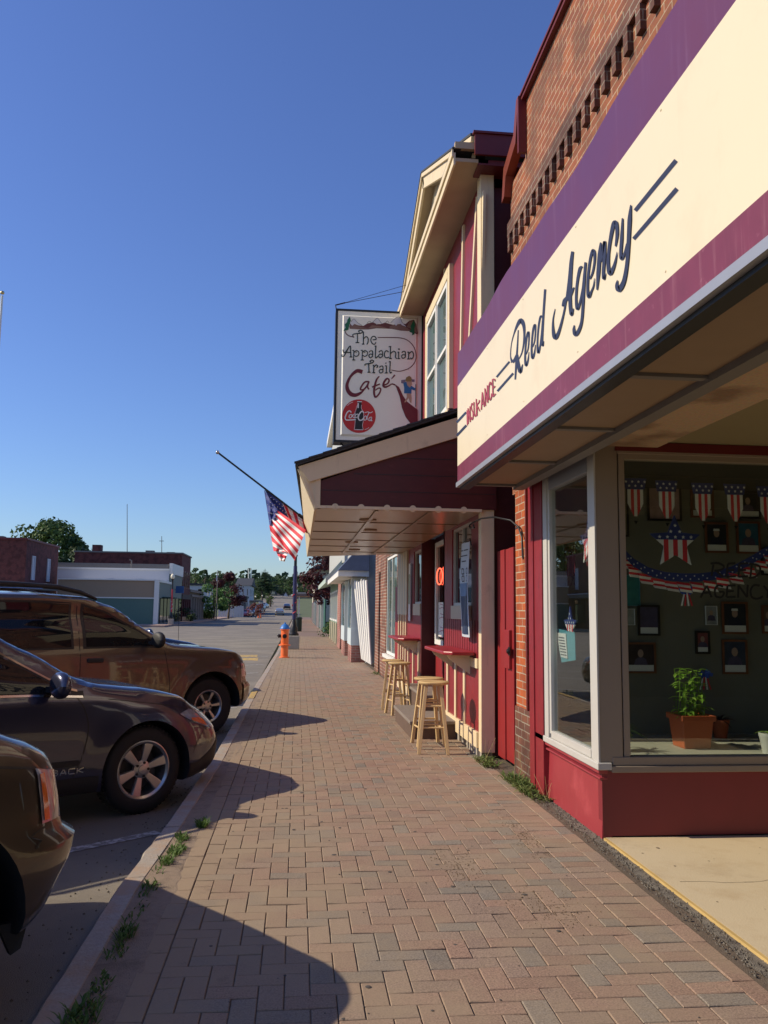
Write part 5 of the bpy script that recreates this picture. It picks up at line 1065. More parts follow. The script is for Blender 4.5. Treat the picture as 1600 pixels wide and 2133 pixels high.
# ================================================================== CARS
def interp(T, x):
    if x <= T[0][0]: return T[0][1]
    for (a, va), (b, vb) in zip(T, T[1:]):
        if x <= b:
            t = (x-a)/(b-a); t = t*t*(3-2*t)*.35+t*.65; return va+(vb-va)*t
    return T[-1][1]
def crom(P, sub):
    out = []; n = len(P)
    for i in range(n-1):
        p0, p1, p2, p3 = P[max(i-1,0)], P[i], P[i+1], P[min(i+2,n-1)]
        for k in range(sub):
            t = k/sub; out.append(tuple(.5*((2*b)+(-a+c)*t+(2*a-5*b+4*c-d)*t*t+(-a+3*b-3*c+d)*t**3) for a, b, c, d in zip(p0, p1, p2, p3)))
    out.append(P[-1]); return out
class Car:
    """x forward from the front axle, y to the left, z up from the road"""
    def __init__(s, sp): s.sp = sp; s.cache = {}
    def hw(s, x):
        sp = s.sp; w_ = sp['hw']; n = sp['nose']; t = sp['tail']
        rr = sp.get('nr', .55)
        if x > n-rr: q = (x-(n-rr))/rr; w_ -= sp.get('nt', .30)*(1-math.sqrt(max(0, 1-min(1, q)**2.4)))+.03*q
        if x < t+.45: q = ((t+.45)-x)/.45; w_ -= .14*(1-math.sqrt(max(0, 1-min(1, q)**2)))
        return w_
    def section(s, x):
        k = round(x, 4)
        if k in s.cache: return s.cache[k]
        sp = s.sp; w_ = s.hw(x); zb, zw, zt = interp(sp['bot'], x), interp(sp['belt'], x), interp(sp['top'], x)
        g = max(.03, zt-zw); tm = sp['tumble']; wr = w_-.05-tm*g; rc = min(sp.get('rc', .09), g*.55)
        P = [(0,zb),(w_*.6,zb),(w_*.92,zb),(w_*.985,zb+.05),(w_+.0,zb+.16),(w_+.004,zb+(zw-zb)*.45),(w_,zb+(zw-zb)*.72),(w_-.018,zw-.06),(w_-.045,zw)]
        if g > .12: P += [(w_-.055-tm*g*.3,zw+g*.3),(wr+.03*0,zw+g*.62)]
        P += [(wr+.0,zt-rc),(wr-.07,zt-rc*.28),(wr*.62,zt-.004),(wr*.3,zt+.012),(0,zt+.016)]
        # resample to a fixed count over lower part and upper part
        lo = crom(P[:9], 6); up = crom(P[8:], 8)
        def res(Q, n):
            L = [0]
            for a, b in zip(Q, Q[1:]): L.append(L[-1]+math.hypot(b[0]-a[0], b[1]-a[1]))
            out = []
            for i in range(n):
                t = L[-1]*i/(n-1); j = 0
                while j < len(L)-2 and L[j+1] < t: j += 1
                f = (t-L[j])/max(1e-9, L[j+1]-L[j]); out.append((Q[j][0]+(Q[j+1][0]-Q[j][0])*f, Q[j][1]+(Q[j+1][1]-Q[j][1])*f))
            return out
        r_ = (res(lo, 34), res(up, 26)); s.cache[k] = r_; return r_
    def warp(s, x, y, z):
        sp = s.sp; n = sp['nose']
        if x > n-.6:
            q = (x-(n-.6))/.6; q = q*q*(3-2*q); x += interp(sp['nosez'], z)*q
        # wheel arch flare
        fl = sp.get('flare', .02)
        for wx in (0, -sp['wb']):
            r_ = math.hypot(x-wx, z-sp['wr']); a = sp['arch']
            if r_ < a+.16 and abs(y) > .5: y += math.copysign(fl*max(0, 1-max(0, r_-a)/.16)**.7, y)
        # crease
        return (x, y, z)
    def side(s, x, z, off=0):
        lo, up = s.section(x); zw = interp(s.sp['belt'], x)
        Q = lo[6:] if z <= zw else up
        y = Q[0][0]
        for a, b in zip(Q, Q[1:]):
            if min(a[1], b[1]) <= z <= max(a[1], b[1]): f = min(1, max(0, (z-a[1])/((b[1]-a[1]) or 1e-6))); y = a[0]+(b[0]-a[0])*f; break
        else: y = Q[-1][0] if z > Q[-1][1] else Q[0][0]
        X_, Y_, Z_ = s.warp(x, y, z); return (X_, Y_+off, Z_)
    def topz(s, x, y):
        lo, up = s.section(x); y = abs(y)
        for a, b in zip(up, up[1:]):
            if min(a[0], b[0]) <= y <= max(a[0], b[0]): f = (y-a[0])/((b[0]-a[0]) or 1e-6); return a[1]+(b[1]-a[1])*f
        return up[-1][1]
def body_mesh(car, m, root, nm='body'):
    sp = car.sp; n, t = sp['nose'], sp['tail']
    xs = []; x = t
    while x < n-1e-6: xs.append(x); x += .03 if x > n-.5 or x < t+.3 else .07
    xs += [n-.012, n]
    rings = []
    for x in xs:
        lo, up = car.section(x); half = lo+up[1:]
        R_ = [car.warp(x, -y, z) for y, z in half]; L_ = [(a, -b, c) for a, b, c in R_]
        rings.append(R_+L_[-2:0:-1])
    N = len(rings[0]); mb = MB(); mb.v = [p for r_ in rings for p in r_]; H = len(car.section(0)[0])+len(car.section(0)[1])-1
    for i in range(len(rings)-1):
        for j in range(N): j2 = (j+1) % N; mb.f.append([i*N+j, i*N+j2, (i+1)*N+j2, (i+1)*N+j])
    for base, flip in ((0, True), ((len(rings)-1)*N, False)):
        for j in range(H-1):
            a, b = base+j, base+j+1; c, d = base+(N-j-1) % N, base+(N-j) % N
            q = [a, b, c, d] if j > 0 else [a, b, c]
            if j == H-2: q = [a, b, d]
            mb.f.append(q[::-1] if flip else q)
    mb.mi = [0]*len(mb.f); mb.col = [None]*len(mb.f)
    o = mb.build(nm, [m, 'car_cladding'], root)
    bm = bmesh.new(); bm.from_mesh(o.data); bmesh.ops.recalc_face_normals(bm, faces=bm.faces); bm.to_mesh(o.data); bm.free()
    # cut the wheel wells
    cut = MB(); a = sp['arch']
    for wx in (0, -sp['wb']):
        for sg__ in (-1, 1):
            y0, y1 = sg__*(sp['hw']-.36), sg__*(sp['hw']+.3); p = [(wx+a*math.cos(i*math.pi/24), sp['wr']+a*math.sin(i*math.pi/24)) for i in range(-3, 28)]
            p += [(wx+p[-1][0]*0-a*.98, -.2), (wx+a*.98, -.2)]
            cut.prism([(q[0], y0, q[1]) for q in p], (0, y1-y0, 0))
    c = cut.build('cutter', ['car_cladding'], None)
    bm = bmesh.new(); bm.from_mesh(c.data); bmesh.ops.recalc_face_normals(bm, faces=bm.faces); bm.to_mesh(c.data); bm.free()
    md = o.modifiers.new('b', 'BOOLEAN'); md.object = c; md.operation = 'DIFFERENCE'; md.solver = 'EXACT'
    try: md.material_mode = 'TRANSFER'
    except Exception: pass
    bpy.context.view_layer.update()
    me = bpy.data.meshes.new_from_object(o.evaluated_get(bpy.context.evaluated_depsgraph_get())); o.modifiers.clear(); old = o.data; o.data = me; bpy.data.meshes.remove(old)
    bpy.data.objects.remove(c); smooth_angle(o.data, 32); return o
def patch(car, root, nm, m, xs, zb, zt_, off=.003, rows=8, both=True, parent=None, smooth=60):
    """sheet lying on the side of the body; xs list, zb/zt_ functions of x"""
    res = None
    for sgn in ((-1, 1) if both else (-1,)):
        P = []
        for j in range(rows+1):
            r_ = []
            for x in xs:
                z = zb(x)+(zt_(x)-zb(x))*j/rows; q = car.side(x, z, off); r_.append((q[0], sgn*q[1], q[2]))
            P.append(r_)
        mb = MB().grid(P); o = mb.build(nm, m, parent or root, smooth=smooth)
        if sgn == -1: res = o
    return res
def lin(pts): return lambda x: (lambda s_: s_)(next((a[1]+(b[1]-a[1])*(x-a[0])/(b[0]-a[0]) for a, b in zip(pts, pts[1:]) if a[0] <= x <= b[0]), pts[0][1] if x < pts[0][0] else pts[-1][1]))
def arange(a, b, n=14): return [a+(b-a)*i/n for i in range(n+1)]
def wheel(root, x, y, r_, wd, rim_r, nsp, style, sgn, steer=0):
    w_ = bpy.data.objects.new('wheel', None); COL.objects.link(w_); w_.parent = root; w_.location = (x, y, r_); w_.rotation_euler = (0, 0, steer); w_.empty_display_size = .1
    o = sgn  # outer side direction in y
    h = wd/2
    def LB(mb, nm, m, sm=40):
        ob = mb.build(nm, m, None, smooth=sm); ob.parent = w_; return ob
    prof = [(rim_r-.005, -h*.9), (rim_r+.02, -h), (r_-.03, -h*.96), (r_-.008, -h*.78), (r_, -h*.5), (r_, h*.5), (r_-.008, h*.78), (r_-.03, h*.96), (rim_r+.02, h), (rim_r-.005, h*.9)]
    LB(MB().lathe(prof, (0,0,0), 56, axis='y', cap=False), 'tyre', 'rubber')
    tr = MB()
    for k in range(56):
        a = 2*math.pi*k/56; c, s_ = math.cos(a), math.sin(a)
        for yy in (-h*.45, 0, h*.45): tr.bar((c*(r_-.001), yy-.025, s_*(r_-.001)), (c*(r_-.001), yy+.025, s_*(r_-.001)), .022, .012, up=(c, 0, s_))
    LB(tr, 'tread', 'rubber')
    LB(MB().lathe([(rim_r, o*h*.9), (rim_r-.012, o*h*.93), (rim_r-.03, o*h*.8), (rim_r-.035, -o*h*.8)], (0,0,0), 56, axis='y', cap=False), 'rim_barrel', 'alloy')
    LB(MB().lathe([(0, -o*h*.1), (rim_r*.72, -o*h*.1), (rim_r*.72, -o*h*.25), (0, -o*h*.25)], (0,0,0), 40, axis='y'), 'brake_disc', mat('disc_dark', (.10,.09,.085), .5, metal=.6))
    LB(MB().lathe([(rim_r-.03, -o*h*.5), (0, -o*h*.5)], (0,0,0), 40, axis='y', cap=False), 'wheel_back', 'black')
    sp_ = MB(); y0 = o*h*.62; y1 = o*h*.40; R1 = rim_r-.008
    for k in range(nsp):
        a = 2*math.pi*k/nsp+style.get('rot', .2)
        for (wa, wb_, dd) in style['sp']:
            a2 = a+dd
            def pt(r0, off, yy): return (r0*math.cos(a2)-off*math.sin(a2), yy, r0*math.sin(a2)+off*math.cos(a2))
            sp_.hexa([pt(.045,-wa,y1),pt(R1,-wb_,y1+o*.02),pt(R1,wb_,y1+o*.02),pt(.045,wa,y1),pt(.045,-wa*.9,y0),pt(R1,-wb_*.85,y0+o*.024),pt(R1,wb_*.85,y0+o*.024),pt(.045,wa*.9,y0)])
    so = LB(sp_, 'spokes', style.get('mat', 'alloy'), None); bv = so.modifiers.new('b', 'BEVEL'); bv.width = .006; bv.segments = 2
    LB(MB().lathe([(.075, y1), (.072, y0+o*.002), (.035, y0+o*.008), (.033, y0+o*.014), (0, y0+o*.016)], (0,0,0), 24, axis='y'), 'hub_cap', style.get('mat', 'alloy'))
    ln = MB()
    for k in range(5): a = 2*math.pi*k/5; ln.lathe([(.011, y0-o*.01), (.011, y0+o*.012), (0, y0+o*.013)], (.055*math.cos(a), 0, .055*math.sin(a)), 8, axis='y')
    LB(ln, 'lug_nuts', 'black')
    return w_
def place(root, wheel_xy, heading, hw, tr):
    """put the car so that its right front wheel stands at wheel_xy"""
    rx, ry = math.sin(heading), -math.cos(heading)
    root.location = (wheel_xy[0]-rx*tr, wheel_xy[1]-ry*tr, -.15); root.rotation_euler = (0, R(.8), heading)
def common(car, root, sp, paint):
    hw = sp['hw']; n = sp['nose']
    body = body_mesh(car, paint, root)
    for wx, st_ in ((0, sp.get('steer', 0)), (-sp['wb'], 0)):
        for sgn in (-1, 1): wheel(root, wx, sgn*(hw-sp['tw']/2-.035), sp['wr'], sp['tw'], sp['rim'], sp['nsp'], sp['style'], sgn, st_)
    MB().box(-sp['wb']-.5,.5,-hw+.42,hw-.42,.22,.34).box(-.08,.08,-hw+.2,hw-.2,sp['wr']-.05,sp['wr']+.05).box(-sp['wb']-.08,-sp['wb']+.08,-hw+.2,hw-.2,sp['wr']-.05,sp['wr']+.05).build('chassis', 'black', root)
    return body
def windshield(car, root, xa, xb, nm='windscreen', m='car_glass'):
    P = []
    for i in range(11):
        x = xa+(xb-xa)*i/10; hwid = car.section(x)[1][14][0]-.03
        P.append([(x, y_*hwid, car.topz(x, y_*hwid)+.006) for y_ in [j/8-1 for j in range(17)]])
    MB().grid(P).build(nm, m, root, smooth=60)
def seam(car, root, x, z0, z1, nm='door_gap', lean=0, w_=.006):
    patch(car, root, nm, 'black', [x-w_/2, x+w_/2], lambda q: z0, lambda q: z1, .0012, 18, smooth=None)
def seam_curve(car, root, pts, w_=.009):
    for sgn in (-1, 1):
        L_, R_ = [], []
        Q = crom(pts, 6)
        for i, q in enumerate(Q):
            a, b = Q[max(0, i-1)], Q[min(len(Q)-1, i+1)]; d = Vector((b[0]-a[0], b[1]-a[1])).normalized(); nn = (-d.y*w_/2, d.x*w_/2)
            for S_, k in ((L_, 1), (R_, -1)):
                p = car.side(q[0]+k*nn[0], q[1]+k*nn[1], .0014); S_.append((p[0], sgn*p[1], p[2]))
        MB().grid([L_, R_]).build('door_gap', 'black', root)
def mirror(root, x, y, z, m):
    for sgn in (-1, 1):
        mb = MB(); P = []
        for i in range(9):
            a = i/8*math.pi; r_ = math.sin(a)**.5; 
            P.append([(x-.05*math.cos(a)+.0, sgn*y+sgn*(.13*r_*math.cos(b) if abs(math.cos(b)) < 9 else 0), z+.10*r_*math.sin(b)) for b in [k*math.pi/8 for k in range(17)]])
        mb.grid(P); o = mb.build('mirror', m, root, smooth=60)
        MB().box(x-.03,x+.03,min(sgn*(y-.18),sgn*(y-.05)),max(sgn*(y-.18),sgn*(y-.05)),z-.06,z-.02).build('mirror_arm', 'car_cladding', root)
def handle(car, root, x, z, m):
    for sgn in (-1, 1):
        p = car.side(x, z, .01); mb = MB().box(p[0]-.10,p[0]+.10,sgn*p[1]-.014,sgn*p[1]+.014,z-.026,z+.026); mb.build('door_handle', m, root, bevel=.012)
def cap_patch(car, root, nm, m, z0, z1, yw, off=.012, rows=5):
    n = car.sp['nose']; P = []
    for j in range(rows+1):
        z = z0+(z1-z0)*j/rows; xx = n+interp(car.sp['nosez'], z)+off; P.append([(xx, y_*yw, z) for y_ in [k/4-1 for k in range(9)]])
    MB().grid(P).build(nm, m, root)
# ---- grey wagon (second from the camera)
spW = dict(hw=.905, nose=.82, tail=-3.85, wb=2.745, wr=.345, arch=.395, tw=.225, rim=.235, nsp=5, tumble=.30, nr=.62, nt=.34, flare=.022, steer=R(0),
  style=dict(sp=[(.028,.048,-.10),(.0,.0,0)][:1], rot=.35),
  bot=[(-3.85,.42),(-3.5,.26),(-2.0,.22),(.4,.22),(.7,.25),(.86,.30)],
  belt=[(-3.85,.95),(-3.2,1.05),(-1.0,.985),(-.5,.955),(.0,.88),(.5,.78),(.75,.70),(.86,.66)],
  top=[(-3.85,1.0),(-3.72,1.25),(-3.45,1.50),(-3.0,1.60),(-2.2,1.645),(-1.75,1.625),(-1.35,1.53),(-.95,1.32),(-.55,1.10),(-.40,1.045),(.0,1.00),(.4,.925),(.70,.83),(.86,.74)],
  nosez=[(.2,-.06),(.35,.03),(.50,.04),(.62,.0),(.74,-.08),(.85,-.16),(1.1,-.2)])
spW['style'] = dict(sp=[(.022,.050,0)], rot=.30); spW['nsp'] = 6
t = thing('parked_wagon', (0,0,0), 'dark grey wagon with silver six spoke wheels parked between the two brown vehicles', 'car', 'cars nosed in along the kerb')
cW = Car(spW); common(cW, t, spW, 'car_grey')
fr_b = lambda x: interp(spW['belt'], x)+.012
rf_ = [(-3.35,1.36),(-3.0,1.47),(-2.2,1.535),(-1.8,1.525),(-1.45,1.44),(-1.1,1.24),(-.80,1.07),(-.62,.985)]
for nm, a, b in (('front_window', -1.62, -.66), ('rear_window', -2.55, -1.74), ('quarter_window', -3.35, -2.66)):
    patch(cW, t, nm, 'car_glass', arange(a, b, 20), fr_b, lambda x: max(fr_b(x)+.004, lin(rf_)(x)-.01), .004, 10)
patch(cW, t, 'window_surround', 'black', arange(-3.42, -.55, 50), lambda x: fr_b(x)-.012, lambda x: max(fr_b(x), lin(rf_)(x)+.012), .0018, 10)
patch(cW, t, 'chrome_strip', 'chrome', arange(-3.4, -.56, 40), lambda x: fr_b(x)-.024, lambda x: fr_b(x)-.008, .006, 1)
patch(cW, t, 'roof_chrome', mat('trim_copper', (.45,.33,.26), .3, metal=.8), arange(-1.9, -.60, 30), lambda x: lin(rf_)(x)+.006, lambda x: lin(rf_)(x)+.022, .006, 1)
patch(cW, t, 'sill_cladding', 'car_cladding', arange(-2.33, -.42, 20), lambda x: .235, lambda x: .36, .006, 4)
patch(cW, t, 'bumper_cladding', 'car_cladding', arange(.40, .80, 16), lambda x: .24+.02*(x>.7), lambda x: .36+.20*max(0, (x-.45)/.35)**1.6, .006, 6)
patch(cW, t, 'door_moulding', 'car_cladding', arange(-1.9, -.58, 14), lambda x: .455-.012*(x+1.2), lambda x: .495-.012*(x+1.2), .010, 2)
seam_curve(cW, t, [(-.62,.97),(-.55,.85),(-.52,.7),(-.56,.5),(-.62,.37)]); seam_curve(cW, t, [(-1.68,.99),(-1.68,.8),(-1.68,.5),(-1.66,.37)]); seam_curve(cW, t, [(.62,.79),(.60,.70),(.57,.62),(.46,.52),(.42,.44)], .005)
seam_curve(cW, t, [(-.35,.925),(.1,.86),(.45,.795),(.60,.76)], .005)
hl = patch(cW, t, 'headlight', 'lamp_lens', arange(.30, .80, 20), lambda x: lin([(.30,.765),(.45,.70),(.62,.635),(.80,.60)])(x), lambda x: lin([(.30,.775),(.45,.80),(.62,.775),(.80,.72)])(x), .006, 8)
patch(cW, t, 'side_marker', 'amber_lens', arange(.44, .63, 10), lambda x: lin([(.44,.712),(.63,.645)])(x), lambda x: lin([(.44,.73),(.55,.725),(.63,.70)])(x), .012, 4)
cap_patch(cW, t, 'grille', 'black', .52, .68, .42); cap_patch(cW, t, 'lower_grille', 'black', .30, .44, .5); cap_patch(cW, t, 'licence_plate', 'paper_white', .38, .5, .15, .02)
windshield(cW, t, -.56, -1.30); mirror(t, -.82, 1.03, 1.06, 'car_grey'); handle(cW, t, -1.50, .82, 'car_grey'); handle(cW, t, -2.45, .84, 'car_grey')
for sgn in (-1, 1): MB().tube([(-3.2, sgn*.58, 1.62),(-3.1, sgn*.58, 1.68),(-2.4, sgn*.59, 1.71),(-1.9, sgn*.59, 1.69),(-1.75, sgn*.58, 1.63)], .02, 8).build('roof_rail', 'car_cladding', t, smooth=60)
# the word on the door
tx = Ink(lambda u, v: Vector((cW.side(u, v, .0)[0], -cW.side(u, v, .0)[1], v)), (0,-1,0), .003)
F_ = {'O':[[(.0,.1),(0,.9),(.15,1),(.85,1),(1,.9),(1,.1),(.85,0),(.15,0),(0,.1)]],'U':[[(0,1),(0,.1),(.15,0),(.85,0),(1,.1),(1,1)]],'T':[[(0,1),(1,1)],[(.5,1),(.5,0)]],'B':[[(0,0),(0,1),(.85,1),(.95,.8),(.85,.55),(0,.55)],[(.85,.55),(1,.3),(.9,0),(0,0)]],'A':[[(0,0),(.45,1),(.6,1),(1,0)],[(.2,.35),(.85,.35)]],'C':[[(1,1),(.15,1),(0,.85),(0,.15),(.15,0),(1,0)]],'K':[[(0,0),(0,1)],[(1,1),(.1,.5)],[(.1,.5),(1,0)]]}
for k, ch in enumerate('OUTBACK'):
    for s_ in F_[ch]: tx.stroke([(-.985+k*.066+a*.048, .395+b*.036) for a, b in s_], .009, sub=1)
tx.build('lettering', 'chrome', t)
place(t, (-1.27, 7.08), R(40), .905, .905-.225/2-.035)
# ---- copper SUV
spT = dict(hw=.945, nose=.70, tail=-4.0, wb=2.87, wr=.375, arch=.455, tw=.245, rim=.215, nsp=6, tumble=.22, nr=.42, nt=.24, flare=.045, rc=.08,
  style=dict(sp=[(.016,.026,0)], rot=.1, mat='alloy'),
  bot=[(-4.0,.5),(-3.6,.36),(.4,.34),(.55,.36),(.70,.42)],
  belt=[(-4.0,1.1),(-1.0,1.145),(-.4,1.11),(.1,1.05),(.5,1.0),(.70,.95)],
  top=[(-4.0,1.2),(-3.93,1.5),(-3.8,1.70),(-3.4,1.755),(-2.2,1.775),(-1.7,1.755),(-1.35,1.66),(-.85,1.36),(-.55,1.18),(-.35,1.16),(.1,1.135),(.45,1.095),(.62,1.04),(.70,.985)],
  nosez=[(.3,-.05),(.45,.05),(.62,.06),(.70,.0),(.9,-.01),(1.0,-.04),(1.3,-.08)])
t = thing('parked_suv', (0,0,0), 'copper brown sport utility vehicle with black roof rack parked beyond the grey wagon', 'car', 'cars nosed in along the kerb')
cT = Car(spT); common(cT, t, spT, 'car_copper')
bt = lambda x: interp(spT['belt'], x)+.02
rt = [(-3.7,1.62),(-3.0,1.655),(-2.2,1.665),(-1.75,1.645),(-1.45,1.56),(-1.1,1.38),(-.8,1.21),(-.72,1.15)]
for nm, a, b in (('front_window', -1.72, -.80), ('rear_window', -2.72, -1.90), ('quarter_window', -3.72, -2.92)):
    patch(cT, t, nm, 'car_glass', arange(a, b, 20), bt, lambda x: max(bt(x)+.004, lin(rt)(x)-.012), .006, 10)
    patch(cT, t, 'window_surround', 'black', arange(a-.035, b+.03, 24), lambda x: bt(x)-.022, lambda x: max(bt(x)+.01, lin(rt)(x)+.014), .003, 10)
seam_curve(cT, t, [(-.70,1.10),(-.66,.9),(-.62,.7),(-.62,.45)]); seam_curve(cT, t, [(-1.80,1.68),(-1.80,1.14),(-1.80,.8),(-1.78,.45)]); seam_curve(cT, t, [(-2.80,1.7),(-2.80,1.14),(-2.70,.9),(-2.45,.8)]); seam_curve(cT, t, [(.52,.97),(.54,.86),(.53,.72),(.47,.62)], .006)
patch(cT, t, 'headlight', 'lamp_lens', arange(.50, .69, 10), lambda x: .74, lambda x: .93-.04*(x-.5)/.2, .006, 6)
patch(cT, t, 'side_marker', 'amber_lens', arange(.62, .69, 6), lambda x: .75, lambda x: .89, .010, 5)
patch(cT, t, 'bumper', 'car_copper', arange(.48, .70, 10), lambda x: .42, lambda x: .66, .018, 6)
cap_patch(cT, t, 'grille', 'black', .68, .90, .6); cap_patch(cT, t, 'lower_grille', 'black', .44, .54, .5)
windshield(cT, t, -.60, -1.42); mirror(t, -.92, 1.13, 1.24, 'car_cladding'); handle(cT, t, -1.62, 1.00, 'car_cladding'); handle(cT, t, -2.62, 1.00, 'car_cladding')
for sgn in (-1, 1):
    MB().tube([(-3.6, sgn*.66, 1.74),(-3.45, sgn*.66, 1.83),(-2.6, sgn*.66, 1.855),(-2.0, sgn*.66, 1.84),(-1.72, sgn*.65, 1.79),(-1.5, sgn*.63, 1.715)], [.022,.03,.03,.03,.028,.018], 8).build('roof_rail', 'car_cladding', t, smooth=60)
    MB().tube([(-3.3, sgn*.70, 1.80),(-2.2, sgn*.70, 1.812)], .008, 6).build('rail_trim', 'chrome', t)
for x in (-2.1, -3.1): MB().bar((x,-.66,1.865),(x,.66,1.865),.07,.025).build('cross_bar', 'car_cladding', t, bevel=.008)
place(t, (-1.20, 11.2), R(40), .945, .945-.245/2-.035)
# ---- bronze SUV nearest the camera (only its front corner is in the photo)
spN = dict(hw=.95, nose=.66, tail=-3.9, wb=2.85, wr=.38, arch=.485, tw=.25, rim=.24, nsp=5, tumble=.22, nr=.40, nt=.20, flare=.012, rc=.07,
  style=dict(sp=[(.03,.04,0)], rot=.5),
  bot=[(-3.9,.5),(-3.5,.36),(.3,.34),(.45,.34),(.66,.36)],
  belt=[(-3.9,1.1),(-1.0,1.1),(-.4,1.08),(.1,1.05),(.42,.985),(.66,.93)],
  top=[(-3.9,1.2),(-3.8,1.6),(-3.5,1.78),(-2.2,1.80),(-1.6,1.76),(-1.2,1.6),(-.7,1.25),(-.5,1.16),(-.3,1.15),(.1,1.125),(.38,1.075),(.56,1.02),(.66,.965)],
  nosez=[(.3,-.10),(.45,-.02),(.60,.05),(.685,.06),(.70,-.005),(.9,-.03),(1.0,-.07),(1.3,-.1)])
t = thing('parked_suv', (0,0,0), 'bronze sport utility vehicle nearest the camera, only its nose with amber marker showing', 'car', 'cars nosed in along the kerb')
cN = Car(spN); common(cN, t, spN, 'car_bronze')
bn_ = lambda x: interp(spN['belt'], x)+.02
rn = [(-3.6,1.64),(-2.2,1.68),(-1.7,1.65),(-1.35,1.54),(-1.0,1.33),(-.75,1.17)]
for nm, a, b in (('front_window', -1.7, -.80), ('rear_window', -2.7, -1.85), ('quarter_window', -3.6, -2.85)):
    patch(cN, t, nm, 'car_glass', arange(a, b, 20), bn_, lambda x: max(bn_(x)+.004, lin(rn)(x)-.012), .006, 10)
seam_curve(cN, t, [(-.60,1.07),(-.58,.7),(-.56,.42)]); seam_curve(cN, t, [(-1.78,1.1),(-1.78,.7),(-1.78,.42)])
seam_curve(cN, t, [(-.45,1.035),(.0,1.005),(.35,.955),(.54,.925)], .009)
seam_curve(cN, t, [(.56,.72),(.52,.715),(.48,.70),(.45,.66)], .007)
patch(cN, t, 'headlight', 'lamp_lens', arange(.53, .64, 14), lambda x: .735, lambda x: .925-.03*(x-.53)/.12, .008, 8)
patch(cN, t, 'side_marker', 'amber_lens', arange(.54, .566, 6), lambda x: .745, lambda x: .905, .014, 6)
cap_patch(cN, t, 'grille', 'black', .72, .92, .5); cap_patch(cN, t, 'lower_grille', 'black', .40, .52, .55)
windshield(cN, t, -.55, -1.28); mirror(t, -.85, 1.12, 1.2, 'car_bronze'); handle(cN, t, -1.6, .95, 'car_bronze')
MB().prism([(.44,-.78,.38),(.54,-.80,.38),(.52,-.80,.29),(.49,-.79,.27)], (0,.03,0)).build('air_dam', 'car_cladding', t)
place(t, (-1.50, 3.19), R(40), .95, (.95-.25/2-.035)*1.1); t.scale = (1.1, 1.1, 1.1)
# ---- black saloon beyond the copper SUV
spB = dict(hw=.90, nose=.92, tail=-3.7, wb=2.7, wr=.32, arch=.37, tw=.215, rim=.21, nsp=5, tumble=.32, nr=.65, nt=.36, flare=.015,
  style=dict(sp=[(.028,.04,0)], rot=.3),
  bot=[(-3.7,.4),(-3.3,.22),(.4,.2),(.92,.27)],
  belt=[(-3.7,.9),(-1.0,.93),(-.4,.90),(.0,.83),(.5,.73),(.92,.60)],
  top=[(-3.7,.98),(-3.2,1.03),(-2.9,1.1),(-2.3,1.35),(-1.7,1.44),(-1.3,1.40),(-.9,1.22),(-.45,1.0),(-.3,.965),(.2,.90),(.6,.80),(.92,.66)],
  nosez=[(.2,-.04),(.4,.03),(.6,.0),(.8,-.1),(1.1,-.15)])
t = thing('parked_saloon', (0,0,0), 'black saloon car half hidden behind the copper vehicle', 'car', 'cars nosed in along the kerb')
cB = Car(spB); common(cB, t, spB, 'car_black')
bb = lambda x: interp(spB['belt'], x)+.015
rb_ = [(-2.9,1.02),(-2.3,1.26),(-1.7,1.34),(-1.35,1.31),(-1.0,1.14),(-.6,.94)]
for nm, a, b in (('front_window', -1.5, -.66), ('rear_window', -2.7, -1.6)): patch(cB, t, nm, 'car_glass', arange(a, b, 20), bb, lambda x: max(bb(x)+.004, lin(rb_)(x)-.012), .006, 10)
windshield(cB, t, -.46, -1.2); mirror(t, -.75, 1.0, 1.0, 'car_black')
patch(cB, t, 'headlight', 'lamp_lens', arange(.40, .82, 14), lambda x: .58, lambda x: .70-.1*(x-.4), .006, 8); patch(cB, t, 'side_marker', 'amber_lens', arange(.60, .72, 6), lambda x: .60, lambda x: .64, .012, 3)
cap_patch(cB, t, 'grille', 'black', .42, .56, .4)
MB().tube([(.1,-.55,.86),(.08,-.55,1.45)], .004, 5).build('aerial', 'black', t)
place(t, (-2.12, 15.3), R(40), .90, .90-.215/2-.035); t.scale = (1.04, 1.04, 1.16)
# ================================================================== ACROSS THE ROAD
mat('roof_grey', (.16,.15,.14), .8, var=.15)
mat('band_white', (.50,.52,.56), .6, var=.04); mat('siding_tan', (.34,.24,.155), .7, var=.06); mat('siding_green', (.10,.175,.14), .7, var=.06); mat('stone_grey', (.18,.16,.14), .8, var=.2)
mat('house_white', (.46,.48,.50), .6, var=.05); mat('house_blue', (.20,.25,.30), .6); mat('house_yellow', (.50,.46,.28), .6)
bA = thing('brick_block', (-22, 69.5, 0), 'dark brick block at the left edge of the photo with a flat grey shop canopy', 'building')
MB().box(-40,-22,69.5,78.5,-.2,6.8).build('wall', 'brick_far', bA); MB().box(-40.1,-21.9,69.4,78.6,6.8,6.95).build('coping', 'dark_red_trim', bA)
for y in (71.0, 75.2): window(bA, -22, y, y+.8, 3.6, 5.6, sgn=1, mull=0, t=.1, depth=.08, fm='band_white', gm='band_white')
window_y(bA, 69.5, -26.9, -25.6, 3.8, 5.6, fm='band_white')
MB().box(-27,-20.6,66.5,74,2.75,3.05).build('shop_canopy', 'roof_grey', bA); MB().box(-26.9,-20.5,66.4,74.05,3.05,3.13).build('canopy_trim', 'band_white', bA)
for y in (70.0, 73.5): MB().box(-22.0,-21.93,y,y+2.6,.5,2.6).build('shop_window', 'dark_glass', bA)
bB = thing('layered_shop', (-17, 75, 0), 'low shop with tan upper and green lower side wall across the road', 'building')
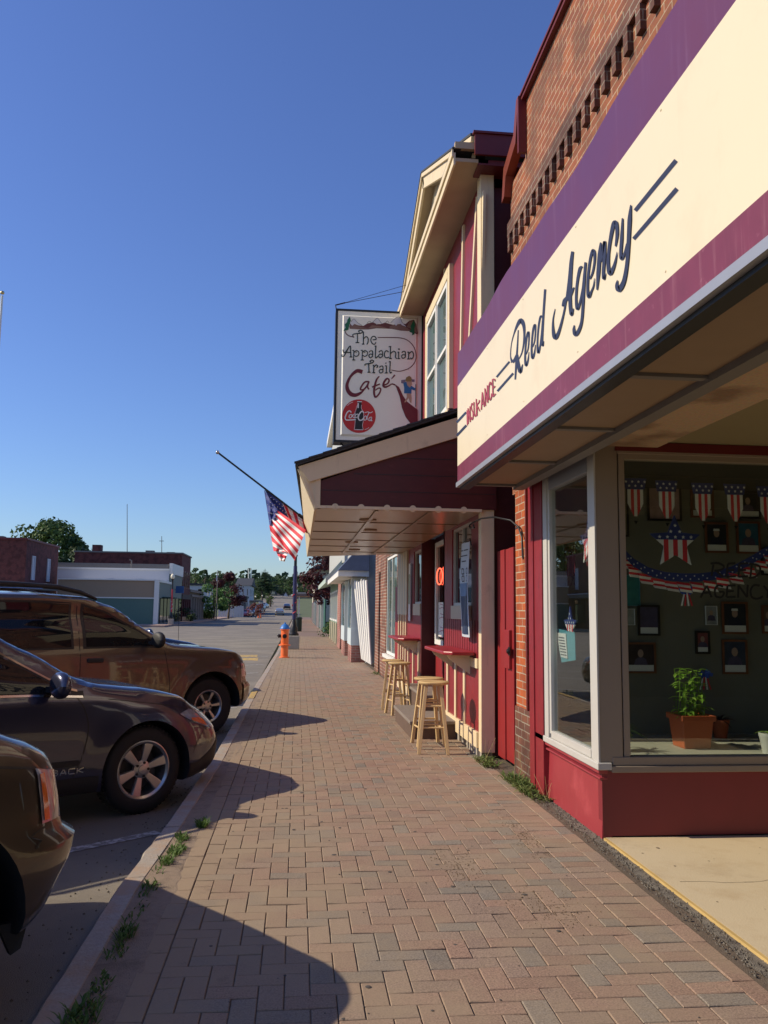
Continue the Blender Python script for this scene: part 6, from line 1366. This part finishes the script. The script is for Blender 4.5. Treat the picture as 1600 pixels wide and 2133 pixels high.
MB().box(-20.9,-12.6,74.95,81.9,2.32,3.8).build('middle_band', 'siding_tan', bB); MB().box(-20.9,-12.6,74.93,81.9,-.2,2.22).build('lower_band', 'siding_green', bB)
MB().box(-20.9,-12.6,74.85,75,2.22,2.32).box(-12.62,-12.25,74.8,75.15,-.2,3.9).box(-20.9,-12.6,74.8,81.9,3.8,3.9).box(-12.3,-12.2,75.1,82,3.7,3.9).build('trim', 'white_paint', bB)
MB().box(-12.6,-12.3,75.15,81.9,-.2,3.8).build('shop_wall', mat('shop_green', (.17,.20,.17), .7), bB)
for y in (76.0, 78.0, 80.0): MB().box(-12.3,-12.22,y,y+1.5,.1,2.3).build('shop_window', 'dark_glass', bB)
for y in (77.0, 79.4): MB().box(-12.25,-11.5,y,y+1.6,2.3,2.42).build('shop_awning', mat('awning_green', (.02,.05,.04), .7), bB)
bE = thing('white_block', (-17, 82, 0), 'flat roofed block with a white band above the layered shop', 'building')
MB().box(-24,-12.5,82,90,-.2,5.05).build('upper_band', 'band_white', bE); MB().box(-24.1,-12.45,81.9,90,5.05,5.2).build('trim', 'white_paint', bE)
MB().box(-24,-12.6,82.2,90,5.2,5.65).build('parapet', 'roof_grey', bE); MB().box(-12.5,-12.2,82.1,89.8,4.7,5.75).build('false_front', 'white_paint', bE)
MB().box(-12.5,-12.3,82.1,89.8,-.2,4.7).build('shop_wall', 'shop_green', bE)
for y in (82.8, 85.2, 87.6): MB().box(-12.3,-12.22,y,y+1.7,.1,2.4).build('shop_window', 'dark_glass', bE)
for x in (-18.2, -15.4): MB().box(x,x+.5,81.88,82,3.95,4.1).build('wall_vent', 'roof_grey', bE)
ss = thing('shop_sign', (-11.8, 84, 3), 'small blue sign projecting beside the left lamp', 'sign'); MB().box(-12.1,-11.3,84,84.12,2.9,3.6).build('board', mat('sign_blue', (.03,.10,.26), .5), ss); MB().box(-12.2,-12.1,84.03,84.08,3.2,3.25).build('bracket', 'black_iron', ss)
bC = thing('brick_block', (-13, 91, 0), 'tall dark brick block behind the white banded block with a chimney and narrow windows', 'building')
MB().box(-23.9,-12.6,91.3,98.7,-.2,7.25).build('wall', 'brick_far', bC); MB().box(-24,-12.5,91.2,98.8,7.25,7.4).build('coping', 'roof_grey', bC)
MB().box(-22.2,-21.3,91.6,92.6,7.4,8.1).build('chimney', 'brick_far', bC)
MB().box(-12.62,-12.4,91.4,98.7,2.4,2.9).build('street_cornice', mat('frieze_dark', (.06,.05,.04), .8), bC)
for k in range(4): window(bC, -12.6, 92.0+k*1.75, 92.8+k*1.75, 3.6, 5.5, sgn=1, mull=0, t=.1, fm='dark_red_trim')
for k in range(5): MB().box(-12.6,-12.4,91.6+k*1.65,92.0+k*1.65,0,2.4).build('pier', 'brick_far', bC)
for k in range(4): MB().box(-12.6,-12.52,92.2+k*1.65,93.1+k*1.65,.4,2.2).build('shop_window', 'dark_glass', bC)
t = thing('entrance_stoop', (-12, 91, 0), 'grey stoop with railing in front of the tall brick block', 'steps'); MB().box(-12.3,-11.9,91,94,0,.5).box(-11.9,-11.5,91,94,0,.25).build('steps', 'concrete', t); MB().tube([(-11.6,91,.3),(-11.6,91,1.2),(-12.1,91,1.5)], .02, 5).build('railing', 'black_iron', t)
bD = thing('stone_bank', (-13, 103, 0), 'low grey stone building with columns beyond the tall brick block', 'building')
MB().box(-26,-12.9,98.9,112,-.2,3.3).build('wall', 'stone_grey', bD); MB().box(-26,-12.5,98.85,112.2,3.3,3.6).box(-26,-12.3,98.85,112.3,2.75,3.0).build('cornice', 'stone_grey', bD)
for k in range(6): MB().lathe([(.3,0),(.25,.2),(.22,2.5),(.3,2.75)], (-12.6,99.6+k*2.4,0), 12).build('column', 'stone_grey', bD, smooth=40)
for k in range(5): MB().box(-12.92,-12.85,100.1+k*2.4,101.4+k*2.4,.5,2.5).build('window', 'dark_glass', bD)
for (bb_, pts_) in ((bA, ((-26,73,7.0),(-30,75,7.0))), (bC, ((-17,94,7.4),(-15,96,7.4)))):
    for (x, y, z) in pts_: MB().box(x,x+.9,y,y+.8,z,z+.35).build('roof_vent', 'stone_grey', bb_)
MB().tube([(-16,81.5,5.2),(-16,81.5,5.9),(-16.2,81.5,6.0)], .06, 6).build('vent_pipe', 'stone_grey', bE)
# antennas
for (u, v0, v1, y, lab) in ((265,1050,1150,150,'tall thin radio mast rising behind the dark brick block'),(337,1117,1150,150,'shorter antenna mast with a crossbar near the block corner'),(518,1184,1225,420,'left one of two pale chimney stacks on the far hill'),(523,1184,1225,420,'right one of two pale chimney stacks on the far hill')):
    a, b = PY(u, v1+18, y), PY(u, v0, y); r_ = .07 if y < 200 else .35
    t = thing('radio_mast' if y < 200 else 'chimney_stack', a, lab, 'mast' if y < 200 else 'chimney'); MB().tube([a, b], [r_, r_*.7], 6).build('mast' if y < 200 else 'stack', 'stone_grey' if y < 200 else 'sign_white', t)
    MB().tube([a, a-Vector((0,0,8))], r_*1.2, 6).build('base', 'stone_grey', t)
    if v0 == 1117: MB().box(b.x-.4,b.x+.4,b.y-.03,b.y+.03,b.z-.9,b.z-.8).build('crossbar', 'stone_grey', t)
# ------------------------------------------------------------------ trees
def tree(name, x, y, z, h, rx, rz, m, label, n=1500, leaf=.28, clumps=16, seed=1, group='trees along the far street', trunk=.28, low=.30, cat='tree', irregular=.3):
    t = thing(name, (x, y, z), label, cat, group); r_ = random.Random(seed)
    cz = z+h-rz
    tk = MB(); tk.tube([(x,y,z-.2),(x+.02*h,y,z+h*.25),(x-.01*h,y,z+h*.5),(x,y,cz+rz*.3)], [trunk,trunk*.8,trunk*.55,trunk*.2], 8)
    C = []
    for k in range(clumps):
        a = r_.random()*6.283; e = (r_.random()-.42)*2; e = max(-1, min(1, e)); rr_ = math.sqrt(max(0, 1-e*e))*(.55+.45*r_.random())
        c = Vector((x+math.cos(a)*rr_*rx*(1+irregular*(r_.random()-.5)), y+math.sin(a)*rr_*rx, cz+e*rz*.85)); C.append((c, (.26+.2*r_.random())*rx))
        if k < 7: tk.tube([(x,y,cz-rz*.6+k*rz*.12), Vector((x,y,cz-rz*.4+k*rz*.12)).lerp(c, .6), c], [trunk*.35,trunk*.2,.02], 5)
    tk.build('trunk', 'bark', t, smooth=50)
    cr = MB()
    for k in range(n):
        c, cr_ = C[r_.randrange(len(C))]
        d = Vector((r_.gauss(0,1), r_.gauss(0,1), r_.gauss(0,1))).normalized()*(cr_*(.55+.5*r_.random()**.5)); d.z *= .75; p = c+d
        nrm = (d.normalized()+Vector((r_.gauss(0,.6), r_.gauss(0,.6), r_.gauss(0,.6)+.3))).normalized(); a_ = nrm.orthogonal().normalized(); b_ = nrm.cross(a_); l = leaf*(.6+.8*r_.random()); rot = r_.random()*3.14
        a2 = a_*math.cos(rot)+b_*math.sin(rot); b2 = nrm.cross(a2)
        cr.add([p-a2*l*.5, p+b2*l*.32-a2*l*.1, p+a2*l*.55+nrm*l*.1, p-b2*l*.32+a2*l*.08], [(0,1,2,3)])
    cr.build('crown', m, t); return t
def pine(x, y, z, h, r0, label, seed, m='leaf_dark'):
    t = thing('pine_tree', (x, y, z), label, 'tree', 'trees along the far street'); r_ = random.Random(seed); MB().tube([(x,y,z-.5),(x,y,z+h)], [r0*.07,.03], 6).build('trunk', 'bark', t)
    cr = MB()
    for k in range(22):
        f = k/22; zz = z+h*(.25+.75*f); rad = r0*(1-f)**.8*(.7+.5*r_.random())
        for q in range(11):
            a = r_.random()*6.28; e = Vector((math.cos(a), math.sin(a), -.12+.2*r_.random()))*rad
            for s_ in range(4):
                p = Vector((x,y,zz))+e*(.3+.7*s_/3); w_ = rad*.16; side = Vector((-math.sin(a), math.cos(a), 0))*w_
                cr.add([p-side, p+e.normalized()*w_*1.4, p+side, p+Vector((0,0,w_*.5))], [(0,1,2,3)])
    cr.build('crown', m, t); return t
def at(u, y, z=None): p = PY(u, 1268, y); return p.x
tree('broadleaf_tree', -31.4, 108, 0, 12.0, 4.3, 4.1, 'leaf_green', 'large green tree rising between the two dark brick blocks', n=5200, leaf=.5, clumps=34, seed=5, trunk=.4)
tree('broadleaf_tree', -26.6, 103, 0, 8.3, 2.6, 2.8, 'leaf_dark', 'darker lower tree between the big tree and the tall brick block', n=1800, leaf=.45, clumps=16, seed=6)
tree('street_tree', at(446, 112), 112, 0, 4.6, 2.1, 1.9, 'leaf_light', 'light green street tree by the tall pole across the road', n=2600, leaf=.26, clumps=20, seed=7, trunk=.12)
tree('maroon_tree', at(476, 128), 128, 0, 6.6, 2.6, 2.7, 'leaf_maroon', 'maroon leaved tree behind the light green street tree', n=2600, leaf=.34, clumps=22, seed=8, trunk=.16)
tree('maroon_tree', 2.6, 56, 0, 5.9, 2.15, 2.25, 'leaf_maroon', 'maroon leaved tree over the pavement in front of the painted fence', n=5000, leaf=.20, clumps=30, seed=9, trunk=.12, group='trees on this pavement')
hb = thing('hedge', (-12.3, 114, 0), 'clipped green hedge across the road by the stone building', 'hedge'); hd = MB(); r_ = random.Random(3)
for k in range(2600):
    p = Vector((-14.0+r_.random()*2.6, 112.5+r_.random()*3, r_.random()**.6*1.05)); n_ = Vector((r_.gauss(0,1), r_.gauss(0,1), r_.gauss(0,1))).normalized(); a_ = n_.orthogonal().normalized()*.13; b_ = n_.cross(a_); hd.add([p-a_, p+b_*.6, p+a_, p-b_*.6], [(0,1,2,3)])
hd.build('foliage', 'leaf_green', hb)
fp = thing('tall_pole', (at(451, 108), 108, 0), 'tall pale pole with a small pennant in front of the light green tree', 'flagpole'); px = at(451, 108)
MB().tube([(px,108,0),(px,108,6.3)], [.09,.05], 8).build('shaft', 'stone_grey', fp); MB().box(px-.16,px-.02,107.98,108.02,4.9,5.6).build('pennant', 'flag_white', fp)
pole2 = thing('tall_pole', (PY(3, 640, 30).x, 30, -.15), 'white flagpole with a gold ball at the left edge of the photo', 'flagpole'); qx = PY(3, 640, 30)
MB().tube([(qx.x,30,-.15),(qx.x,30,PY(5,616,30).z)], [.06,.04], 10).build('shaft', 'white_paint', pole2); MB().lathe([(0,-.07),(.06,-.04),(.075,0),(.06,.05),(0,.08)], PY(5,610,30), 14).build('ball', mat('gold', (.5,.4,.2), .3, metal=.7), pole2, smooth=60)
z_ = PY(4, 655, 30).z; fq = MB()
for k in range(6): fq.box(qx.x-.9,qx.x-.01,29.99,30.01,z_-.05-k*.09,z_-k*.09) if k % 2 == 0 else None
fq.build('red_stripes', 'flag_red', pole2)
# houses and the far end
def house(name, x0, x1, y0, y1, z0, zw, zr, wall, label, roof='shingle', ridge='y', cols=3, rows=2, face='y', cat='house', porch=False):
    t = thing(name, ((x0+x1)/2, y0, z0), label, cat, 'houses at the far end of the street')
    MB().box(x0,x1,y0,y1,z0-2,zw).build('wall', wall, t)
    if zr > zw+.3:
        if ridge == 'y': MB().prism([(x0-.4,y0-.4,zw),(x1+.4,y0-.4,zw),((x0+x1)/2,y0-.4,zr)], (0,y1-y0+.8,0)).build('roof', roof, t); MB().prism([(x0,y0-.42,zw),(x1,y0-.42,zw),((x0+x1)/2,y0-.42,zr-.35)], (0,.015,0)).build('gable', wall, t)
        else: MB().prism([(x0-.4,y0-.4,zw),(x0-.4,y1+.4,zw),(x0-.4,(y0+y1)/2,zr)], (x1-x0+.8,0,0)).build('roof', roof, t)
    else: MB().box(x0-.2,x1+.2,y0-.2,y1+.2,zw,zw+.35).build('roof', roof, t)
    for i in range(cols):
        for j in range(rows):
            w_ = (x1-x0)/cols; h_ = (zw-z0)/rows; window_y(t, y0-.01, x0+w_*(i+.3), x0+w_*(i+.7), z0+h_*(j+.3), z0+h_*(j+.8), mull=0, t=.12)
    for i in range(3):
        for j in range(rows): d_ = (y1-y0)/3; h_ = (zw-z0)/rows; window(t, x1+.01, y0+d_*(i+.3), y0+d_*(i+.6), z0+h_*(j+.3), z0+h_*(j+.8), sgn=1, mull=0, t=.12)
    if porch:
        MB().box(x1,x1+2.2,y0,y1,z0+2.9,z0+3.15).build('porch_roof', 'roof_grey', t)
        for k in range(4): MB().box(x1+2.0,x1+2.15,y0+(y1-y0)*k/3-.1,y0+(y1-y0)*k/3+.1,z0-.2,z0+2.9).build('porch_post', 'white_paint', t)
    return t
house('white_hall', -30,-16.2,150,165,0,5.4,5.4,'house_white','long white flat roofed building behind the light green tree', cols=6)
house('blue_house', at(492,175),at(527,190),175,192,0,6.2,8.0,'house_white','grey white two storey house with porch right of the maroon tree', porch=True, ridge='x')
house('brown_shop', at(500,155),at(515,165),160,166,0,3.4,3.4,'stone_grey','small dark shop front below the grey white house', rows=1)
def hz(v, y): return PY(600, v, y).z
house('yellow_house', at(564,330),at(573,330),330,345,terr(330),hz(1238,330),hz(1226,330),'house_yellow','pale yellow gabled house at the top of the hill road', cols=2)
house('gabled_house', at(573,340),at(590,340),345,358,terr(340),hz(1244,345),hz(1233,345),'house_blue','blue grey house with white trim beside the yellow gable on the hill', ridge='x')
house('gabled_house', at(589,320),at(600,320),322,335,terr(320),hz(1243,320),hz(1232,320),'house_white','white twin gabled house at the end of the road', cols=2)
house('green_house', at(612,300),at(640,300),300,320,terr(300)-1,hz(1240,300),hz(1232,300),'siding_green','dark green house at the far right end behind the lamps', ridge='x')
fw_ = thing('white_fence', (at(470,140), 140, 0), 'white board fence across the road behind the trees', 'fence')
x = at(455,140); k = 0
while x < at(508,140): MB().box(x,x+.38,140,140.08,0,1.75+.1*(k%2)).build('board', 'house_white', fw_); x += .42; k += 1
# treeline on the hill: each tree by itself
r_ = random.Random(21)
spec = []
for (u, vtop, y, w_) in ((405,1182,190,26),(425,1186,200,22),(441,1196,215,20),(460,1196,230,22),(505,1222,360,20),(520,1226,380,22),(536,1212,330,24),(560,1214,340,26),(575,1204,400,26),(590,1202,420,24),(604,1210,380,22),(618,1206,340,20),(632,1204,330,22),(548,1232,300,22),(532,1236,280,20),(495,1228,330,22),(648,1200,300,24),(570,1220,380,22),(600,1222,360,20),(585,1222,350,22),(390,1192,180,16),(545,1222,260,18),(556,1236,235,16),(530,1250,210,10),(563,1246,230,12),(516,1243,240,14)):
    spec.append((u, vtop, y, w_))
for i, (u, vt, y, w_) in enumerate(spec):
    x = at(u, y); top = PY(u, vt, y).z; rx = w_*y/1718*.62; z0 = terr(y) if y > 150 else 0; h = max(3, top-z0)
    tree('hill_tree', x, y, z0, h, rx, min(h*.46, rx*1.0+1), ('leaf_green','leaf_dark')[i % 2], ['green rounded tree on the hill beyond the street','dark rounded tree on the hill beyond the street'][i % 2], n=650, leaf=rx*.19, clumps=13, seed=30+i, group='green trees massed on the far hill' if i % 2 == 0 else 'dark trees massed on the far hill', trunk=.3)
pine(at(550,300), 300, terr(300), PY(550,1184,300).z-terr(300), 5.4, 'tall dark pine standing above the far treeline', 3)
wd = MB(); 
for k in range(9000):
    y = 480+r_.random()*260; x = -230+r_.random()*330; hgt = 14+8*mnoise.noise(Vector((x*.02, y*.02, 0)))+4*mnoise.noise(Vector((x*.09, y*.07, 5)))
    p = Vector((x, y, terr(y)-2+hgt*(.35+.65*r_.random()))); n_ = Vector((r_.gauss(0,1), r_.gauss(0,1)-.5, r_.gauss(0,1)+.4)).normalized(); a_ = n_.orthogonal().normalized()*2.4; b_ = n_.cross(a_); wd.add([p-a_, p+b_*.7, p+a_, p-b_*.7], [(0,1,2,3)])
tag(wd.build('far_woodland', 'leaf_dark'), 'dark green wooded ridge closing the view beyond the town', 'woodland', kind='stuff')
# parked and moving cars far away
def far_car(x, y, m, label, head=0, suv=False):
    sp = dict(spB if not suv else spT); sp['style'] = dict(sp=[(.03,.04,0)], rot=.3)
    t = thing('distant_car', (0,0,0), label, 'car', 'cars far down the street'); c = Car(sp); body_mesh(c, m, t)
    bb_ = lambda q: interp(sp['belt'], q)+.02
    rr_ = [(-2.9,1.02),(-2.3,1.26),(-1.7,1.34),(-1.35,1.31),(-1.0,1.14),(-.6,.94)] if not suv else [(-3.7,1.62),(-2.2,1.66),(-1.7,1.62),(-1.1,1.38),(-.8,1.2)]
    patch(c, t, 'side_glass', 'car_glass', arange(-2.7,-.7,10), bb_, lambda q: max(bb_(q)+.004, lin(rr_)(q)-.01), .006, 4); windshield(c, t, -.5, -1.2)
    for wx in (0, -sp['wb']):
        for sg__ in (-1, 1): MB().lathe([(0,-.1),(sp['wr']-.02,-.1),(sp['wr'],0),(sp['wr']-.02,.1),(0,.1)], (wx, sg__*(sp['hw']-.12), sp['wr']), 16, axis='y').build('wheel', 'rubber', t)
    # rear lights
    for sg__ in (-1, 1): MB().box(sp['tail']-.02,sp['tail']+.05,min(sg__*.5,sg__*.75),max(sg__*.5,sg__*.75),.72,.86).build('tail_light', 'ribbon_red', t)
    t.location = (x, y, terr(y)); t.rotation_euler = (0,0,head)
mat('car_red', (.30,.02,.02), .3, metal=.3, coat=1); mat('car_silver', (.3,.32,.33), .3, metal=.6, coat=1)
far_car(-3.7, 175, 'car_silver', 'dark grey car driving away down the middle of the street', R(90))
far_car(-.5-2.2, 215, 'car_black', 'black car driving away right of the grey one', R(90))
for k, (x, y, m, sv, lab) in enumerate(((-9.6,152,'car_red',0,'red car parked across the road by the red bush'),(-9.4,166,'car_black',1,'black utility vehicle parked across the road behind the red car'),(-9.3,182,'car_red',0,'second red car parked across the road, farther than the first'),(-9.2,198,'car_black',1,'farthest dark vehicle parked across the road'),(-9.1,220,'car_silver',0,'silver car at the end of the row across the road'))): far_car(x, y, m, lab, R(-100), bool(sv))
for (u, y, lab) in ((539,142,'left one of two orange traffic cones across the road'),(543.5,142,'right one of two orange traffic cones across the road')):
    x = at(u, y); t = thing('traffic_cone', (x, y, -.15), lab, 'cone', 'orange cones across the road'); MB().box(x-.2,x+.2,y-.2,y+.2,-.15,-.11).build('foot', 'black', t); MB().lathe([(.16,-.11),(.04,.6),(0,.61)], (x,y,0), 12).build('cone', 'hydrant_orange', t)
leafmat('leaf_red', (.12,.03,.02), (.2,.05,.03)); tree('red_bush', at(533,140), 140, 0, 2.1, 1.5, .9, 'leaf_red', 'rusty red round bush across the road beside the cones', n=700, leaf=.22, clumps=10, seed=77, group='bushes', cat='bush', trunk=.06)
tree('low_shrub', -12.0, 92, 0, 1.3, 1.4, .6, 'leaf_dark', 'dark shrub in front of the tall brick block', n=600, leaf=.2, clumps=9, seed=78, group='bushes', cat='bush', trunk=.05)
# ------------------------------------------------------------------ grass and weeds
def blades(nm, spots, m, hmax, seed, w_=.004):
    mb = MB(); q = random.Random(seed)
    for (x, y, rad, n, hh) in spots:
        for k in range(n):
            a = q.random()*6.28; rr_ = rad*q.random()**.6; px_, py_ = x+math.cos(a)*rr_*.45, y+math.sin(a)*rr_; a2 = q.random()*6.28
            leafblade(mb, (px_, py_, -.005), (math.cos(a2)*.6, math.sin(a2)*.6, 1), hh*(.4+.8*q.random()), w_*(.8+1.2*q.random()), .35, 3)
    return mb.build(nm, m)
gx = lambda y: kx(y)+.185
sp_ = [(gx(y), y, .10, int(10+80*rnd.random()), .04+.04*rnd.random()) for y in (3.45,3.6,3.9,4.3,4.45,4.62,4.75,5.05)]+[(gx(5.4)+.02,5.42,.12,140,.07),(gx(5.2),5.2,.09,90,.07),(gx(5.65),5.7,.1,90,.07),(gx(6.0)+.08,6.02,.08,160,.085),(gx(3.3),3.28,.14,170,.09),(gx(4.1),4.1,.1,100,.07),(gx(14.6)-.3,15.2,.3,50,.1)]
tag(blades('kerb_grass', sp_, 'grass_leaf', .06, 3, .0055), 'short green grass sprouting between kerb and pavers', 'grass', kind='stuff')
for (x, y, n, h, r2_, lab) in ((1.95, 7.15, 260, .19, .34, 'yellow green weeds at the foot of the brick pier'),(1.99, 6.68, 70, .12, .12, 'small weed tuft beside the crimson bay corner'),(1.90, 8.25, 150, .15, .24, 'dark green weeds under the red plank gate'),(1.85, 19.5, 40, .15, .25, 'weeds by the brown brick shop wall')):
    mb = MB(); q = random.Random(int(x*100+y*10))
    for k in range(n):
        a = q.random()*6.28; d = (math.cos(a)*.9, math.sin(a)*.9, .7+q.random()); b_ = (x+(q.random()-.5)*.16, y+(q.random()-.5)*r2_*2, .0); leafblade(mb, b_, d, h*(.4+.8*q.random()), .008+.012*q.random(), .5, 4)
    t = thing('weed_clump', (x, y, 0), lab, 'weeds'); mb.build('leaves', 'weed_leaf', t)
    st_ = MB()
    for k in range(6): st_.tube([(x+(q.random()-.5)*.1, y+(q.random()-.5)*.2, 0), (x+(q.random()-.5)*.2, y+(q.random()-.5)*.3, h*1.6)], .0015, 3)
    st_.build('stalks', mat('straw', (.35,.27,.12), .8), t)
tree('low_shrub', 2.0, 44.5, 0, .9, .9, .5, 'leaf_green', 'low green ground shrub under the maroon tree on this pavement', n=900, leaf=.1, clumps=12, seed=79, group='bushes', cat='bush', trunk=.03)
# small litter and pebbles by the gravel seam
pb_ = MB(); q = random.Random(12)
for k in range(1400):
    if k < 900: x, y = 1.93+q.random()*.13, 2.0+q.random()*4.8
    else: y = 2.2+q.random()*10; x = kx(y)-.02-abs(q.gauss(0,.22))
    z = .002 if k < 900 else -.148; s_ = .003+.006*q.random(); pb_.add([(x-s_,y,z),(x,y-s_,z),(x+s_,y,z),(x,y+s_,z),(x,y,z+s_)], [(0,1,4),(1,2,4),(2,3,4),(3,0,4)])
tag(pb_.build('loose_grit', 'gravel_seam'), 'loose grey grit in the seam and along the gutter', 'gravel', kind='stuff')
